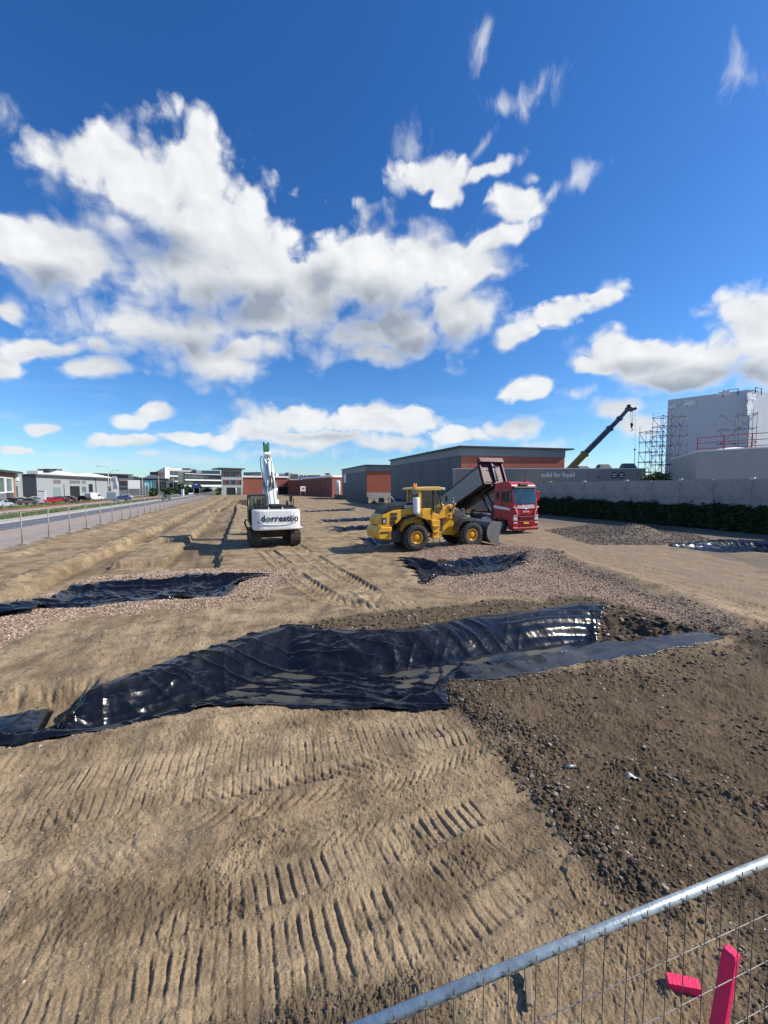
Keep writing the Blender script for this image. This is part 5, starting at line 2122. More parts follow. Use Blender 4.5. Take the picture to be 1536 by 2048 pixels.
def scaffold(name, label, corner_px, Y, nx, dx, dy, ny, lifts, lift_h, ang, z0=0.0, skip=None):
    """tube scaffold; every tube its own piece, sharing one mesh per length"""
    b = thing(name, label, 'scaffold', (*D(corner_px, 960, Y)[:2], 0), ang, 'scaffold towers beside the wrapped building')
    m = mat('scaffold_steel', (.085, .095, .115), .6, var=.15)
    cache = {}

    def tube(kind, p, q, r=.034):
        p, q = Vector(p), Vector(q)
        L = round((q - p).length, 2)
        key = (kind, L)
        if key not in cache:
            mb = MB()
            mb.cyl((0, 0, 0), (0, 0, L), r, r, 6)
            me = mb.mesh(kind)
            me.materials.append(m)
            cache[key] = me
        o = bpy.data.objects.new(kind, cache[key])
        COL.objects.link(o)
        o.parent = b
        o.location = p
        o.rotation_euler = (q - p).to_track_quat('Z', 'Y').to_euler()
    H = z0 + lifts * lift_h
    for i in range(nx + 1):
        for j in range(ny + 1):
            top = H + (1.0 if (i + j) % 2 else .4)
            if skip and skip(i, j):
                top -= lift_h
            tube('standard', (i * dx, j * dy, z0), (i * dx, j * dy, top))
    for k in range(lifts + 1):
        z = z0 + k * lift_h + .2
        for j in range(ny + 1):
            for i in range(nx):
                if skip and skip(i, j) and k == lifts:
                    continue
                tube('ledger', (i * dx - .15, j * dy, z), ((i + 1) * dx + .15, j * dy, z))
        for i in range(nx + 1):
            for j in range(ny):
                tube('transom', (i * dx, j * dy - .15, z + .06), (i * dx, (j + 1) * dy + .15, z + .06))
        if k < lifts:
            for i in range(nx):
                a, e = (i, i + 1) if (k + i) % 2 else (i + 1, i)
                tube('brace', (a * dx, -.06, z), (e * dx, -.06, z + lift_h))
                if (k + i) % 2:
                    tube('brace', (e * dx, ny * dy + .06, z), (a * dx, ny * dy + .06, z + lift_h))
    return b


scaffold('scaffold_tower', 'dark steel scaffold tower standing free against the sky, left of the wrapped building', 1297, 52, 2, 1.1, 1.6, 1, 8, 1.36, R(15), 0.0)
scaffold('scaffold_tower', 'taller scaffold tower in front of the left corner of the wrapped building', 1321, 52.5, 3, 1.2, 1.8, 1, 10, 1.3, R(4), 0.0, lambda i, j: i == 3)
scaffold('scaffold_tower', 'scaffold bay leaning on the wrapped building above the red railing', 1438, 52, 2, 1.75, 1.5, 1, 7, 1.85, R(-28), 0.0, lambda i, j: i == 0)


def crane():
    b = thing('mobile_crane', 'mobile crane with yellow and blue-grey telescopic boom and hanging hook', 'crane')
    Y = 75
    BL = mat('crane_slate', (.050, .068, .105), .4, var=.08)
    YL = mat('crane_yellow', (.30, .20, .035), .5, var=.1, dirt=.2)
    DK = mat('crane_black', (.015, .015, .017), .5)
    P = lambda px, py: Vector(D(px, py, Y))
    tip = P(1257.5, 816.5)
    s1, s2, s3 = P(1241, 835), P(1221.5, 855), P(1171, 906)
    dirn = (s3 - tip).normalized()
    foot = s3 + dirn * ((s3.z - 2.2) / -dirn.z)
    for n, a, e, w, m in (('boom_section', tip, s1, .62, BL), ('boom_section', s1, s2, .74, BL), ('boom_section', s2, s3, .92, BL), ('boom_base_section', s3, foot, 1.12, YL)):
        mb = MB()
        mb.bar(a, e, w * .8, w)
        o = obj(n, mb, m, b, .06, 2)
        mb = MB()
        d = (e - a).normalized()
        mb.bar(a - d * -.05, a + d * .45, w * .8 + .18, w + .22)
        obj('collar', mb, BL if m is BL else YL, o)
    mb = MB()
    mb.bar(tip, tip + Vector((.8, 0, -.35)), .5, .75)
    hd = obj('boom_head', mb, BL, b, .05, 1)
    for dx, dz in ((-.05, .45), (1.15, -.10)):
        mb = MB()
        mb.cyl(tip + Vector((dx, -.25, dz)), tip + Vector((dx, .25, dz)), .27, .27, 14)
        obj('sheave', mb, DK, hd)
    mb = MB()
    for px0, px1 in ((1261, 1262.5), (1266, 1265)):
        mb.tube([P(px0, 822), P(px1, 848)], .035, 5)
    obj('hoist_rope', mb, DK, b)
    hk = P(1263.5, 851)
    mb = MB()
    mb.lathe([(0, .55), (.24, .40), (.26, .1), (.14, -.25), (.09, -.55), (0, -.6)], hk, 'z', 12)
    blk = obj('hook_block', mb, DK, b)
    mb = MB()
    pts = [hk + Vector((0, 0, -.5))] + [hk + Vector((.22 * math.sin(t), 0, -.82 + .22 * math.cos(t))) for t in np.linspace(.3, 4.4, 9)]
    mb.tube(pts, .055, 6)
    obj('hook', mb, DK, blk)
    mb = MB()
    mb.tube([P(1271, 818), P(1269.5, 935)], .02, 5)
    mb.tube([P(1269.6, 900), P(1269, 960)], .055, 5)
    mb.lathe([(0, .25), (.16, .1), (.16, -.1), (0, -.25)], P(1269.5, 899), 'z', 10)
    obj('auxiliary_line', mb, DK, b)
    # carrier behind the storage unit
    mb = MB()
    x, y = foot.x, foot.y
    mb.box(x - 5.5, x + 4.5, y - 1.25, y + 1.25, .8, 1.5)
    obj('carrier', mb, YL, b, .05, 1)
    mb = MB()
    mb.box(x - .8, x + 1.8, y - 1.2, y + 1.2, 1.51, 2.6)
    obj('slewing_deck', mb, YL, b, .08, 1)
    mb = MB()
    mb.box(x + 2.6, x + 4.6, y - 1.2, y + 1.2, 1.51, 2.7)
    obj('cab', mb, YL, b, .15, 2)
    for k in range(4):
        for sy in (-1.05, 1.05):
            mb = MB()
            cx = x - 4.4 + k * 2.5
            mb.cyl((cx, y + sy - .22, .58), (cx, y + sy + .22, .58), .58, .58, 18)
            obj('wheel', mb, DK, b)


crane()


def bush(name, label, c, r, h, n, m, cat='shrub', seed=0, leaf=.1):
    b = thing(name, label, cat, (0, 0, 0))
    c = np.array(c)
    k = 7
    lob = np.stack([RNG.normal(size=k) * r * .45, RNG.normal(size=k) * r * .45, h * (.3 + .6 * RNG.random(k))], -1)
    lr = r * (.35 + .3 * RNG.random(k))
    pick = RNG.integers(0, k, n)
    d = RNG.normal(size=(n, 3))
    d /= np.linalg.norm(d, axis=1, keepdims=True)
    P = lob[pick] + d * (lr[pick][:, None] * RNG.random((n, 1)) ** .4)
    P[:, 2] = np.clip(P[:, 2], .05, None)
    leaf_cloud('crown', P + np.array([c[0], c[1], 0]), leaf, m, b)
    mb = MB()
    for i in range(k):
        q = lob[i]
        mb.tube([(c[0], c[1], -.1), (c[0] + q[0] * .4, c[1] + q[1] * .4, q[2] * .5), (c[0] + q[0], c[1] + q[1], q[2])], .035 * max(1, r * .7), 5)
    obj('trunk', mb, mat('bark', (.07, .055, .04), .9), b)
    return b


LEAF = mat('shrub_leaves', (.055, .095, .028), .6, var=.45, scale=1.2)
LEAF2 = mat('tree_leaves', (.040, .075, .022), .6, var=.45, scale=.6)
bush('young_tree', 'small green tree between the storage unit and the scaffold', D(1301, 960, 46)[:2], 1.5, 5.2, 2600, LEAF, 'tree', 1, .12)
for i, (px, Y, r, h, lab) in enumerate(((372, 190, 3.2, 4.2, 'dark green tree left of the yellow van, before the white offices'), (340, 178, 3.0, 3.4, 'low dark shrub left of the lamp post before the showroom'),
                                        (311, 160, 2.6, 2.6, 'dark shrub on the grass under the teal glass'), (392, 196, 2.4, 4.4, 'tree behind the blue sign board'), (437, 186, 2.0, 3.6, 'small rounded tree at the corner of the grey office block'),
                                        (418, 198, 3.4, 2.6, 'wide low shrub under the white offices, right of the blue board'))):
    bush('roadside_tree', lab, D(px, 985, Y)[:2], r, h, 1100, LEAF2, 'tree', i, .30)
# ------------------------------------------------------------------ machines
YEL = mat('loader_yellow', (0.74, 0.385, 0.020), 0.42, var=.10, scale=1.6, dirt=.42, dirtcol=(.24, .17, .10), coat=.1)
BLK = mat('black_plastic', (0.016, 0.016, 0.018), 0.55, var=.2, dirt=.25)
DGR = mat('dark_grey_steel', (0.060, 0.060, 0.064), 0.5, var=.15, dirt=.35)
STEEL = mat('worn_steel', (0.23, 0.225, 0.215), 0.42, var=.2, metal=.5, dirt=.4)
CHROME = mat('cylinder_chrome', (0.60, 0.60, 0.60), 0.2, metal=.9, var=.05)
RUB = mat('tyre_rubber', (0.030, 0.029, 0.028), 0.85, var=.25, dirt=.45, dirtcol=(.14, .115, .085))
RIMY = mat('rim_yellow', (0.62, 0.30, 0.012), 0.45, var=.1, dirt=.3)
WPL = mat('white_paint', (0.78, 0.78, 0.77), 0.36, var=.05, dirt=.28, dirtcol=(.42, .37, .30), coat=.2)
CABG = glass_mat('cab_glass', (0.62, 0.74, 0.70), .80)
GREEN = mat('signal_green', (0.015, 0.15, 0.065), .45, dirt=.1)
AMBER = mat('amber_lens', (0.75, 0.22, 0.01), .25)
REDL = mat('red_lens', (0.42, 0.01, 0.012), .25)
LENS = mat('lamp_lens', (0.72, 0.72, 0.70), .12, metal=.3)


def tyre(parent, c, r, w, rim_r, m_rim, axis='y', lugs=22, name='wheel', out=-1, n=36):
    """wheel > tyre, rim; chunky lugs; out = side the dished rim faces"""
    wh = bpy.data.objects.new(name, None)
    COL.objects.link(wh)
    wh.parent = parent
    wh.location = c
    mb = MB()
    h = w / 2
    prof = [(rim_r * .96, -h * .80), (rim_r * 1.04, -h * .96), (rim_r + (r - rim_r) * .5, -h * 1.06), (r * .93, -h * .95), (r * .975, -h * .70), (r * .985, 0), (r * .975, h * .70), (r * .93, h * .95), (rim_r + (r - rim_r) * .5, h * 1.06), (rim_r * 1.04, h * .96), (rim_r * .96, h * .80)]
    mb.lathe(prof, (0, 0, 0), axis, n)
    if lugs:
        for k in range(lugs):
            for sd in (-1, 1):
                th = 2 * math.pi * (k + (.5 if sd > 0 else 0)) / lugs
                ct, sn = math.cos(th), math.sin(th)
                t2 = th + .10
                rad = Vector((ct, 0, sn)) if axis == 'y' else Vector((0, ct, sn))
                tan = Vector((-sn, 0, ct)) if axis == 'y' else Vector((0, -sn, ct))
                ax = Vector((0, 1, 0)) if axis == 'y' else Vector((1, 0, 0))
                cc = rad * (r * .985) + ax * sd * h * .52
                mb.obox(cc, tan * (r * .062), (ax * sd * h * .46 + tan * .06 * r), rad * (r * .030))
    obj('tyre', mb, RUB, wh)
    mb = MB()
    o = out
    mb.lathe([(rim_r * 1.0, o * h * .80), (rim_r * .98, o * h * .93), (rim_r * .88, o * h * .90), (rim_r * .82, o * h * .55), (rim_r * .45, o * h * .45), (rim_r * .42, o * h * .75), (rim_r * .30, o * h * .80), (0, o * h * .80)], (0, 0, 0), axis, 28)
    for k in range(10):
        th = 2 * math.pi * k / 10
        p = (rim_r * .62 * math.cos(th), o * h * .50, rim_r * .62 * math.sin(th))
        q = (rim_r * .62 * math.cos(th), o * h * .60, rim_r * .62 * math.sin(th))
        if axis == 'x':
            p, q = (p[1], p[0], p[2]), (q[1], q[0], q[2])
        mb.cyl(p, q, rim_r * .045, None, 6)
    mb.lathe([(rim_r * .97, -o * h * .8), (rim_r * .8, -o * h * .5), (0, -o * h * .5)], (0, 0, 0), axis, 20)
    obj('rim', mb, m_rim, wh)
    return wh


def wheel_loader():
    x, y = G(830, 1103)
    yaw = ALPHA + R(1.0)
    c, s_ = math.cos(yaw), math.sin(yaw)
    # the near rear tyre touches the ground at (x, y); local y of that wheel is -0.95
    ox, oy = x - (-s_) * (-.95), y - c * (-.95)
    b = thing('wheel_loader', 'yellow wheel loader with glazed cab, white air filter and grey bucket', 'wheel loader', (ox, oy, hz(x, y) + .02), yaw)
    WB = 3.55
    r = .745
    for wx in (0, WB):
        tyre(b, (wx, -.95, r), r, .56, .36, RIMY, out=-1)
        tyre(b, (wx, .95, r), r, .56, .36, RIMY, out=1)
    # rear frame and counterweight
    mb = MB()
    mb.prism([(-2.15, .72), (-1.42, .66), (-1.36, 1.36), (-2.02, 1.40), (-2.2, 1.15)], 'y', -.98, .98)
    cw = obj('counterweight', mb, YEL, b, .07, 3)
    mb = MB()
    mb.box(-2.05, -1.55, -1.0, -.982, 1.02, 1.12)
    obj('decal', mb, mat('decal_dark', (.05, .045, .03), .5), cw)
    mb = MB()
    mb.box(-1.4, 1.0, -.62, .62, .45, 1.15)
    obj('rear_frame', mb, DGR, b, .03, 1)
    # engine hood: side profile extruded, narrowing to the rear
    prof = [(-2.02, 1.42), (-1.30, 1.40), (-1.0, 1.55), (-.6, 1.95), (.35, 2.0), (.35, 2.32), (-.35, 2.34), (-1.30, 2.22), (-1.86, 2.0), (-2.06, 1.75)]
    mb = MB()
    mb.prism(prof, 'y', -.86, .86)
    hood = obj('engine_hood', mb, YEL, b, .05, 3)
    mb = MB()
    mb.prism([(-1.83, 2.02), (-.3, 2.35), (.2, 2.34), (.2, 2.62), (-.45, 2.66), (-1.15, 2.56), (-1.62, 2.30)], 'y', -.78, .78)
    ht = obj('hood_top', mb, BLK, b, .08, 3)
    for (x0, x1, z0, z1) in ((-1.42, -1.05, 1.98, 2.10), (-1.42, -1.05, 1.72, 1.92), (-1.45, -1.15, 1.46, 1.68)):
        mb = MB()
        mb.box(x0, x1, -.885, -.862, z0, z1)
        obj('side_grille', mb, BLK, hood)
    mb = MB()
    mb.box(-1.93, -1.66, -.885, -.862, 1.50, 1.86)
    tl = obj('rear_lamp_panel', mb, BLK, hood)
    mb = MB()
    mb.box(-1.86, -1.73, -.90, -.886, 1.56, 1.76)
    obj('reflector', mb, mat('lamp_violet_grey', (.40, .36, .42), .3), tl)
    mb = MB()
    mb.box(-2.13, -1.60, -.885, -.863, 1.405, 1.47)
    obj('trim', mb, YEL, hood)
    text_obj('lettering', 'VOLVO', .20, mat('letter_white', (.78, .78, .78), .5), ht, .004, (-.42, -.785, 2.42), (math.pi / 2, 0, R(-3)), .15, .012, 1.05)
    mb = MB()
    mb.tube([(-1.45, -.55, 2.4), (-1.42, -.55, 2.95), (-1.30, -.55, 3.0), (-1.0, -.55, 2.62)], .028, 6)
    obj('hand_rail', mb, STEEL, ht)
    # air filter: ribbed white cylinder on the near side
    mb = MB()
    pr = [(.0, 2.02), (.15, 2.02), (.17, 2.06)]
    for k in range(9):
        z = 2.14 + k * .08
        pr += [(.185, z), (.185, z + .045), (.176, z + .055)]
    pr += [(.19, 2.88), (.15, 2.93), (0, 2.93)]
    mb.lathe(pr, (.05, -.98, 0), 'z', 26)
    af = obj('air_filter', mb, WPL, b)
    mb = MB()
    mb.lathe([(0, 1.9), (.12, 1.9), (.13, 2.015), (0, 2.015)], (.05, -.98, 0), 'z', 18)
    obj('filter_base', mb, STEEL, af)
    # rear fenders
    for sy in (-1, 1):
        mb = MB()
        pr = [(-1.05, 1.15), (-.98, 1.45), (-.74, 1.72), (-.35, 1.84), (.15, 1.86), (.5, 1.74), (.78, 1.42), (.98, .95)]
        mb.ribbon(pr, .045, 'y', sy * .60 if sy > 0 else -1.26, 1.26 if sy > 0 else -.60)
        obj('fender', mb, BLK, b, .012, 1)
        mb = MB()
        mb.prism([(-.9, 1.40), (-.6, 1.70), (-.1, 1.80), (.4, 1.74), (.66, 1.45), (.45, 1.0), (-.7, 1.0)], 'y', sy * .70 - .03, sy * .70 + .03)
        obj('wheel_arch', mb, YEL, b)
    # cab: posts, roof, glass
    cabx0, cabx1 = .30, 1.78
    cb = thing_part('cab', b)
    mb = MB()
    mb.prism([(.30, 2.30), (1.10, 2.30), (1.24, 2.05), (1.52, 1.94), (1.62, 2.10), (1.80, 2.35), (1.95, 2.35), (1.98, 1.75), (1.2, 1.62), (.30, 1.66)], 'y', -.82, .82)
    obj('lower_body', mb, YEL, cb, .04, 2)
    for sy in (-.74, .74):
        mb = MB()
        mb.bar((.36, sy, 2.25), (.36, sy, 3.32), .14, .16)
        obj('post', mb, YEL, cb, .02, 1)
        mb = MB()
        mb.bar((1.22, sy, 2.10), (1.22, sy, 3.32), .06, .07)
        obj('post', mb, BLK, cb)
        mb = MB()
        mb.bar((1.80, sy, 2.30), (1.52, sy, 3.32), .06, .06)
        obj('post', mb, BLK, cb)
        mb = MB()
        yy = sy + (.03 if sy < 0 else -.03)
        mb.add([(.44, yy, 2.30), (1.20, yy, 2.12), (1.20, yy, 3.30), (.44, yy, 3.30)], [(0, 1, 2, 3)])
        obj('door_glass', mb, CABG, cb)
        mb = MB()
        mb.add([(1.25, yy, 2.10), (1.50, yy, 2.0), (1.78, yy, 2.32), (1.52, yy, 3.30), (1.25, yy, 3.30)], [(0, 1, 2, 3, 4)])
        obj('side_glass', mb, CABG, cb)
    mb = MB()
    mb.add([(1.80, -.72, 2.32), (1.80, .72, 2.32), (1.53, .72, 3.30), (1.53, -.72, 3.30)], [(0, 1, 2, 3)])
    obj('windscreen', mb, CABG, cb)
    mb = MB()
    mb.add([(.34, -.70, 2.34), (.34, .70, 2.34), (.34, .70, 3.30), (.34, -.70, 3.30)], [(0, 1, 2, 3)])
    obj('rear_glass', mb, CABG, cb)
    mb = MB()
    mb.prism([(-.05, 3.36), (.15, 3.48), (1.45, 3.53), (1.82, 3.46), (1.84, 3.36), (1.5, 3.30), (.2, 3.31)], 'y', -.88, .88)
    rf = obj('roof', mb, mat('roof_yellow', (.62, .40, .10), .45, var=.06), cb, .035, 2)
    for px_, py_ in ((.10, -.55), (.28, -.40)):
        mb = MB()
        mb.lathe([(.09, 3.49), (.09, 3.53), (.065, 3.56), (.065, 3.66), (.04, 3.70), (0, 3.70)], (px_, py_, 0), 'z', 12)
        obj('beacon', mb, AMBER, rf)
    for py_ in (-.7, .7):
        mb = MB()
        mb.box(1.80, 1.92, py_ - .12, py_ + .12, 3.34, 3.48)
        obj('work_lamp', mb, LENS, rf)
    mb = MB()
    mb.box(.55, 1.0, -.25, .25, 2.0, 2.45)
    mb.box(.48, .62, -.25, .25, 2.3, 3.05)
    obj('seat', mb, BLK, cb, .05, 2)
    mb = MB()
    mb.tube([(1.5, 0, 2.1), (1.38, 0, 2.55)], .04, 6)
    mb.lathe([(.17, -.02), (.19, 0), (.17, .02)], (1.37, 0, 2.58), 'x', 16)
    obj('steering_column', mb, BLK, cb)
    mb = MB()
    mb.tube([(1.75, -.82, 3.28), (1.88, -1.0, 3.2), (1.90, -1.02, 2.95)], .018, 5)
    mb.box(1.86, 1.93, -1.14, -.94, 2.68, 2.98)
    obj('mirror', mb, BLK, cb)
    # belly, steps
    mb = MB()
    mb.box(.30, 1.95, -.60, .60, .95, 1.70)
    obj('belly', mb, DGR, b, .03, 1)
    mb = MB()
    mb.prism([(.98, 1.66), (1.52, 1.66), (1.46, .62), (1.06, .62)], 'y', -1.02, -.62)
    stp = obj('step_housing', mb, YEL, b, .03, 1)
    for z in (.36, .66, .98, 1.30):
        mb = MB()
        mb.box(1.06, 1.48, -1.12, -1.021, z, z + .045)
        obj('step', mb, YEL if z > .5 else DGR, stp)
    mb = MB()
    mb.tube([(1.06, -1.07, .36), (1.06, -1.07, .64)], .02, 5)
    mb.tube([(1.48, -1.07, .36), (1.48, -1.07, .64)], .02, 5)
    obj('step_strap', mb, BLK, stp)
    mb = MB()
    mb.tube([(1.00, -1.0, 1.7), (.98, -1.02, 2.6), (.9, -.9, 2.7)], .02, 6)
    obj('grab_rail', mb, BLK, b)
    # front frame with loader tower
    mb = MB()
    mb.prism([(1.55, .75), (2.6, .70), (4.2, .70), (4.2, 1.05), (3.1, 1.25), (2.62, 1.65), (2.15, 1.70)], 'y', -.42, .42)
    obj('front_frame', mb, YEL, b, .04, 2)
    for sy in (-.52, .52):
        mb = MB()
        mb.prism([(2.05, 1.70), (2.55, 1.62), (2.66, 2.10), (2.60, 2.44), (2.38, 2.52), (2.14, 2.40)], 'y', sy - .13, sy + .13)
        tw = obj('loader_tower', mb, YEL, b, .05, 2)
        mb = MB()
        mb.cyl((2.40, sy - .16, 2.18), (2.40, sy + .16, 2.18), .11, None, 14)
        mb.cyl((2.32, sy - .15, 1.86), (2.32, sy + .15, 1.86), .07, None, 12)
        obj('pin', mb, DGR, tw)
    for sy in (-1, 1):
        mb = MB()
        pr = [(2.55, 1.05), (2.68, 1.45), (2.98, 1.66), (3.42, 1.72), (3.86, 1.62)]
        mb.ribbon(pr, .05, 'y', .62 if sy > 0 else -1.24, 1.24 if sy > 0 else -.62)
        obj('fender', mb, DGR, b, .015, 1)
        mb = MB()
        mb.cyl((2.46, sy * .80, 1.72), (2.46, sy * .80, 2.86), .035, None, 8)
        mb.box(2.36, 2.56, sy * .80 - .09, sy * .80 + .09, 2.84, 2.90)
        mb.box(2.47, 2.60, sy * .80 - .06, sy * .80 + .06, 2.44, 2.62)
        po = obj('lamp_post', mb, STEEL, b)
        mb = MB()
        mb.cyl((2.60, sy * .80, 2.53), (2.64, sy * .80, 2.53), .055, None, 10)
        obj('head_lamp', mb, LENS, po)
        mb = MB()
        mb.box(2.50, 2.58, sy * .80 - .06, sy * .80 + .06, 2.26, 2.38)
        obj('turn_signal', mb, AMBER, po)
    # lift arms, linkage, cylinders
    for sy in (-.44, .44):
        mb = MB()
        mb.prism([(2.42, 2.30), (2.40, 2.02), (3.1, 1.62), (3.9, 1.02), (4.28, .46), (4.46, .52), (4.30, 1.10), (3.8, 1.62), (3.1, 2.08), (2.62, 2.32)], 'y', sy - .08, sy + .08)
        obj('lift_arm', mb, DGR, b, .02, 1)
        mb = MB()
        mb.cyl((2.35, sy * .7, 1.2), (3.2, sy * .7, 1.42), .085, None, 12)
        mb.cyl((3.2, sy * .7, 1.42), (3.65, sy * .7, 1.52), .045, None, 10)
        obj('lift_cylinder', mb, STEEL, b)
    mb = MB()
    mb.cyl((2.55, 0, 2.25), (3.25, 0, 2.12), .10, None, 12)
    mb.cyl((3.25, 0, 2.12), (3.62, 0, 2.05), .05, None, 10)
    obj('tilt_cylinder', mb, STEEL, b)
    mb = MB()
    mb.prism([(3.50, 2.20), (3.70, 2.22), (3.98, 1.35), (3.90, 1.02), (3.74, 1.0), (3.62, 1.4)], 'y', -.09, .09)
    obj('bell_crank', mb, DGR, b, .02, 1)
    mb = MB()
    for sy in (-.3, -.15, .15, .3):
        mb.tube([(2.55, sy, 2.2), (3.0, sy * 1.3, 2.28), (3.6, sy * 1.5, 1.75), (4.1, sy * 1.5, 1.2)], .022, 5)
    h_ = obj('hoses', mb, BLK, b)
    h_['kind'] = 'stuff'
    # quick coupler
    mb = MB()
    mb.box(4.22, 4.42, -.62, .62, .30, 1.25)
    obj('coupler', mb, DGR, b, .03, 1)
    # bucket: a curved shell with side plates, cutting edge and fork tines folded under
    bk = thing_part('bucket', b)
    pr = [(5.42, 1.40), (5.05, 1.46), (4.72, 1.40), (4.52, 1.18), (4.46, .85), (4.54, .50), (4.78, .26), (5.15, .16), (5.55, .13)]
    mb = MB()
    mb.ribbon(pr, .05, 'y', -1.28, 1.28)
    obj('bucket_shell', mb, DGR, bk)
    for sy in (-1.305, 1.305):
        mb = MB()
        mb.prism([(5.42, 1.42), (5.05, 1.48), (4.72, 1.42), (4.50, 1.18), (4.44, .85), (4.52, .50), (4.76, .24), (5.15, .14), (5.36, .12), (5.30, .5), (5.40, 1.0)], 'y', sy - .022, sy + .022)
        obj('side_plate', mb, STEEL, bk)
    mb = MB()
    mb.prism([(5.30, .10), (5.90, .07), (5.90, .10), (5.30, .15)], 'y', -1.33, 1.33)
    obj('cutting_edge', mb, STEEL, bk)
    mb = MB()
    mb.box(5.30, 5.46, -1.33, 1.33, 1.38, 1.44)
    obj('spill_edge', mb, STEEL, bk)
    for sy in (-.62, 0, .62):
        mb = MB()
        mb.prism([(4.44, .5), (4.40, 1.2), (4.58, 1.36), (4.50, .4)], 'y', sy - .03, sy + .03)
        obj('rib', mb, DGR, bk)


def thing_part(name, parent, loc=(0, 0, 0)):
    o = bpy.data.objects.new(name, None)
    COL.objects.link(o)
    o.parent = parent
    o.location = loc
    return o


wheel_loader()


def excavator():
    xl, yl = G(513, 1096)
    yaw = ALPHA + R(3)
    c, s_ = math.cos(yaw), math.sin(yaw)
    # left crawler's near end is at local (-1.2, -1.9)
    lx, ly = -1.15, -1.95
    ox, oy = xl - (c * lx - s_ * ly), yl - (s_ * lx + c * ly)
    b = thing('crawler_excavator', 'white crawler excavator seen from behind, boom raised, company name on its counterweight', 'excavator', (ox, oy, hz(xl, yl) + .02), yaw)
    MUD = mat('muddy_steel', (.085, .068, .050), .85, var=.3, scale=4, dirt=.5, dirtcol=(.19, .145, .095))
    GRY = mat('excavator_dark', (.030, .033, .038), .5, var=.15, dirt=.15)
    # crawlers: shoes one by one round the chain
    shoe = MB()
    shoe.box(-.30, .30, -.088, .088, -.02, .02)
    shoe.box(-.30, .30, -.075, -.05, .02, .055)
    shoe.box(-.30, .30, .0, .02, .02, .045)
    shoe.box(-.30, .30, .06, .08, .02, .045)
    sm = shoe.mesh('track_shoe')
    sm.materials.append(MUD)
    L, rr = 3.0, .40
    per = 2 * L + 2 * math.pi * rr
    n = 44
    for sx in (-1.15, 1.15):
        tr = thing_part('crawler', b)
        for k in range(n):
            u = per * k / n
            if u < L:
                p, a = (-L / 2 + u, .05 - .0), math.pi
                q = (-L / 2 + u, .06)
                ang = math.pi
            elif u < L + math.pi * rr:
                th = (u - L) / rr
                q = (L / 2 + rr * math.sin(th), .06 + rr - rr * math.cos(th))
                ang = math.pi + th
            elif u < 2 * L + math.pi * rr:
                q = (L / 2 - (u - L - math.pi * rr), .06 + 2 * rr)
                ang = 0
            else:
                th = (u - 2 * L - math.pi * rr) / rr
                q = (-L / 2 - rr * math.sin(th), .06 + rr + rr * math.cos(th))
                ang = th
            o = bpy.data.objects.new('track_shoe', sm)
            COL.objects.link(o)
            o.parent = tr
            o.location = (sx, q[0], q[1])
            o.rotation_euler = (ang, 0, 0)
        mb = MB()
        mb.prism([(-1.45, .20), (1.45, .20), (1.6, .46), (1.4, .72), (-1.4, .72), (-1.6, .46)], 'x', sx - .2, sx + .2)
        for yy in (-1.5, 1.5):
            mb.cyl((sx - .22, yy, .46), (sx + .22, yy, .46), .33, None, 18)
        fr = obj('track_frame', mb, MUD, tr)
        fr['kind'] = 'stuff'
    mb = MB()
    mb.prism([(-1.0, .42), (1.0, .42), (.7, .85), (-.7, .85)], 'y', -.75, .75)
    mb.cyl((0, 0, .80), (0, 0, 1.0), .62, None, 24)
    un = obj('undercarriage', mb, MUD, b)
    un['kind'] = 'stuff'
    # turntable and house
    mb = MB()
    mb.box(-1.32, 1.32, -1.95, 1.45, 1.0, 1.22)
    obj('deck', mb, GRY, b, .03, 1)
    # counterweight with rounded rear
    pr = []
    for k in range(13):
        a = math.pi + math.pi * k / 12
        pr.append((1.36 * np.sign(math.cos(a)) * abs(math.cos(a)) ** .32, -2.05 + .72 * math.sin(a) * (1 if True else 0)))
    pr = [(1.36, -1.72)] + [(1.36 * np.sign(math.cos(a)) * abs(math.cos(a)) ** .38, -2.02 - .62 * abs(math.sin(a)) ** .7) for a in np.linspace(0, math.pi, 15)] + [(-1.36, -1.72)]
    mb = MB()
    mb.prism(pr, 'z', 1.05, 2.22)
    cw = obj('counterweight', mb, WPL, b, .09, 4)
    # moulded crease and the lettering
    NVY = mat('lettering_navy', (.010, .014, .035), .5)
    yb = -2.655
    xx = -.93
    for part_, m_ in (('d', NVY), ('o', mat('lettering_green', (.05, .16, .07), .5)), ('rrestijn', NVY)):
        lt = text_obj('lettering', part_, .50, m_, cw, .004, (0, yb - .004, 1.72), (math.pi / 2, 0, 0), 0, .012, 1.05, 'LEFT')
        v_ = [q.co.x for q in lt.data.vertices]
        lt.location.x = xx - min(v_)
        xx += max(v_) - min(v_) + .045
    mb = MB()
    pts = [(-.95, yb - .004, 1.56), (-.80, yb - .006, 1.42), (-.5, yb - .006, 1.37), (.0, yb - .006, 1.35), (.5, yb - .006, 1.37), (.8, yb - .006, 1.45), (.98, yb - .004, 1.52)]
    mb.tube(pts, .020, 6)
    obj('moulding', mb, WPL, cw)
    mb = MB()
    for xx, zz in ((-1.06, 1.53), (1.08, 1.56)):
        mb.cyl((xx, yb + .10, zz), (xx, yb - .01, zz), .035, None, 10)
    ho = obj('lifting_socket', mb, GRY, cw)
    ho['kind'] = 'stuff'
    # engine deck
    mb = MB()
    mb.prism([(-1.68, 1.23), (-.2, 1.23), (-.2, 2.25), (-.4, 2.32), (-1.5, 2.32), (-1.68, 2.26)], 'x', -1.3, 1.3)
    eh = obj('engine_cover', mb, GRY, b, .06, 2)
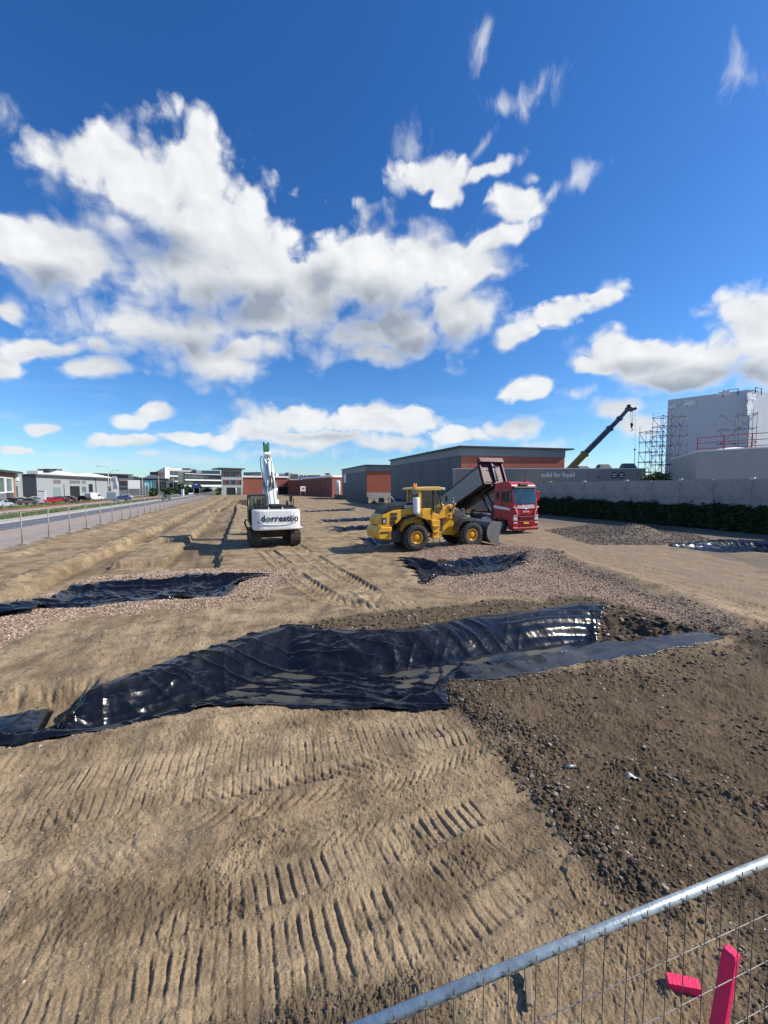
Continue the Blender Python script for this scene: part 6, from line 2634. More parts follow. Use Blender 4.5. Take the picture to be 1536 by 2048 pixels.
    for (x0, x1, y0, y1, z1) in ((-1.15, -.35, -1.55, -.5, 2.42), (-.28, .45, -1.62, -.7, 2.50), (.52, 1.15, -1.5, -.4, 2.44)):
        mb = MB()
        mb.box(x0, x1, y0, y1, 2.322, z1)
        obj('cover_panel', mb, BLK, eh, .05, 2)
    for xx in (-.42, .38):
        mb = MB()
        mb.box(xx - .03, xx + .03, -1.95, -1.86, 2.20, 2.36)
        obj('latch', mb, LENS, eh)
    mb = MB()
    mb.cyl((.78, -1.1, 2.42), (.78, -1.1, 2.72), .07, None, 12)
    obj('exhaust', mb, BLK, eh)
    # right side: toolbox, rails, mirror
    mb = MB()
    mb.box(.45, 1.32, -.18, 1.4, 1.23, 1.85)
    obj('tank_box', mb, GRY, b, .04, 2)
    mb = MB()
    mb.tube([(1.26, -.6, 1.9), (1.26, -.6, 2.78), (1.26, .2, 2.78), (1.26, .2, 1.86)], .03, 6)
    rl = obj('guard_rail', mb, BLK, b)
    mb = MB()
    mb.tube([(1.26, .9, 1.8), (1.34, .95, 2.6)], .02, 6)
    mb.box(1.24, 1.44, .92, .98, 2.55, 2.95)
    obj('mirror', mb, BLK, b)
    mb = MB()
    mb.lathe([(.05, 0), (.05, .06), (.03, .1), (0, .1)], (1.26, -.6, 2.78), 'z', 10)
    obj('beacon', mb, AMBER, rl)
    # cab on the left
    cb = thing_part('cab', b)
    x0, x1, y0, y1, z0, z1 = -1.36, -.42, -.15, 1.5, 1.23, 2.98
    for xx in (x0, x1):
        for yy in (y0, y1):
            mb = MB()
            mb.bar((xx, yy, z0), (xx, yy, z1), .09, .10)
            obj('post', mb, GRY, cb)
    mb = MB()
    mb.box(x0 - .04, x1 + .04, y0 - .05, y1 + .08, z1, z1 + .11)
    obj('roof', mb, GRY, cb, .04, 2)
    for nm, q in (('rear_glass', [(x0, y0, 2.05), (x1, y0, 2.05), (x1, y0, z1), (x0, y0, z1)]), ('door_glass', [(x0, y0, 2.0), (x0, y1, 2.0), (x0, y1, z1), (x0, y0, z1)]),
                  ('windscreen', [(x0, y1, 1.4), (x1, y1, 1.4), (x1, y1, z1), (x0, y1, z1)]), ('side_glass', [(x1, y0, 2.0), (x1, y1, 2.0), (x1, y1, z1), (x1, y0, z1)])):
        mb = MB()
        mb.add(q, [(0, 1, 2, 3)])
        obj(nm, mb, CABG, cb)
    mb = MB()
    mb.box(x0 - .02, x1 + .02, y0 - .02, y1, z0, 1.98)
    obj('lower_body', mb, GRY, cb, .03, 1)
    mb = MB()
    mb.box(-1.1, -.65, .25, .7, 1.985, 2.2)
    mb.box(-1.1, -.65, .18, .32, 2.1, 2.75)
    obj('seat', mb, BLK, cb, .04, 1)
    mb = MB()
    mb.tube([(x0 - .05, y0 - .1, 1.3), (x0 - .08, y0 - .12, 2.2), (x0 - .05, y0 - .1, 2.9)], .022, 6)
    mb.tube([(x0 + .35, y0 - .08, 2.0), (x0 + .35, y0 - .08, 2.9)], .02, 6)
    mb.bar((x0 + .05, y0 - .08, 2.92), (x1, y0 - .08, 2.92), .05, .06)
    cr = obj('cab_rail', mb, STEEL, cb)
    cr['kind'] = 'stuff'
    # blade at the far end on the left, service step
    mb = MB()
    mb.box(-1.62, -1.34, -1.2, -.5, .98, 1.06)
    obj('step', mb, GRY, b)
    mb = MB()
    mb.tube([(-1.6, -1.2, 1.05), (-1.75, -1.2, 1.45), (-1.62, -1.15, 1.62)], .05, 6)
    mb.tube([(-1.6, -.9, 1.05), (-1.72, -.9, 1.45), (-1.60, -.85, 1.58)], .05, 6)
    mr = obj('rear_mirror', mb, BLK, b)
    mr['kind'] = 'stuff'
    mb = MB()
    mb.box(1.34, 1.66, -1.6, -.2, 1.02, 1.07)
    obj('side_flap', mb, WPL, b)
    # boom: a bent box section rising steeply, forward
    BW = mat('boom_white', (.82, .82, .81), .42, var=.05, scale=2, dirt=.10, dirtcol=(.25, .22, .18))
    prof = [(.42, 1.55), (.86, 1.42), (1.35, 2.35), (2.0, 3.75), (2.62, 4.72), (3.55, 5.55), (3.45, 5.95), (3.10, 5.95), (2.05, 5.05), (1.45, 4.05), (.85, 2.75), (.50, 1.95)]
    mb = MB()
    mb.prism(prof, 'x', -.29 + .1, .29 + .1)
    bm_ = obj('boom', mb, BW, b, .03, 2)
    for sx in (-.42, .42):
        xx = sx + .1
        mb = MB()
        mb.cyl((xx, 1.1, 1.35), (xx, 1.45, 2.75), .10, None, 14)
        lc = obj('lift_cylinder', mb, BW, b)
        mb = MB()
        mb.cyl((xx, 1.45, 2.76), (xx, 1.80, 4.05), .055, None, 12)
        obj('rod', mb, CHROME, lc)
    # arm cylinder riding on top of the boom, seen from behind
    mb = MB()
    mb.cyl((.1, 1.18, 4.0), (.1, 2.30, 5.55), .115, None, 14)
    ac = obj('arm_cylinder', mb, BW, b)
    mb = MB()
    mb.cyl((.1, 2.31, 5.56), (.1, 3.02, 6.30), .06, None, 12)
    obj('rod', mb, CHROME, ac)
    for sx in (-.12, .32):
        mb = MB()
        mb.prism([(.98, 3.75), (1.25, 3.62), (1.36, 4.1), (1.12, 4.2)], 'x', sx - .03, sx + .03)
        obj('bracket', mb, BW, bm_)
    mb = MB()
    for i, (sx, o1, o2) in enumerate(((-.06, .10, .16), (.22, .12, .12))):
        mb.tube([(sx, .38, 1.9), (sx + .02, .55 - o1, 2.5), (sx - .03, .95 - o1, 3.3), (sx + .04, 1.30 - o1 - o2, 4.05), (sx, 1.75 - o1, 4.85), (sx + .05, 2.35 - o2, 5.6), (sx, 3.1, 6.05)], .024, 6)
    mb.tube([(.0, 1.0, 3.75), (.02, .75, 4.2), (.12, .95, 4.75), (.16, 1.35, 4.6)], .035, 6)
    mb.tube([(.16, 1.0, 3.65), (.2, .8, 4.1), (.1, .95, 4.55), (.04, 1.3, 4.4)], .035, 6)
    hs = obj('hoses', mb, BLK, bm_)
    hs['kind'] = 'stuff'
    mb = MB()
    mb.tube([(-.19, 1.2, 3.3), (-.34, 1.6, 4.2), (-.42, 2.3, 5.2), (-.40, 2.9, 5.9), (-.22, 3.2, 6.1)], .032, 6)
    obj('side_hose', mb, BLK, bm_)
    # stick: from its raised heel down to the bucket in front of the machine
    mb = MB()
    mb.prism([(2.86, 6.22), (3.12, 6.50), (3.70, 6.02), (4.75, 3.0), (4.95, 1.75), (4.62, 1.70), (4.05, 3.2), (3.10, 5.55)], 'x', -.22 + .1, .22 + .1)
    sk = obj('stick', mb, BW, b, .03, 2)
    mb = MB()
    mb.prism([(2.98, 6.30), (3.30, 6.28), (3.36, 6.95), (3.18, 7.02)], 'x', -.17 + .04, .17 + .04)
    obj('cylinder_guard', mb, GREEN, sk, .02, 1)
    for sx in (-.1, .2):
        mb = MB()
        mb.cyl((sx, 3.15, 6.4), (sx, 3.40, 7.15), .06, None, 10)
        obj('bucket_cylinder_eye', mb, BLK, sk)
    mb = MB()
    mb.cyl((.1, 3.4, 6.75), (.1, 4.75, 3.6), .09, None, 12)
    mb.cyl((.1, 4.75, 3.6), (.1, 5.2, 2.5), .05, None, 10)
    bc = obj('bucket_cylinder', mb, BW, b)
    # bucket
    mb = MB()
    mb.ribbon([(4.5, 1.75), (5.15, 1.75), (5.45, 1.3), (5.35, .75), (4.95, .45), (4.4, .40)], .05, 'x', -.55, .75)
    bu = obj('bucket', mb, DGR, b)
    for xx in (-.56, .76):
        mb = MB()
        mb.prism([(4.5, 1.76), (5.15, 1.76), (5.46, 1.3), (5.36, .74), (4.95, .43), (4.4, .38), (4.35, .9)], 'x', xx - .02, xx + .02)
        obj('side_plate', mb, DGR, bu)
    for o in list(b.children):
        if o.name.split('.')[0] in ('boom', 'stick', 'arm_cylinder', 'lift_cylinder', 'bucket_cylinder'):
            o.scale.z = .925
            o.location.z = 1.5 * .075


excavator()


def tipper_truck():
    P = np.array(D(1050.5, 1064, 29.2)[:2])
    yaw = math.atan2(SU[1], SU[0]) + math.pi / 2 + R(2)      # local +y points towards the viewer (down the site axis)
    c, s_ = math.cos(yaw), math.sin(yaw)
    b = thing('tipper_truck', 'red truck with tipped maroon container, delivering gravel beside the ivy', 'truck', (P[0], P[1], hz(*P) + .02), yaw)
    RED = mat('truck_red', (0.42, 0.006, 0.014), 0.38, var=.06, coat=.12, dirt=.08)
    MAR = mat('container_maroon', (0.095, 0.012, 0.024), .5, var=.12, dirt=.2, dirtcol=(.12, .08, .075))
    GSIDE = mat('container_grey_side', (0.27, 0.285, 0.26), .6, var=.10, dirt=.25, dirtcol=(.12, .10, .08))
    CH = mat('chassis_dark', (.014, .015, .020), .6, var=.2, dirt=.2)
    LINE = mat('silver_line', (.78, .74, .72), .35)
    WHT = mat('stripe_white', (.78, .78, .75), .4)
    # cab body: side profile, y forward
    prof = [(-2.25, .95), (-2.25, 3.55), (-2.05, 3.85), (-1.1, 3.95), (-.55, 3.86), (-.30, 3.66), (-.24, 3.44), (-.05, 2.22), (-.02, 1.95), (.02, 1.05), (.04, .38), (-.55, .30), (-.62, .95)]
    mb = MB()
    mb.prism(prof, 'x', -1.22, 1.22)
    cab = obj('cab', mb, RED, b, .10, 4)
    # windscreen
    mb = MB()
    n = 9
    xs = np.linspace(-1.10, 1.10, n)
    top, bot = [], []
    for x in xs:
        bow = .05 * (1 - (x / 1.1) ** 2)
        top.append((x, -.238 + bow, 3.40))
        bot.append((x, -.048 + bow + .01, 2.26))
    mb.add(top + bot, [(i, i + 1, n + i + 1, n + i) for i in range(n - 1)], True)
    obj('windscreen', mb, glass_mat('truck_glass', (.20, .30, .36), .18), cab)
    mb = MB()
    mb.hexa([(-1.12, -.24, 3.42), (1.12, -.24, 3.42), (1.12, -.02, 3.44), (-1.12, -.02, 3.44), (-1.10, -.30, 3.60), (1.10, -.30, 3.60), (1.10, -.10, 3.58), (-1.10, -.10, 3.58)])
    vz = obj('sun_visor', mb, mat('visor_dark', (.012, .008, .010), .7), cab, .03, 2)
    for k in range(4):
        mb = MB()
        x = -.33 + k * .22
        mb.box(x - .085, x + .085, -.30, -.16, 3.66, 3.78)
        obj('roof_lamp', mb, mat('dim_lamp', (.25, .20, .16), .3), cab, .02, 1)
    mb = MB()
    mb.box(-.48, .48, -.34, -.30, 3.64, 3.80)
    obj('lamp_bar', mb, BLK, cab)
    for x in (-.80, .86):
        mb = MB()
        mb.lathe([(.10, 3.86), (.10, 3.90), (.075, 3.94), (.075, 4.08), (.04, 4.13), (0, 4.13)], (x, -1.0, 0), 'z', 12)
        obj('beacon', mb, REDL, cab)
    # front: name board, chrome line, grille, bumper
    yf = lambda z: .05 if z < 1.2 else .035 + .0 * z
    text_obj('lettering', 'A.v.GRUNSVEN', .225, WHT, cab, .006, (.02, .035, 2.085), (math.pi / 2, 0, math.pi), .0, .010, 1.05)
    mb = MB()
    mb.prism([(-.86, 1.985), (.86, 1.985), (.86, 1.925), (.22, 1.90), (0, 1.83), (-.22, 1.90), (-.86, 1.925)], 'y', .0, .045)
    obj('chrome_line', mb, LINE, cab)
    text_obj('lettering', 'MAN', .20, LINE, cab, .006, (0, .052, 1.66), (math.pi / 2, 0, math.pi), 0, .004, 1.6)
    mb = MB()
    mb.box(-.80, .80, .0, .055, 1.36, 1.44)
    obj('grille_bar', mb, mat('grille_black', (.012, .004, .006), .4), cab)
    for (z0, z1) in ((.98, 1.24), (.50, .68)):
        mb = MB()
        mb.box(-.64, .64, .02, .065, z0, z1)
        g = obj('grille', mb, MATS['grille_black'], cab)
        for k in range(3):
            zz = z0 + (z1 - z0) * (k + .5) / 3
            m2 = MB()
            m2.box(-.62, .62, .066, .075, zz - .012, zz + .012)
            obj('grille_slat', m2, RED, g)
    mb = MB()
    mb.box(-.70, .70, .03, .085, 1.27, 1.33)
    obj('grille_trim', mb, mat('pink_trim', (.45, .12, .13), .3), cab)
    mb = MB()
    mb.box(-.70, .70, .03, .085, .90, .955)
    obj('grille_trim', mb, MATS['pink_trim'], cab)
    mb = MB()
    mb.box(-.26, .26, .045, .09, .72, .85)
    obj('number_plate', mb, mat('plate_yellow', (.75, .42, .02), .4), cab, .01, 1)
    for sx in (-1, 1):
        mb = MB()
        mb.tube([(sx * 1.20, .03, 2.02), (sx * 1.02, .055, 1.98), (sx * .92, .06, 1.75), (sx * .80, .06, 1.35)], .038, 7)
        obj('air_deflector_line', mb, LINE, cab)
        mb = MB()
        mb.hexa([(sx * .80, .0, .98), (sx * 1.18, -.05, 1.0), (sx * 1.18, .05, 1.0), (sx * .80, .08, .98), (sx * .84, .0, 1.24), (sx * 1.19, -.05, 1.26), (sx * 1.19, .04, 1.26), (sx * .84, .07, 1.24)])
        hl = obj('headlight', mb, LENS, cab, .03, 2)
        mb = MB()
        mb.box(sx * 1.0 - .17, sx * 1.0 + .17, .03, .075, .76, .88)
        obj('fog_light', mb, LENS, cab, .02, 1)
        mb = MB()
        mb.box(sx * 1.0 - .2, sx * 1.0 + .2, .02, .07, 1.32, 1.40)
        obj('marker_light', mb, LENS, cab, .02, 1)
        # mirrors
        mb = MB()
        mb.box(sx * 1.36 - .13, sx * 1.36 + .13, -.42, -.18, 2.45, 3.20)
        mm = obj('mirror', mb, RED if sx < 0 else BLK, cab, .06, 3)
        mb = MB()
        mb.tube([(sx * 1.2, -.3, 3.15), (sx * 1.32, -.3, 3.10)], .03, 6)
        mb.tube([(sx * 1.2, -.3, 2.5), (sx * 1.32, -.3, 2.55)], .03, 6)
        ma = obj('mirror_arm', mb, BLK, mm)
        ma['kind'] = 'stuff'
        # side: windows, stripe, door handle, steps
        X = sx * 1.222
        e = sx * .02
        mb = MB()
        mb.prism([(-1.25, 2.30), (-.50, 2.28), (-.62, 3.20), (-1.25, 3.22)], 'x', X - .01, X + e)
        obj('door_window', mb, GLASSD, cab)
        mb = MB()
        mb.box(min(X, X + e), max(X, X + e), -2.0, -1.62, 2.55, 3.15)
        obj('side_window', mb, GLASSD, cab)
        mb = MB()
        mb.prism([(-2.25, 2.08), (-.35, 1.92), (-.35, 1.76), (-2.25, 1.86)], 'x', X - .005, X + e * 1.2)
        obj('white_stripe', mb, WHT, cab)
        mb = MB()
        mb.prism([(-1.35, 1.05), (-1.32, 1.05), (-1.32, 3.3), (-1.35, 3.3)], 'x', X - .005, X + e * .6)
        obj('door_seam', mb, BLK, cab)
        mb = MB()
        mb.box(min(X, X + e * 2), max(X, X + e * 2), -1.30, -1.12, 2.12, 2.18)
        obj('door_handle', mb, BLK, cab)
        for z in (.45, .78):
            mb = MB()
            mb.box(sx * 1.0 - .2, sx * 1.0 + .2, -1.05, -.65, z, z + .06)
            obj('step', mb, BLK, cab)
    mb = MB()
    mb.prism([(-.62, .96), (-.55, .30), (.06, .24), (.09, .42), (.03, .50)], 'x', -1.235, 1.235)
    obj('bumper', mb, mat('bumper_red', (.22, .006, .012), .6, var=.08, dirt=.15), cab, .05, 3)
    for x in (-.45, .45):
        mb = MB()
        mb.tube([(x - .35, .0, 2.30), (x + .30, -.03, 2.36)], .018, 5)
        obj('wiper', mb, BLK, cab)
    # chassis
    mb = MB()
    for sx in (-.42, .42):
        mb.box(sx - .06, sx + .06, -9.6, -2.2, .80, 1.08)
    for yy in (-3.2, -5.0, -6.8, -9.0):
        mb.box(-.36, .36, yy - .08, yy + .08, .82, 1.04)
    ch = obj('chassis', mb, CH, b)
    ch['kind'] = 'stuff'
    for yy in (-1.42, -6.7, -8.05):
        for sx in (-1, 1):
            if yy < -2:
                tyre(b, (sx * .96, yy, .52), .52, .58, .29, mat('truck_rim', (.35, .35, .35), .4, metal=.5), 'x', 0, out=sx, n=28)
            else:
                tyre(b, (sx * 1.06, yy, .52), .52, .34, .29, mat('truck_rim', (.35, .35, .35), .4, metal=.5), 'x', 0, out=sx, n=28)
    for yy in (-1.42, -6.7, -8.05):
        for sx in (-1.0, 1.0):
            mb = MB()
            pr = [(yy + .66 * math.cos(t), .50 + .66 * math.sin(t)) for t in np.linspace(.15, math.pi - .15, 9)]
            mb.ribbon(pr, .03, 'x', sx - .26, sx + .26)
            obj('mudguard', mb, BLK, b)
    for sx in (-1, 1):
        mb = MB()
        mb.box(sx * .95 - .30, sx * .95 + .30, -3.9, -2.6, .42, 1.02)
        obj('fuel_tank', mb, mat('tank_aluminium', (.42, .42, .43), .35, metal=.7), b, .12, 4)
        mb = MB()
        mb.box(sx * 1.1 - .03, sx * 1.1 + .03, -5.9, -4.1, .40, .85)
        obj('side_guard', mb, CH, b)
    mb = MB()
    mb.box(-1.1, 1.1, -2.75, -2.32, 1.1, 2.3)
    obj('equipment_rack', mb, CH, b, .04, 1)
    for sx in (-.36, .36):
        mb = MB()
        mb.cyl((sx, -3.3, 1.0), (sx, -4.9, 2.6), .11, None, 14)
        mb.cyl((sx, -4.9, 2.6), (sx, -5.7, 3.3), .075, None, 12)
        obj('tipping_cylinder', mb, CH, b)
    mb = MB()
    mb.bar((0, -9.0, 1.15), (0, -4.3, 3.75), .5, .28)
    obj('hook_arm', mb, CH, b)
    # tipped container, tilted about its rear hinge
    tl = R(23.5)
    ct = thing_part('container', b, (0, -9.9, 1.12))
    ct.rotation_euler = (tl, 0, 0)
    L, Wd, H = 6.7, 1.24, 1.55
    mb = MB()
    mb.box(-Wd, Wd, 0, L, .0, .08)
    mb.box(-.35, -.25, .1, L, -.2, -.002)
    mb.box(.25, .35, .1, L, -.2, -.002)
    fl = obj('floor', mb, CH, ct)
    fl['kind'] = 'stuff'
    for sx in (-1, 1):
        mb = MB()
        mb.box(sx * Wd - .03, sx * Wd + .03, .02, L - .05, .085, H)
        sw = obj('side_wall', mb, GSIDE, ct)
        mb = MB()
        mb.box(sx * Wd - .075, sx * Wd + .075, .0, L - .02, H + .002, H + .11)
        obj('top_rail', mb, BLK, sw)
        mb = MB()
        mb.box(sx * Wd - .06, sx * Wd + .06, .0, L - .02, -.02, .08)
        obj('bottom_rail', mb, GSIDE, sw)
        mb = MB()
        mb.box(sx * Wd - .05, sx * Wd + .05, L - .16, L - .045, .085, H)
        obj('corner_post', mb, LTGREY, sw)
    # headboard with ribs, ladder, rolled cover and hook bar
    mb = MB()
    mb.box(-Wd - .03, Wd + .03, L - .04, L + .06, -.02, H + .62)
    hb = obj('headboard', mb, MAR, ct, .02, 1)
    mb = MB()
    mb.hexa([(-Wd, L + .062, H + .30), (Wd, L + .062, H + .30), (Wd, L + .46, H + .30), (-Wd, L + .46, H + .30), (-Wd, L + .062, H + .78), (Wd, L + .062, H + .78), (Wd, L + .34, H + .78), (-Wd, L + .34, H + .78)])
    obj('hood', mb, MAR, hb, .03, 1)
    for x in (-1.15, 1.15):
        mb = MB()
        mb.box(x - .05, x + .05, L + .061, L + .20, 0, H + .29)
        obj('rib', mb, MAR, hb)
    mb = MB()
    mb.cyl((-.16, L + .20, .2), (-.16, L + .20, H + .75), .10, None, 12)
    obj('cover_roll', mb, BLK, hb)
    mb = MB()
    mb.cyl((-.02, L + .24, .2), (-.02, L + .24, H + .72), .06, None, 12)
    obj('cover_tube', mb, WHT, hb)
    for k in range(5):
        mb = MB()
        z = .35 + k * .30
        mb.bar((-.62, L + .16, z), (-.22, L + .16, z), .04, .04)
        obj('ladder_rung', mb, MAR, hb)
    mb = MB()
    mb.prism([(.30, .15), (1.05, .15), (1.05, 1.05), (.85, 1.25), (.45, 1.1)], 'y', L + .062, L + .12)
    obj('stiffener_plate', mb, mat('maroon_dark_plate', (.055, .010, .020), .5), hb)  # plate in a darker maroon than the headboard
    mb = MB()
    mb.box(.2, .9, L + .2, L + .28, H + .30, H + .36)
    mb.cyl((-.25, L + .35, H - .1), (.25, L + .35, H - .1), .05, None, 10)
    hk = obj('hook_bar', mb, BLK, hb)
    hk['kind'] = 'stuff'


tipper_truck()
# ------------------------------------------------------------------ cars and street furniture
def car(label, px, py, yaw, paint, kind='car', name='parked_car', scale=1.0, cat='car'):
    x, y = G(px, py)
    b = thing(name, label, cat, (x, y, .03), yaw, 'vehicles parked along the street')
    pm = mat('paint_' + paint[0], paint[1], .25, var=.04, coat=.5)
    if kind == 'van':
        L, Wd = 5.6, 1.0
        low = [(-2.8, .35), (2.75, .35), (2.8, .75), (2.55, 1.05), (1.75, 1.20), (1.15, 2.05), (.7, 2.45), (-2.7, 2.5), (-2.8, 2.3)]
        glass = [((1.18, 1.35), (1.72, 1.25), (1.22, 1.98), (.95, 1.98)), ((.35, 1.35), (1.08, 1.35), (.88, 1.98), (.35, 1.98))]
    else:
        L, Wd = 4.3, .88
        low = [(-2.12, .32), (2.08, .32), (2.15, .62), (2.0, .82), (1.1, .95), (.45, 1.38), (-.9, 1.45), (-1.75, 1.12), (-2.1, .95), (-2.16, .6)]
        glass = [((.10, .96), (.98, .94), (.42, 1.30), (.10, 1.33)), ((-.95, .97), (.02, .96), (.02, 1.34), (-.82, 1.37)), ((-1.55, 1.0), (-1.03, .98), (-.90, 1.36))]
    mb = MB()
    mb.prism([(a * scale, c * scale) for a, c in low], 'y', -Wd * scale, Wd * scale)
    body = obj('body', mb, pm, b, .10, 3)
    for sy in (-1, 1):
        for g in glass:
            mb = MB()
            mb.prism([(a * scale, c * scale) for a, c in g], 'y', sy * Wd * scale - .004, sy * Wd * scale + .012)
            obj('side_window', mb, GLASSD, body)
        for wx in (-1.32, 1.32):
            k = 1.35 if kind == 'van' else 1
            mb = MB()
            mb.cyl((wx * k * scale, sy * (Wd - .2) * scale, .32), (wx * k * scale, sy * (Wd + .02) * scale, .32), .32, None, 16)
            w = obj('wheel', mb, RUB, b)
            mb = MB()
            mb.cyl((wx * k * scale, sy * (Wd + .021) * scale, .32), (wx * k * scale, sy * (Wd + .035) * scale, .32), .19, None, 12)
            obj('rim', mb, STEEL, w)
        fx = low[2][0] * scale
        mb = MB()
        mb.box(fx - .12, fx + .012, sy * Wd * .72 - .15, sy * Wd * .72 + .15, .62 * (1.3 if kind == 'van' else 1), .78 * (1.25 if kind == 'van' else 1))
        obj('headlight', mb, LENS, body)
        mb = MB()
        rx = low[0][0] * scale
        mb.box(rx - .05, rx + .06, sy * Wd * .78 - .12, sy * Wd * .78 + .12, .75, .95)
        obj('tail_light', mb, REDL, body)
    # windscreens
    if kind == 'van':
        sc = [((1.76, 1.22), (1.17, 2.04))]
    else:
        sc = [((1.06, .975), (.50, 1.365)), ((-1.70, 1.145), (-1.0, 1.43))]
    for (p, q) in sc:
        d = Vector((q[0] - p[0], 0, q[1] - p[1]))
        nrm = Vector((-d.z, 0, d.x)).normalized()
        if nrm.z < 0:
            nrm = -nrm
        mb = MB()
        cc = Vector(((p[0] + q[0]) / 2, 0, (p[1] + q[1]) / 2)) * scale + nrm * .012
        mb.obox(cc, d * scale * .46, Vector((0, Wd * scale * .86, 0)), nrm * .012)
        obj('windscreen', mb, GLASSD, body)
    return b


UA = math.atan2(SU[1], SU[0])
VA = ALPHA
SILV = ('silver_blue', (.38, .45, .50))
WHP = ('white', (.72, .72, .72))
BLP = ('black', (.012, .012, .015))
GRP = ('grey', (.22, .24, .25))
RDP = ('red', (.36, .012, .02))
BUP = ('blue', (.03, .045, .15))
car('pale blue-silver car at the left edge, nearest to the grass', 2, 1016, UA, SILV)
car('black car in front of the brick office door', 22, 1009, VA + .5, BLP)
car('white estate car between the black car and the grey car', 41, 1007, VA + math.pi, WHP)
car('grey car with its tail to the road, left of the white pylon sign', 61, 1010, VA + 2.9, GRP)
car('white car half hidden behind the grey car and the pylon sign', 77, 1005, VA + .2, WHP)
car('red hatchback just right of the white pylon sign', 101, 1007, UA + 2.6, RDP)
car('black car between the red hatchback and the roller door', 116, 1004.5, VA + 2.8, BLP)
car('dark car before the tall narrow door, left of the motorcycle', 134, 1003, VA + 2.9, BLP)
car('dark car directly left of the white van', 163, 1002, VA + 2.8, BLP)
car('white panel van parked by the warehouse', 189, 1001, UA - .55 + .2, WHP, 'van', 'delivery_van', .86, 'van')
car('blue and white car behind the grey blue notice board', 243, 1002, UA + 2.2, BUP)
car('silver car half hidden behind the blue car', 250, 998, UA + 2.0, SILV)
car('black car standing in the parking bays behind the site fence', 333, 1000, UA + math.pi, BLP)
car('dark grey car beyond the fence, left of the white pillar', 352, 994.5, UA, GRP)
car('white car beyond the fence, right of the white pillar', 382, 991, UA, WHP)
car('black car in front of the grey office block', 481, 987, VA, BLP)
car('silver grey car in front of the brick wing', 626, 985.0, VA + .1, SILV)
car('yellow van behind the fence, before the white offices', 373, 987, UA, ('yellow', (.55, .40, .03)), 'van', 'delivery_van', 1.0, 'van')


def motorcycle():
    x, y = G(147, 1007)
    b = thing('motorcycle', 'dark motorcycle with rider gear standing before the open roller doorway', 'motorcycle', (x, y, .03), VA + .6)
    mb = MB()
    for wx in (-.7, .7):
        mb = MB()
        mb.lathe([(.22, -.06), (.32, -.05), (.34, 0), (.32, .05), (.22, .06)], (wx, 0, .34), 'y', 18)
        obj('wheel', mb, RUB, b)
    mb = MB()
    mb.prism([(-.75, .85), (-.2, .70), (.1, .80), (.45, 1.02), (.30, .55), (.1, .32), (-.35, .32)], 'y', -.16, .16)
    obj('body', mb, mat('bike_dark', (.02, .015, .02), .3), b, .05, 2)
    mb = MB()
    mb.tube([(.7, 0, .34), (.45, 0, 1.08), (.40, -.32, 1.12)], .03, 6)
    mb.tube([(.45, 0, 1.08), (.40, .32, 1.12)], .03, 6)
    fk = obj('fork', mb, STEEL, b)
    fk['kind'] = 'stuff'
    mb = MB()
    mb.cyl((.52, 0, .98), (.60, 0, .98), .11, None, 12)
    obj('headlight', mb, LENS, b)
    mb = MB()
    mb.box(-.95, -.60, -.2, .2, .88, 1.2)
    obj('top_box', mb, REDL, b, .04, 2)


motorcycle()


def lamp_post(label, px, py, Y, ptop, head, ang, name='street_lamp'):
    x, y, _ = D(px, py, Y)
    z = D(px, ptop, Y)[2]
    b = thing(name, label, 'street lamp', (x, y, 0), 0, 'street lamps along the verge')
    m = mat('lamp_galvanised', (.50, .50, .48), .45, metal=.3)
    mb = MB()
    mb.cyl((0, 0, 0), (0, 0, z), .11, .06, 10)
    obj('pole', mb, m, b)
    if head:
        dx, dy = math.cos(ang) * head, math.sin(ang) * head
        mb = MB()
        mb.tube([(0, 0, z - .05), (dx * .5, dy * .5, z + .18), (dx, dy, z + .22)], .045, 6)
        obj('arm', mb, m, b)
        mb = MB()
        mb.obox((dx * 1.2, dy * 1.2, z + .22), (dx / head * .42, dy / head * .42, 0), (-dy / head * .15, dx / head * .15, 0), (0, 0, .06))
        obj('lamp_head', mb, mat('lamp_head_grey', (.16, .17, .18), .4), b, .03, 2)
    return b


lamp_post('tall street lamp with long arm to the left, beside the notice board', 218.5, 1000, 108, 934, 2.3, math.pi, )
lamp_post('street lamp with short arm to the right, just behind the tall one', 223, 998, 122, 942, 1.9, 0)
lamp_post('pale lamp post on the grass before the white panel', 286, 996, 130, 955, 0, 0)
lamp_post('thin lamp post on the grass before the teal windows', 303, 990, 165, 962, 0, 0)
lamp_post('leaning pale lamp post left of the white offices', 318.5, 993, 140, 952, 0, 0)
lamp_post('thin lamp post before the left wing of the white offices', 347, 986, 190, 948, 1.6, 0)


def sign_on_legs(name, label, cat, x0, x1, y0, y1, Y, col, legs_y, rows=None, th=.12, z_low=None):
    P0, P1 = D(x0, y0, Y), D(x1, y1, Y)
    cx = (P0[0] + P1[0]) / 2
    b = thing(name, label, cat, (cx, Y, 0), R(24))
    mb = MB()
    mb.box(P0[0] - cx, P1[0] - cx, -th / 2, th / 2, P1[2], P0[2])
    obj('board', mb, col, b, .02, 1)
    if legs_y:
        for xx in (P0[0] + .15 - cx, P1[0] - .15 - cx):
            mb = MB()
            mb.cyl((xx, th, 0), (xx, th, P0[2]), .06, None, 8)
            obj('leg', mb, mat('leg_white', (.62, .62, .60), .5), b)
    for r_ in rows or []:
        a, c = D(r_[0], r_[2], Y), D(r_[1], r_[3], Y)
        mb = MB()
        mb.box(a[0] - cx, c[0] - cx, -th / 2 - .015, -th / 2 - .002, c[2], a[2])
        obj(r_[5] if len(r_) > 5 else 'panel_stripe', mb, r_[4], b)
    return b


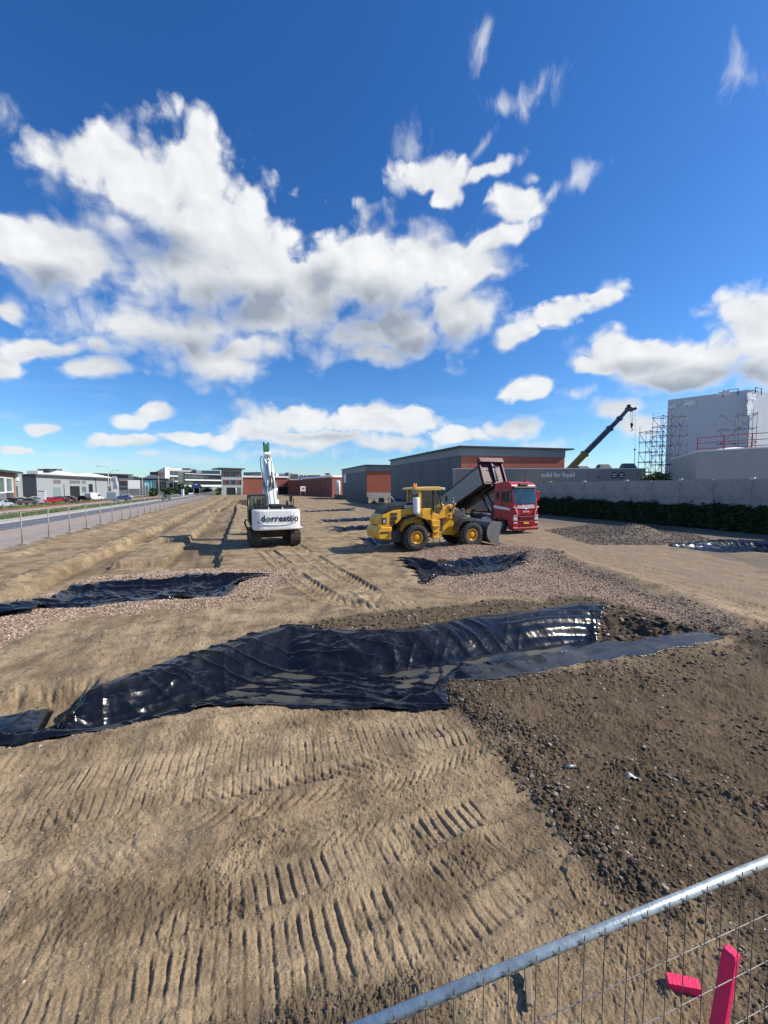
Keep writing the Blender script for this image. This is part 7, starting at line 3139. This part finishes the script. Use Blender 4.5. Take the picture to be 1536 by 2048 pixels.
GRB = mat('board_grey_blue', (.20, .255, .30), .5)
TXTG = mat('faded_print', (.42, .40, .42), .6)
sign_on_legs('notice_board', 'grey blue notice board on two white legs beside the street lamps', 'sign', 214.5, 231, 984.5, 999, 78, GRB, True)
sign_on_legs('pylon_sign', 'white pylon sign with dark top and grey name bars, left of the red car', 'sign', 77, 91.5, 981, 1007.5, 85, mat('pylon_white', (.78, .77, .78), .4), False,
             [(77.5, 88, 981.3, 983.2, DARKTRIM), (78.5, 88, 985.5, 987.2, TXTG), (78.5, 88, 989.8, 991.4, TXTG), (78.5, 87, 993.8, 995.4, TXTG), (79, 88, 998.2, 1007.5, mat('pylon_purple', (.10, .05, .09), .5))])
sign_on_legs('blue_sign', 'dark blue roadside sign board on posts before the white offices', 'sign', 387, 399.5, 967, 976, 168, mat('sign_blue', (.02, .035, .16), .5), True, [(389.5, 394.5, 968.2, 969.3, WHITE)])
sign_on_legs('billboard', 'large blank white panel standing beside the dark workshop', 'panel', 257.5, 278, 960.3, 977.5, 150, WHITE, True, None, .5)
sign_on_legs('round_sign_board', 'white and blue painted board on posts under the teal windows', 'sign', 289.5, 297, 965.5, 972, 150, mat('sign_pale_blue', (.55, .66, .72), .4), True, [(293, 296, 967.5, 970, mat('sign_bird_blue', (.06, .20, .30), .5))])
sign_on_legs('red_and_white_sign', 'white sign board with a red emblem before the brick wing', 'sign', 600.5, 611, 972.5, 982.5, 150, mat('sign_white', (.78, .74, .76), .4), True, [(604, 609, 975.5, 979, mat('emblem_red', (.50, .04, .05), .4), 'emblem')])
sign_on_legs('road_sign', 'grey road sign on a pole at the left edge', 'sign', 0, 11, 988, 999, 62, mat('sign_grey', (.30, .31, .33), .5), False)
mbx = MB()
q = D(7, 1000, 62.1)
mbx.cyl((q[0], q[1], 0), (q[0], q[1], q[2] + .5), .05, None, 8)
t_ = obj('sign_pole', mbx, mat('leg_white', (.62, .62, .60), .5))
tag(t_, 'thin white pole carrying the grey road sign at the left edge', 'pole')
# white pillar and white tank
q = D(365.5, 994, 150)
mbx = MB()
mbx.box(q[0] - .45, q[0] + .45, q[1] - .3, q[1] + .3, 0, D(365, 978.5, 150)[2])
tag(obj('pillar', mbx, FRAMEW, None, .03, 1), 'slim white pillar sign behind the site fence', 'pillar')
q = D(673.5, 985, 140)
mbx = MB()
zt = D(673, 961, 140)[2]
mbx.lathe([(0, 0), (.9, 0), (.9, zt - .5), (.7, zt - .1), (0, zt)], (q[0] + .4, q[1], 0), 'z', 20)
wt_ = thing('white_silo', 'white cylindrical silo beside the end of the brick wing', 'silo')
obj('vessel', mbx, FRAMEW, wt_)
mbx = MB()
for a in (.4, 2.0, 3.6, 5.2):
    mbx.bar((q[0] + .4 + .92 * math.cos(a), q[1] + .92 * math.sin(a), 0), (q[0] + .4 + .92 * math.cos(a), q[1] + .92 * math.sin(a), zt * .9), .08, .08)
w_ = obj('strap', mbx, LTGREY, wt_)
w_['kind'] = 'stuff'
# flags at the warehouse corner
for px, lab in ((226.5, 'white banner flag at the warehouse corner, left one'), (230.5, 'white banner flag at the warehouse corner, right one')):
    q = D(px, 985, 118)
    b_ = thing('banner_flag', lab, 'flag', (q[0], q[1], 0), 0, 'banner flags at the warehouse')
    mbx = MB()
    mbx.cyl((0, 0, 0), (0, 0, 7.2), .05, None, 6)
    obj('pole', mbx, FRAMEW, b_)
    A_, B_ = np.meshgrid(np.linspace(0, 1, 8), np.linspace(0, 1, 14))
    me = grid_mesh('cloth', .06 + A_ * .75, .12 * np.sin(A_ * 5 + B_ * 4), 3.2 + B_ * 3.8, mat('flag_cloth', (.72, .70, .72), .7, var=.1))
    o = bpy.data.objects.new('cloth', me)
    COL.objects.link(o)
    o.parent = b_

# ------------------------------------------------------------------ barrier parts between the halls, blue skirting fence
b_ = thing('site_barrier', 'dark blue hoarding along the foot of the halls', 'hoarding', (0, 0, 0))
for i in range(7):
    mbx = MB()
    f_ = Face(D(669, 990, 118)[:2], D(737, 998, 84)[:2])
    w = f_.L / 7
    f_.slab(mbx, i * w + .05, (i + 1) * w - .05, 0.0, 1.55 + .04 * math.sin(i * 3), 0, .08)
    obj('hoarding_panel', mbx, NAVY, b_)


def heap_of_gear():
    rnd = random.Random(3)
    m1, m2 = mat('gear_grey', (.22, .22, .20), .7), mat('gear_dark', (.03, .035, .04), .7)
    fence_m = mat('gate_grey', (.26, .27, .27), .5, metal=.3)
    for i, (px, py, lab) in enumerate(((744, 995, 'grey crowd barrier between the halls, left one'), (757, 996, 'grey crowd barrier between the halls, middle one'), (770, 998, 'grey crowd barrier between the halls, right one'))):
        x, y = G(px, py + 6)
        b = thing('crowd_barrier', lab, 'barrier', (x, y, hz(x, y)), .2 + .1 * i, 'crowd barriers between the halls')
        mb = MB()
        mb.tube([(-1.3, 0, .1), (-1.3, 0, 1.3), (1.3, 0, 1.3), (1.3, 0, .1)], .035, 6)
        obj('frame', mb, fence_m, b)
        for k in range(8):
            mb = MB()
            mb.cyl((-1.1 + k * .315, 0, .25), (-1.1 + k * .315, 0, 1.3), .02, None, 5)
            obj('bar', mb, fence_m, b)
        for sx in (-1, 1):
            mb = MB()
            mb.box(sx - .04, sx + .04, -.3, .3, 0, .08)
            obj('foot', mb, fence_m, b)
    for i, (px, py, sx, sy, sz, mm, lab) in enumerate(((763, 1001, 1.6, 1.0, 1.1, m2, 'black machine cover lying before the barriers'), (796, 1008, 2.0, 1.2, 1.2, mat('gear_blue', (.06, .10, .15), .6), 'blue-grey machine box behind the loader engine'),
                                                       (748, 1003, 1.2, .8, .55, m1, 'pale concrete block at the foot of the dark hall'))):
        x, y = G(px, py + 4)
        b = thing('machine_box' if i < 2 else 'concrete_block', lab, 'box' if i < 2 else 'block', (x, y, hz(x, y)), .3 * i)
        mb = MB()
        mb.hexa([(-sx / 2, -sy / 2, 0), (sx / 2, -sy / 2, 0), (sx / 2, sy / 2, 0), (-sx / 2, sy / 2, 0), (-sx / 2 + .15, -sy / 2 + .1, sz), (sx / 2 - .2, -sy / 2 + .1, sz), (sx / 2 - .2, sy / 2 - .1, sz), (-sx / 2 + .15, sy / 2 - .1, sz)])
        obj('housing', mb, mm, b, .08, 2)
        mb = MB()
        mb.box(-sx / 4, sx / 4, -.05, .05, sz + .002, sz + .12)
        obj('handle', mb, BLK, b)


heap_of_gear()


def trench_roller():
    x, y = G(484, 1018)
    b = thing('plate_roller', 'rusty ground attachment lying by the spoil heap, left of the excavator', 'attachment', (x, y, hz(x, y)), .4)
    m = mat('rusty_steel', (.12, .085, .065), .8, var=.3, dirt=.4)
    mb = MB()
    mb.ribbon([(-.2, 1.2), (.6, 1.3), (1.0, .9), (.95, .35), (.5, .05), (-.1, .0)], .06, 'y', -.9, .9)
    s = obj('bucket_shell', mb, m, b)
    for yy in (-.92, .92):
        mb = MB()
        mb.prism([(-.2, 1.22), (.6, 1.32), (1.02, .9), (.97, .33), (.5, .03), (-.1, -.02), (-.15, .6)], 'y', yy - .03, yy + .03)
        obj('side_plate', mb, m, b)
    for k in range(5):
        mb = MB()
        mb.box(-.42, -.08, -.85 + k * .4, -.72 + k * .4, -.03, .03)
        obj('tooth', mb, STEEL, b)


trench_roller()

# ------------------------------------------------------------------ mesh fence along the street
GALV = mat('galvanised_tube', (.33, .34, .33), .42, metal=.35, var=.1)
RUSTY = mat('weathered_post', (.28, .25, .22), .6, metal=.2, var=.2)


def street_fence():
    lab = 'street fence mesh panel cut off by the left edge of the photo'
    grp = 'mesh fence panels along the street side'
    W_, H_ = 3.4, 2.02
    fr = MB()
    fr.cyl((0, 0, .0), (0, 0, H_), .045, None, 8)
    fr.cyl((W_ - .08, 0, .1), (W_ - .08, 0, H_ - .06), .03, None, 6)
    post = MB()
    post.cyl((0, 0, -.1), (0, 0, H_), .036, None, 8)
    tub = MB()
    tub.cyl((.06, 0, H_ - .03), (W_ - .06, 0, H_ - .03), .014, None, 6)
    tub2 = MB()
    tub2.cyl((.06, 0, .12), (W_ - .06, 0, .12), .012, None, 6)
    wir = MB()
    for k in range(1, 17):
        x = W_ * k / 17
        wir.bar((x, 0, .12), (x, 0, H_ - .04), .006, .006)
    for k in range(1, 6):
        z = .12 + (H_ - .16) * k / 6
        wir.bar((.06, .004, z), (W_ - .06, .004, z), .0045, .0045)
    foot = MB()
    foot.box(-.12, .12, -.33, .33, 0, .11)
    P0 = None
    ORD = ['first', 'second', 'third', 'fourth', 'fifth', 'sixth', 'seventh', 'eighth', 'ninth', 'tenth', 'eleventh', 'twelfth']
    for k in range(-1, 56):
        s = 29.45 + (k * W_)
        # first measured post stands at (38,1091) in the photograph
        x, y = st(s, FENCE_T + .04)
        if P0 is None:
            t = thing('fence_panel', lab, 'fence panel', (x, y, 0), UA, grp)
            obj('post', post, RUSTY, t)
            obj('top_tube', tub, GALV, t)
            obj('bottom_tube', tub2, GALV, t)
            w = obj('wire_mesh', wir, GALV, t)
            w['kind'] = 'stuff'
            obj('foot_block', foot, mat('foot_concrete', (.30, .28, .26), .9), t, .03, 1)
            P0 = t
        else:
            t = copy_tree(P0)
            t.location = (x, y, .02 * math.sin(k * 2.3))
            t['label'] = (ORD[k] + ' whole mesh fence panel from the left edge, beside the paved street') if k < 12 else 'small far mesh fence panel in the distant part of the street fence'
            t.rotation_euler = (.012 * math.sin(k * 1.7), 0, UA + .012 * math.sin(k * 2.9))


street_fence()

# ------------------------------------------------------------------ foreground: mesh panel under the viewer, markers, wood
def near_fence():
    A = Vector(D(740, 2048, 1.10))
    a2 = np.array(D(740, 2048, 1.0)) - np.array([0, 0, CAM_H])
    c2 = np.array(D(1536, 1722, 1.0)) - np.array([0, 0, CAM_H])
    zt = 2.0
    pa = np.array([0, 0, CAM_H]) + a2 * ((zt - CAM_H) / a2[2])
    pc = np.array([0, 0, CAM_H]) + c2 * ((zt - CAM_H) / c2[2])
    d = (pc - pa)
    d /= np.linalg.norm(d)
    st0 = pa - d * .55
    ang = math.atan2(d[1], d[0])
    b = thing('mesh_fence_panel', 'galvanised mesh fence panel with round top tube, nearest to the viewer', 'fence panel', (st0[0], st0[1], 0), ang)
    m = mat('bright_galvanised', (.44, .50, .50), .40, metal=.45, var=.28, scale=26, dirt=.22, dirtcol=(.22, .20, .17), bump=.15, bscale=90)
    W_ = 3.45
    mb = MB()
    mb.cyl((-.02, 0, zt), (W_ + .02, 0, zt), .0155, None, 24)
    obj('top_tube', mb, m, b)
    mb = MB()
    mb.cyl((-.02, 0, .14), (W_ + .02, 0, .14), .0205, None, 12)
    obj('bottom_tube', mb, m, b)
    for x in (-.02, W_ + .02):
        mb = MB()
        mb.cyl((x, 0, 0), (x, 0, zt + .06), .021, None, 12)
        obj('upright_tube', mb, m, b)
    wm = mat('fence_wire', (.075, .07, .065), .55, metal=.2)
    wb = MB()
    wb.cyl((0, 0, .10), (0, 0, zt + .028), .0016, None, 6)
    hb = MB()
    hb.cyl((-.028, 0, 0), (.006, 0, 0), .0022, None, 6)
    me, hm = wb.mesh('wire'), hb.mesh('wire_hook')
    me.materials.append(wm)
    hm.materials.append(wm)
    k = 0
    x = .055
    while x < W_:
        o = bpy.data.objects.new('wire', me)
        COL.objects.link(o)
        o.parent = b
        o.location = (x, -.0180, 0)
        o.rotation_euler = (0, .004 * math.sin(k * 3.1), 0)
        h = bpy.data.objects.new('wire_hook', hm)
        COL.objects.link(h)
        h.parent = o
        h.location = (0, -.004, zt + .012)
        x += .0935
        k += 1
    wl = mat('cross_wire', (.26, .25, .23), .5, metal=.2)
    for z in (1.79, 1.58, 1.37, 1.16, .95, .74, .53, .32):
        mb = MB()
        mb.cyl((0, -.0142, z), (W_, -.0142, z), .0016, None, 6)
        obj('cross_wire', mb, wl, b)


near_fence()
PINK = mat('fluorescent_pink', (.86, .012, .115), .6, var=.12, scale=22, bump=.5, bscale=70, dirt=.16, dirtcol=(.36, .10, .10))


def pink_markers():
    # stake: chamfered square timber
    x, y, z = D(1462, 1906, 2.08)
    zt = z
    b0 = np.array(D(1438, 2040, 2.08))
    top = np.array([x, y, zt])
    d = (b0 - top)
    d = d / np.linalg.norm(d)
    base = top + d * ((zt + .25) / -d[2])
    base[0] = x - .14
    base[1] = y - .03
    w = .033
    mb = MB()
    a = R(28)
    u = np.array([math.cos(a), math.sin(a), 0])
    v = np.array([-math.sin(a), math.cos(a), 0])
    ring = lambda c, k: [c + u * w * k + v * w * k, c - u * w * k + v * w * k, c - u * w * k - v * w * k, c + u * w * k - v * w * k]
    t1 = np.array([0, 0, .02])
    vs = ring(base, 1) + ring(top, 1) + ring(top + t1, .75)
    fs = [(0, 1, 2, 3), (8, 9, 10, 11)] + [(i, (i + 1) % 4, 4 + (i + 1) % 4, 4 + i) for i in range(4)] + [(4 + i, 4 + (i + 1) % 4, 8 + (i + 1) % 4, 8 + i) for i in range(4)]
    mb.add(vs, fs)
    o = obj('marker_stake', mb, PINK, None, .003, 2)
    tag(o, 'bright pink painted wooden stake standing behind the near mesh fence', 'stake')
    # sawn-off block lying on the soil
    p = np.array(G(1366, 1980))
    e0, e1 = np.array(G(1332, 1972)), np.array(G(1402, 1988))
    dd = (e1 - e0)
    L = np.linalg.norm(dd)
    an = math.atan2(dd[1], dd[0])
    hh = .032
    mb = MB()
    mb.hexa([(-L / 2, -.036, 0), (L / 2 - .01, -.034, 0), (L / 2, .032, 0), (-L / 2 + .02, .036, 0), (-L / 2, -.034, 2 * hh), (L / 2 - .015, -.032, 2 * hh), (L / 2 - .004, .030, 2 * hh), (-L / 2 + .012, .034, 2 * hh)])
    o = obj('marker_block', mb, PINK, None, .004, 2, loc=(p[0], p[1], hz(*p) - .004), rot=(R(4), R(-2), an))
    tag(o, 'short bright pink wooden block lying on the soil left of the pink stake', 'wood block')


pink_markers()


def wood_stick():
    WD = mat('weathered_wood', (.27, .205, .135), .85, var=.25, scale=14, bump=.4, bscale=50)
    a, c = np.array(G(1054, 1952)), np.array(G(1060, 2024))
    d = c - a
    L = np.linalg.norm(d)
    m = (a + c) / 2
    mb = MB()
    mb.hexa([(-L / 2, -.026, 0), (L / 2, -.024, 0), (L / 2, .022, 0), (-L / 2, .026, 0), (-L / 2, -.022, .03), (L / 2, -.020, .026), (L / 2, .018, .03), (-L / 2, .022, .028)])
    o = obj('wood_piece', mb, WD, None, .005, 2, loc=(m[0], m[1], hz(*m) + .035), rot=(R(3), R(7), math.atan2(d[1], d[0])))
    tag(o, 'weathered wooden slat lying on the soil behind the near fence tube', 'wood slat')
    for px, py, lab in ((1262, 1556, 'scrap of white plastic on the dark soil'), (1140, 1540, 'broken grey pipe piece on the dark soil')):
        x, y = G(px, py)
        if 'white' in lab:
            n = 8
            A, B = np.meshgrid(np.linspace(-1, 1, n), np.linspace(-1, 1, n))
            Z = .03 * fbm(A * 1.3, B * 1.3, 3, seed=4) + .03 * (1 - np.abs(A))
            me = grid_mesh('plastic_scrap', A * .05 * (1 - .5 * B), B * .045, Z, mat('scrap_white', (.55, .55, .54), .5))
            o = bpy.data.objects.new('plastic_scrap', me)
            COL.objects.link(o)
            o.location = (x, y, hz(x, y) + .012)
            tag(o, lab, 'plastic scrap')
        else:
            mb = MB()
            mb.cyl((-.08, 0, .02), (.08, .02, .022), .024, .02, 10)
            o = obj('pipe_piece', mb, STEEL, None, loc=(x, y, hz(x, y)))
            tag(o, lab, 'pipe')


wood_stick()


# ------------------------------------------------------------------ stones
def stone_shapes(k=10):
    out = []
    bm = bmesh.new()
    bmesh.ops.create_icosphere(bm, subdivisions=1, radius=1)
    base = np.array([v.co[:] for v in bm.verts])
    tri = np.array([[v.index for v in f.verts] for f in bm.faces])
    bm.free()
    for i in range(k):
        r = np.random.default_rng(100 + i)
        v = base * (1 + r.normal(size=(len(base), 1)) * .16)
        v *= np.array([1, .62 + .35 * r.random(), .45 + .3 * r.random()])
        out.append(v)
    octv = np.array([[1, 0, 0], [-1, 0, 0], [0, 1, 0], [0, -1, 0], [0, 0, 1], [0, 0, -1]], float)
    octt = np.array([[0, 2, 4], [2, 1, 4], [1, 3, 4], [3, 0, 4], [2, 0, 5], [1, 2, 5], [3, 1, 5], [0, 3, 5]])
    small = [octv * (1 + np.random.default_rng(50 + i).normal(size=(6, 1)) * .22) * np.array([1, .75, .6]) for i in range(8)]
    return out, tri, small, octt


STN = stone_shapes()


def stone_mat():
    m = bpy.data.materials.new('stones')
    m.use_nodes = True
    t = NT(m.node_tree)
    p = m.node_tree.nodes['Principled BSDF']
    at = t.n('ShaderNodeAttribute', attribute_name='tone')
    tc = t.n('ShaderNodeTexCoord')
    n = t.noise(tc.outputs['Object'], 60, 3, .6)
    c = t.mix(.35, at.outputs['Color'], n.outputs['Fac'], 'OVERLAY')
    t.link(c, p.inputs['Base Color'])
    p.inputs['Roughness'].default_value = .85
    p.inputs['Specular IOR Level'].default_value = .25
    return m


STM = stone_mat()


def scatter(name, x, y, size, cols, weights, small, seed, sink=.35):
    """one mass of loose stones; each a shape of its own"""
    r = np.random.default_rng(seed)
    N = len(x)
    z = height(x, y)
    shapes, tri = (STN[2], STN[3]) if small else (STN[0], STN[1])
    V = np.array(shapes)[r.integers(0, len(shapes), N)]
    a = r.random(N) * 2 * np.pi
    ca, sa = np.cos(a)[:, None], np.sin(a)[:, None]
    X = V[..., 0] * ca - V[..., 1] * sa
    Y = V[..., 0] * sa + V[..., 1] * ca
    Z = V[..., 2] + X * (r.random((N, 1)) - .5) * .7
    s = size[:, None]
    co = np.stack([X * s + x[:, None], Y * s + y[:, None], Z * s + (z + size * (.5 - sink))[:, None]], -1)
    k = V.shape[1]
    T = (tri[None] + (np.arange(N) * k)[:, None, None]).reshape(-1, 3)
    me = tri_mesh(name, co.reshape(-1, 3), T, STM)
    C = np.array(cols)[r.choice(len(cols), N, p=np.array(weights) / sum(weights))]
    C = C * (0.75 + .5 * r.random((N, 1)))
    set_color(me, 'tone', np.repeat(np.concatenate([C, np.ones((N, 1))], 1), k, 0))
    o = bpy.data.objects.new(name, me)
    COL.objects.link(o)
    o['kind'] = 'stuff'
    return o


def sample(poly, n, seed):
    r = np.random.default_rng(seed)
    P = np.array(poly)
    lo, hi = P.min(0), P.max(0)
    x = lo[0] + r.random(n) * (hi[0] - lo[0])
    y = lo[1] + r.random(n) * (hi[1] - lo[1])
    return x, y, r


PK = [(.46, .335, .245), (.35, .245, .175), (.24, .165, .12), (.53, .425, .335), (.16, .115, .085), (.10, .072, .055)]
PKW = [4, 4, 3, 2, 2, 1]
DKC = [(.11, .082, .055), (.15, .112, .075), (.32, .27, .22), (.20, .16, .125), (.45, .41, .37), (.07, .053, .037)]
DKW = [7, 6, 1.0, 2, .45, 3]


def gravel():
    xs, ys, ss = [], [], []
    for poly, n, sd in ((PINK1, 60000, 1), (PINK2, 90000, 2)):
        x, y, r = sample(poly, n, sd)
        p, d, _, _ = soil_masks(x, y)
        keep = (p > .25) & (r.random(n) < np.clip(p * 1.2, 0, .95)) & (sheet_drop(x, y) < .05)
        x, y = x[keep], y[keep]
        dd = np.hypot(x, y)
        cap = 21000
        if len(x) > cap:
            q = r.choice(len(x), cap, replace=False)
            x, y, dd = x[q], y[q], dd[q]
        xs.append(x)
        ys.append(y)
        ss.append((.012 + .024 * r.random(len(x)) ** 2.4) * np.clip(dd / 11, .7, 1.6))
    scatter('gravel', np.concatenate(xs), np.concatenate(ys), np.concatenate(ss), PK, PKW, True, 3)
    # grey chippings of the further heap
    x, y, r = sample(GREY3, 22000, 5)
    k = poly_sd(x, y, GREY3) > -.3
    x, y = x[k][:7000], y[k][:7000]
    scatter('gravel', x, y, (.035 + .05 * r.random(len(x)) ** 2), [(.15, .12, .095), (.085, .07, .055), (.22, .18, .145)], [3, 4, 1], True, 6)


def soil_stones():
    xs, ys, ss = [], [], []
    for poly, n, sd, cap, lo, hi in ((DARK1, 220000, 11, 13000, .004, .021), (DARK2, 30000, 12, 5000, .012, .035), (DARK3, 26000, 13, 2600, .004, .013), (NOTCH, 9000, 14, 1600, .015, .06)):
        x, y, r = sample(poly, n, sd)
        p, d, _, _ = soil_masks(x, y)
        dd = np.hypot(x, y)
        dens = np.clip(fbm(x * .9, y * .9, 3, seed=77) * 1.8 + .25, .04, 1)
        # denser ridge of stones along the edge of the dark soil
        e = np.exp(-((poly_sd(x, y, poly) - .35) / .45) ** 2)
        wgt = np.clip(dens * .55 + .55 * e, 0, 1) * np.clip(9 / dd ** 2 * 2, .12, 1)
        keep = (d > .4) & (r.random(n) < wgt) & (sheet_drop(x, y) < .05) & (np.abs(x) < 1.35 * y + 1) & (dd > 1.6)
        x, y, dd = x[keep][:cap], y[keep][:cap], dd[keep][:cap]
        xs.append(x)
        ys.append(y)
        ss.append((lo + (hi - lo) * r.random(len(x)) ** 3.2) * np.clip(dd / 5, .8, 1.8))
    scatter('pebbles', np.concatenate(xs), np.concatenate(ys), np.concatenate(ss), DKC, DKW, False, 15)
    r = np.random.default_rng(31)
    xs, ys = [], []
    for pts, n in zip(STONY, (1500, 650, 900)):
        p = resample(pts, 300)[r.integers(0, 300, n)]
        xs.append(p[:, 0] + r.normal(size=n) * .17)
        ys.append(p[:, 1] + r.normal(size=n) * .17)
    x, y = np.concatenate(xs), np.concatenate(ys)
    scatter('stony_spoil', x, y, .004 + .026 * r.random(len(x)) ** 3, [(.095, .07, .048), (.14, .105, .072), (.26, .22, .18), (.36, .32, .28), (.06, .046, .033)], [6, 5, 1.6, .6, 5], False, 32)
    # crumbs of sand and a few pebbles all over the near ground
    r = np.random.default_rng(21)
    n = 70000
    rad = 1.8 + 14 * r.random(n) ** 1.6
    an = (r.random(n) - .5) * 1.75
    x, y = np.sin(an) * rad, np.cos(an) * rad
    p, d, _, _ = soil_masks(x, y)
    k = (d < .5) & (sheet_drop(x, y) < .02) & (r.random(n) < .35 + .65 * sstep(-.1, .4, fbm(x * .8, y * .8, 3, seed=78)))
    x, y, rad = x[k], y[k], rad[k]
    scatter('soil_crumbs', x, y, (.0026 + .0105 * r.random(len(x)) ** 4) * np.clip(rad / 3.5, .8, 2.2), [(.30, .22, .135), (.20, .145, .09), (.12, .09, .06), (.45, .39, .31)], [6, 5, 4, .7], True, 22)


gravel()
soil_stones()


def larger_stones():
    spots = [(1133, 1580, .035), (1120, 1592, .03), (1160, 1600, .032), (1190, 1585, .028), (1245, 1600, .030), (1190, 1638, .034), (1180, 1662, .030), (1172, 1610, .024), (1226, 1672, .026), (1250, 1690, .022), (1335, 1560, .036), (1350, 1568, .034), (1375, 1545, .026), (1395, 1574, .024), (1450, 1590, .026), (1100, 1432, .030), (1000, 1442, .032), (1040, 1500, .022), (1196, 1415, .028), (1290, 1372, .030), (1300, 1722, .022), (1070, 1535, .024), (1258, 1605, .02), (272, 1672, .026), (1086, 1518, .026), (1160, 1412, .03)]
    cols = [(.30, .26, .215), (.23, .19, .155), (.17, .14, .115), (.26, .23, .20)]
    words_ = ['pale', 'brownish', 'dark grey', 'light grey']
    for i, (px, py, s) in enumerate(spots):
        x, y = G(px, py)
        v = STN[0][i % 10] * s * .8
        bm = bmesh.new()
        vs = [bm.verts.new(q) for q in v]
        for t in STN[1]:
            bm.faces.new([vs[k] for k in t])
        bmesh.ops.subdivide_edges(bm, edges=bm.edges, cuts=1, use_grid_fill=True, smooth=.6)
        me = bpy.data.meshes.new('stone')
        bm.to_mesh(me)
        bm.free()
        for p in me.polygons:
            p.use_smooth = True
        me.materials.append(mat('stone_' + str(i % 4), cols[i % 4], .85, var=.2, scale=40, bump=.5, bscale=120))
        o = bpy.data.objects.new('stone', me)
        COL.objects.link(o)
        o.location = (x, y, hz(x, y) + s * .22)
        o.rotation_euler = (0, 0, i * 1.7)
        tag(o, 'loose rounded stone lying on the dark gravelly soil in front', 'stone', 'loose stones on the dark soil')


larger_stones()
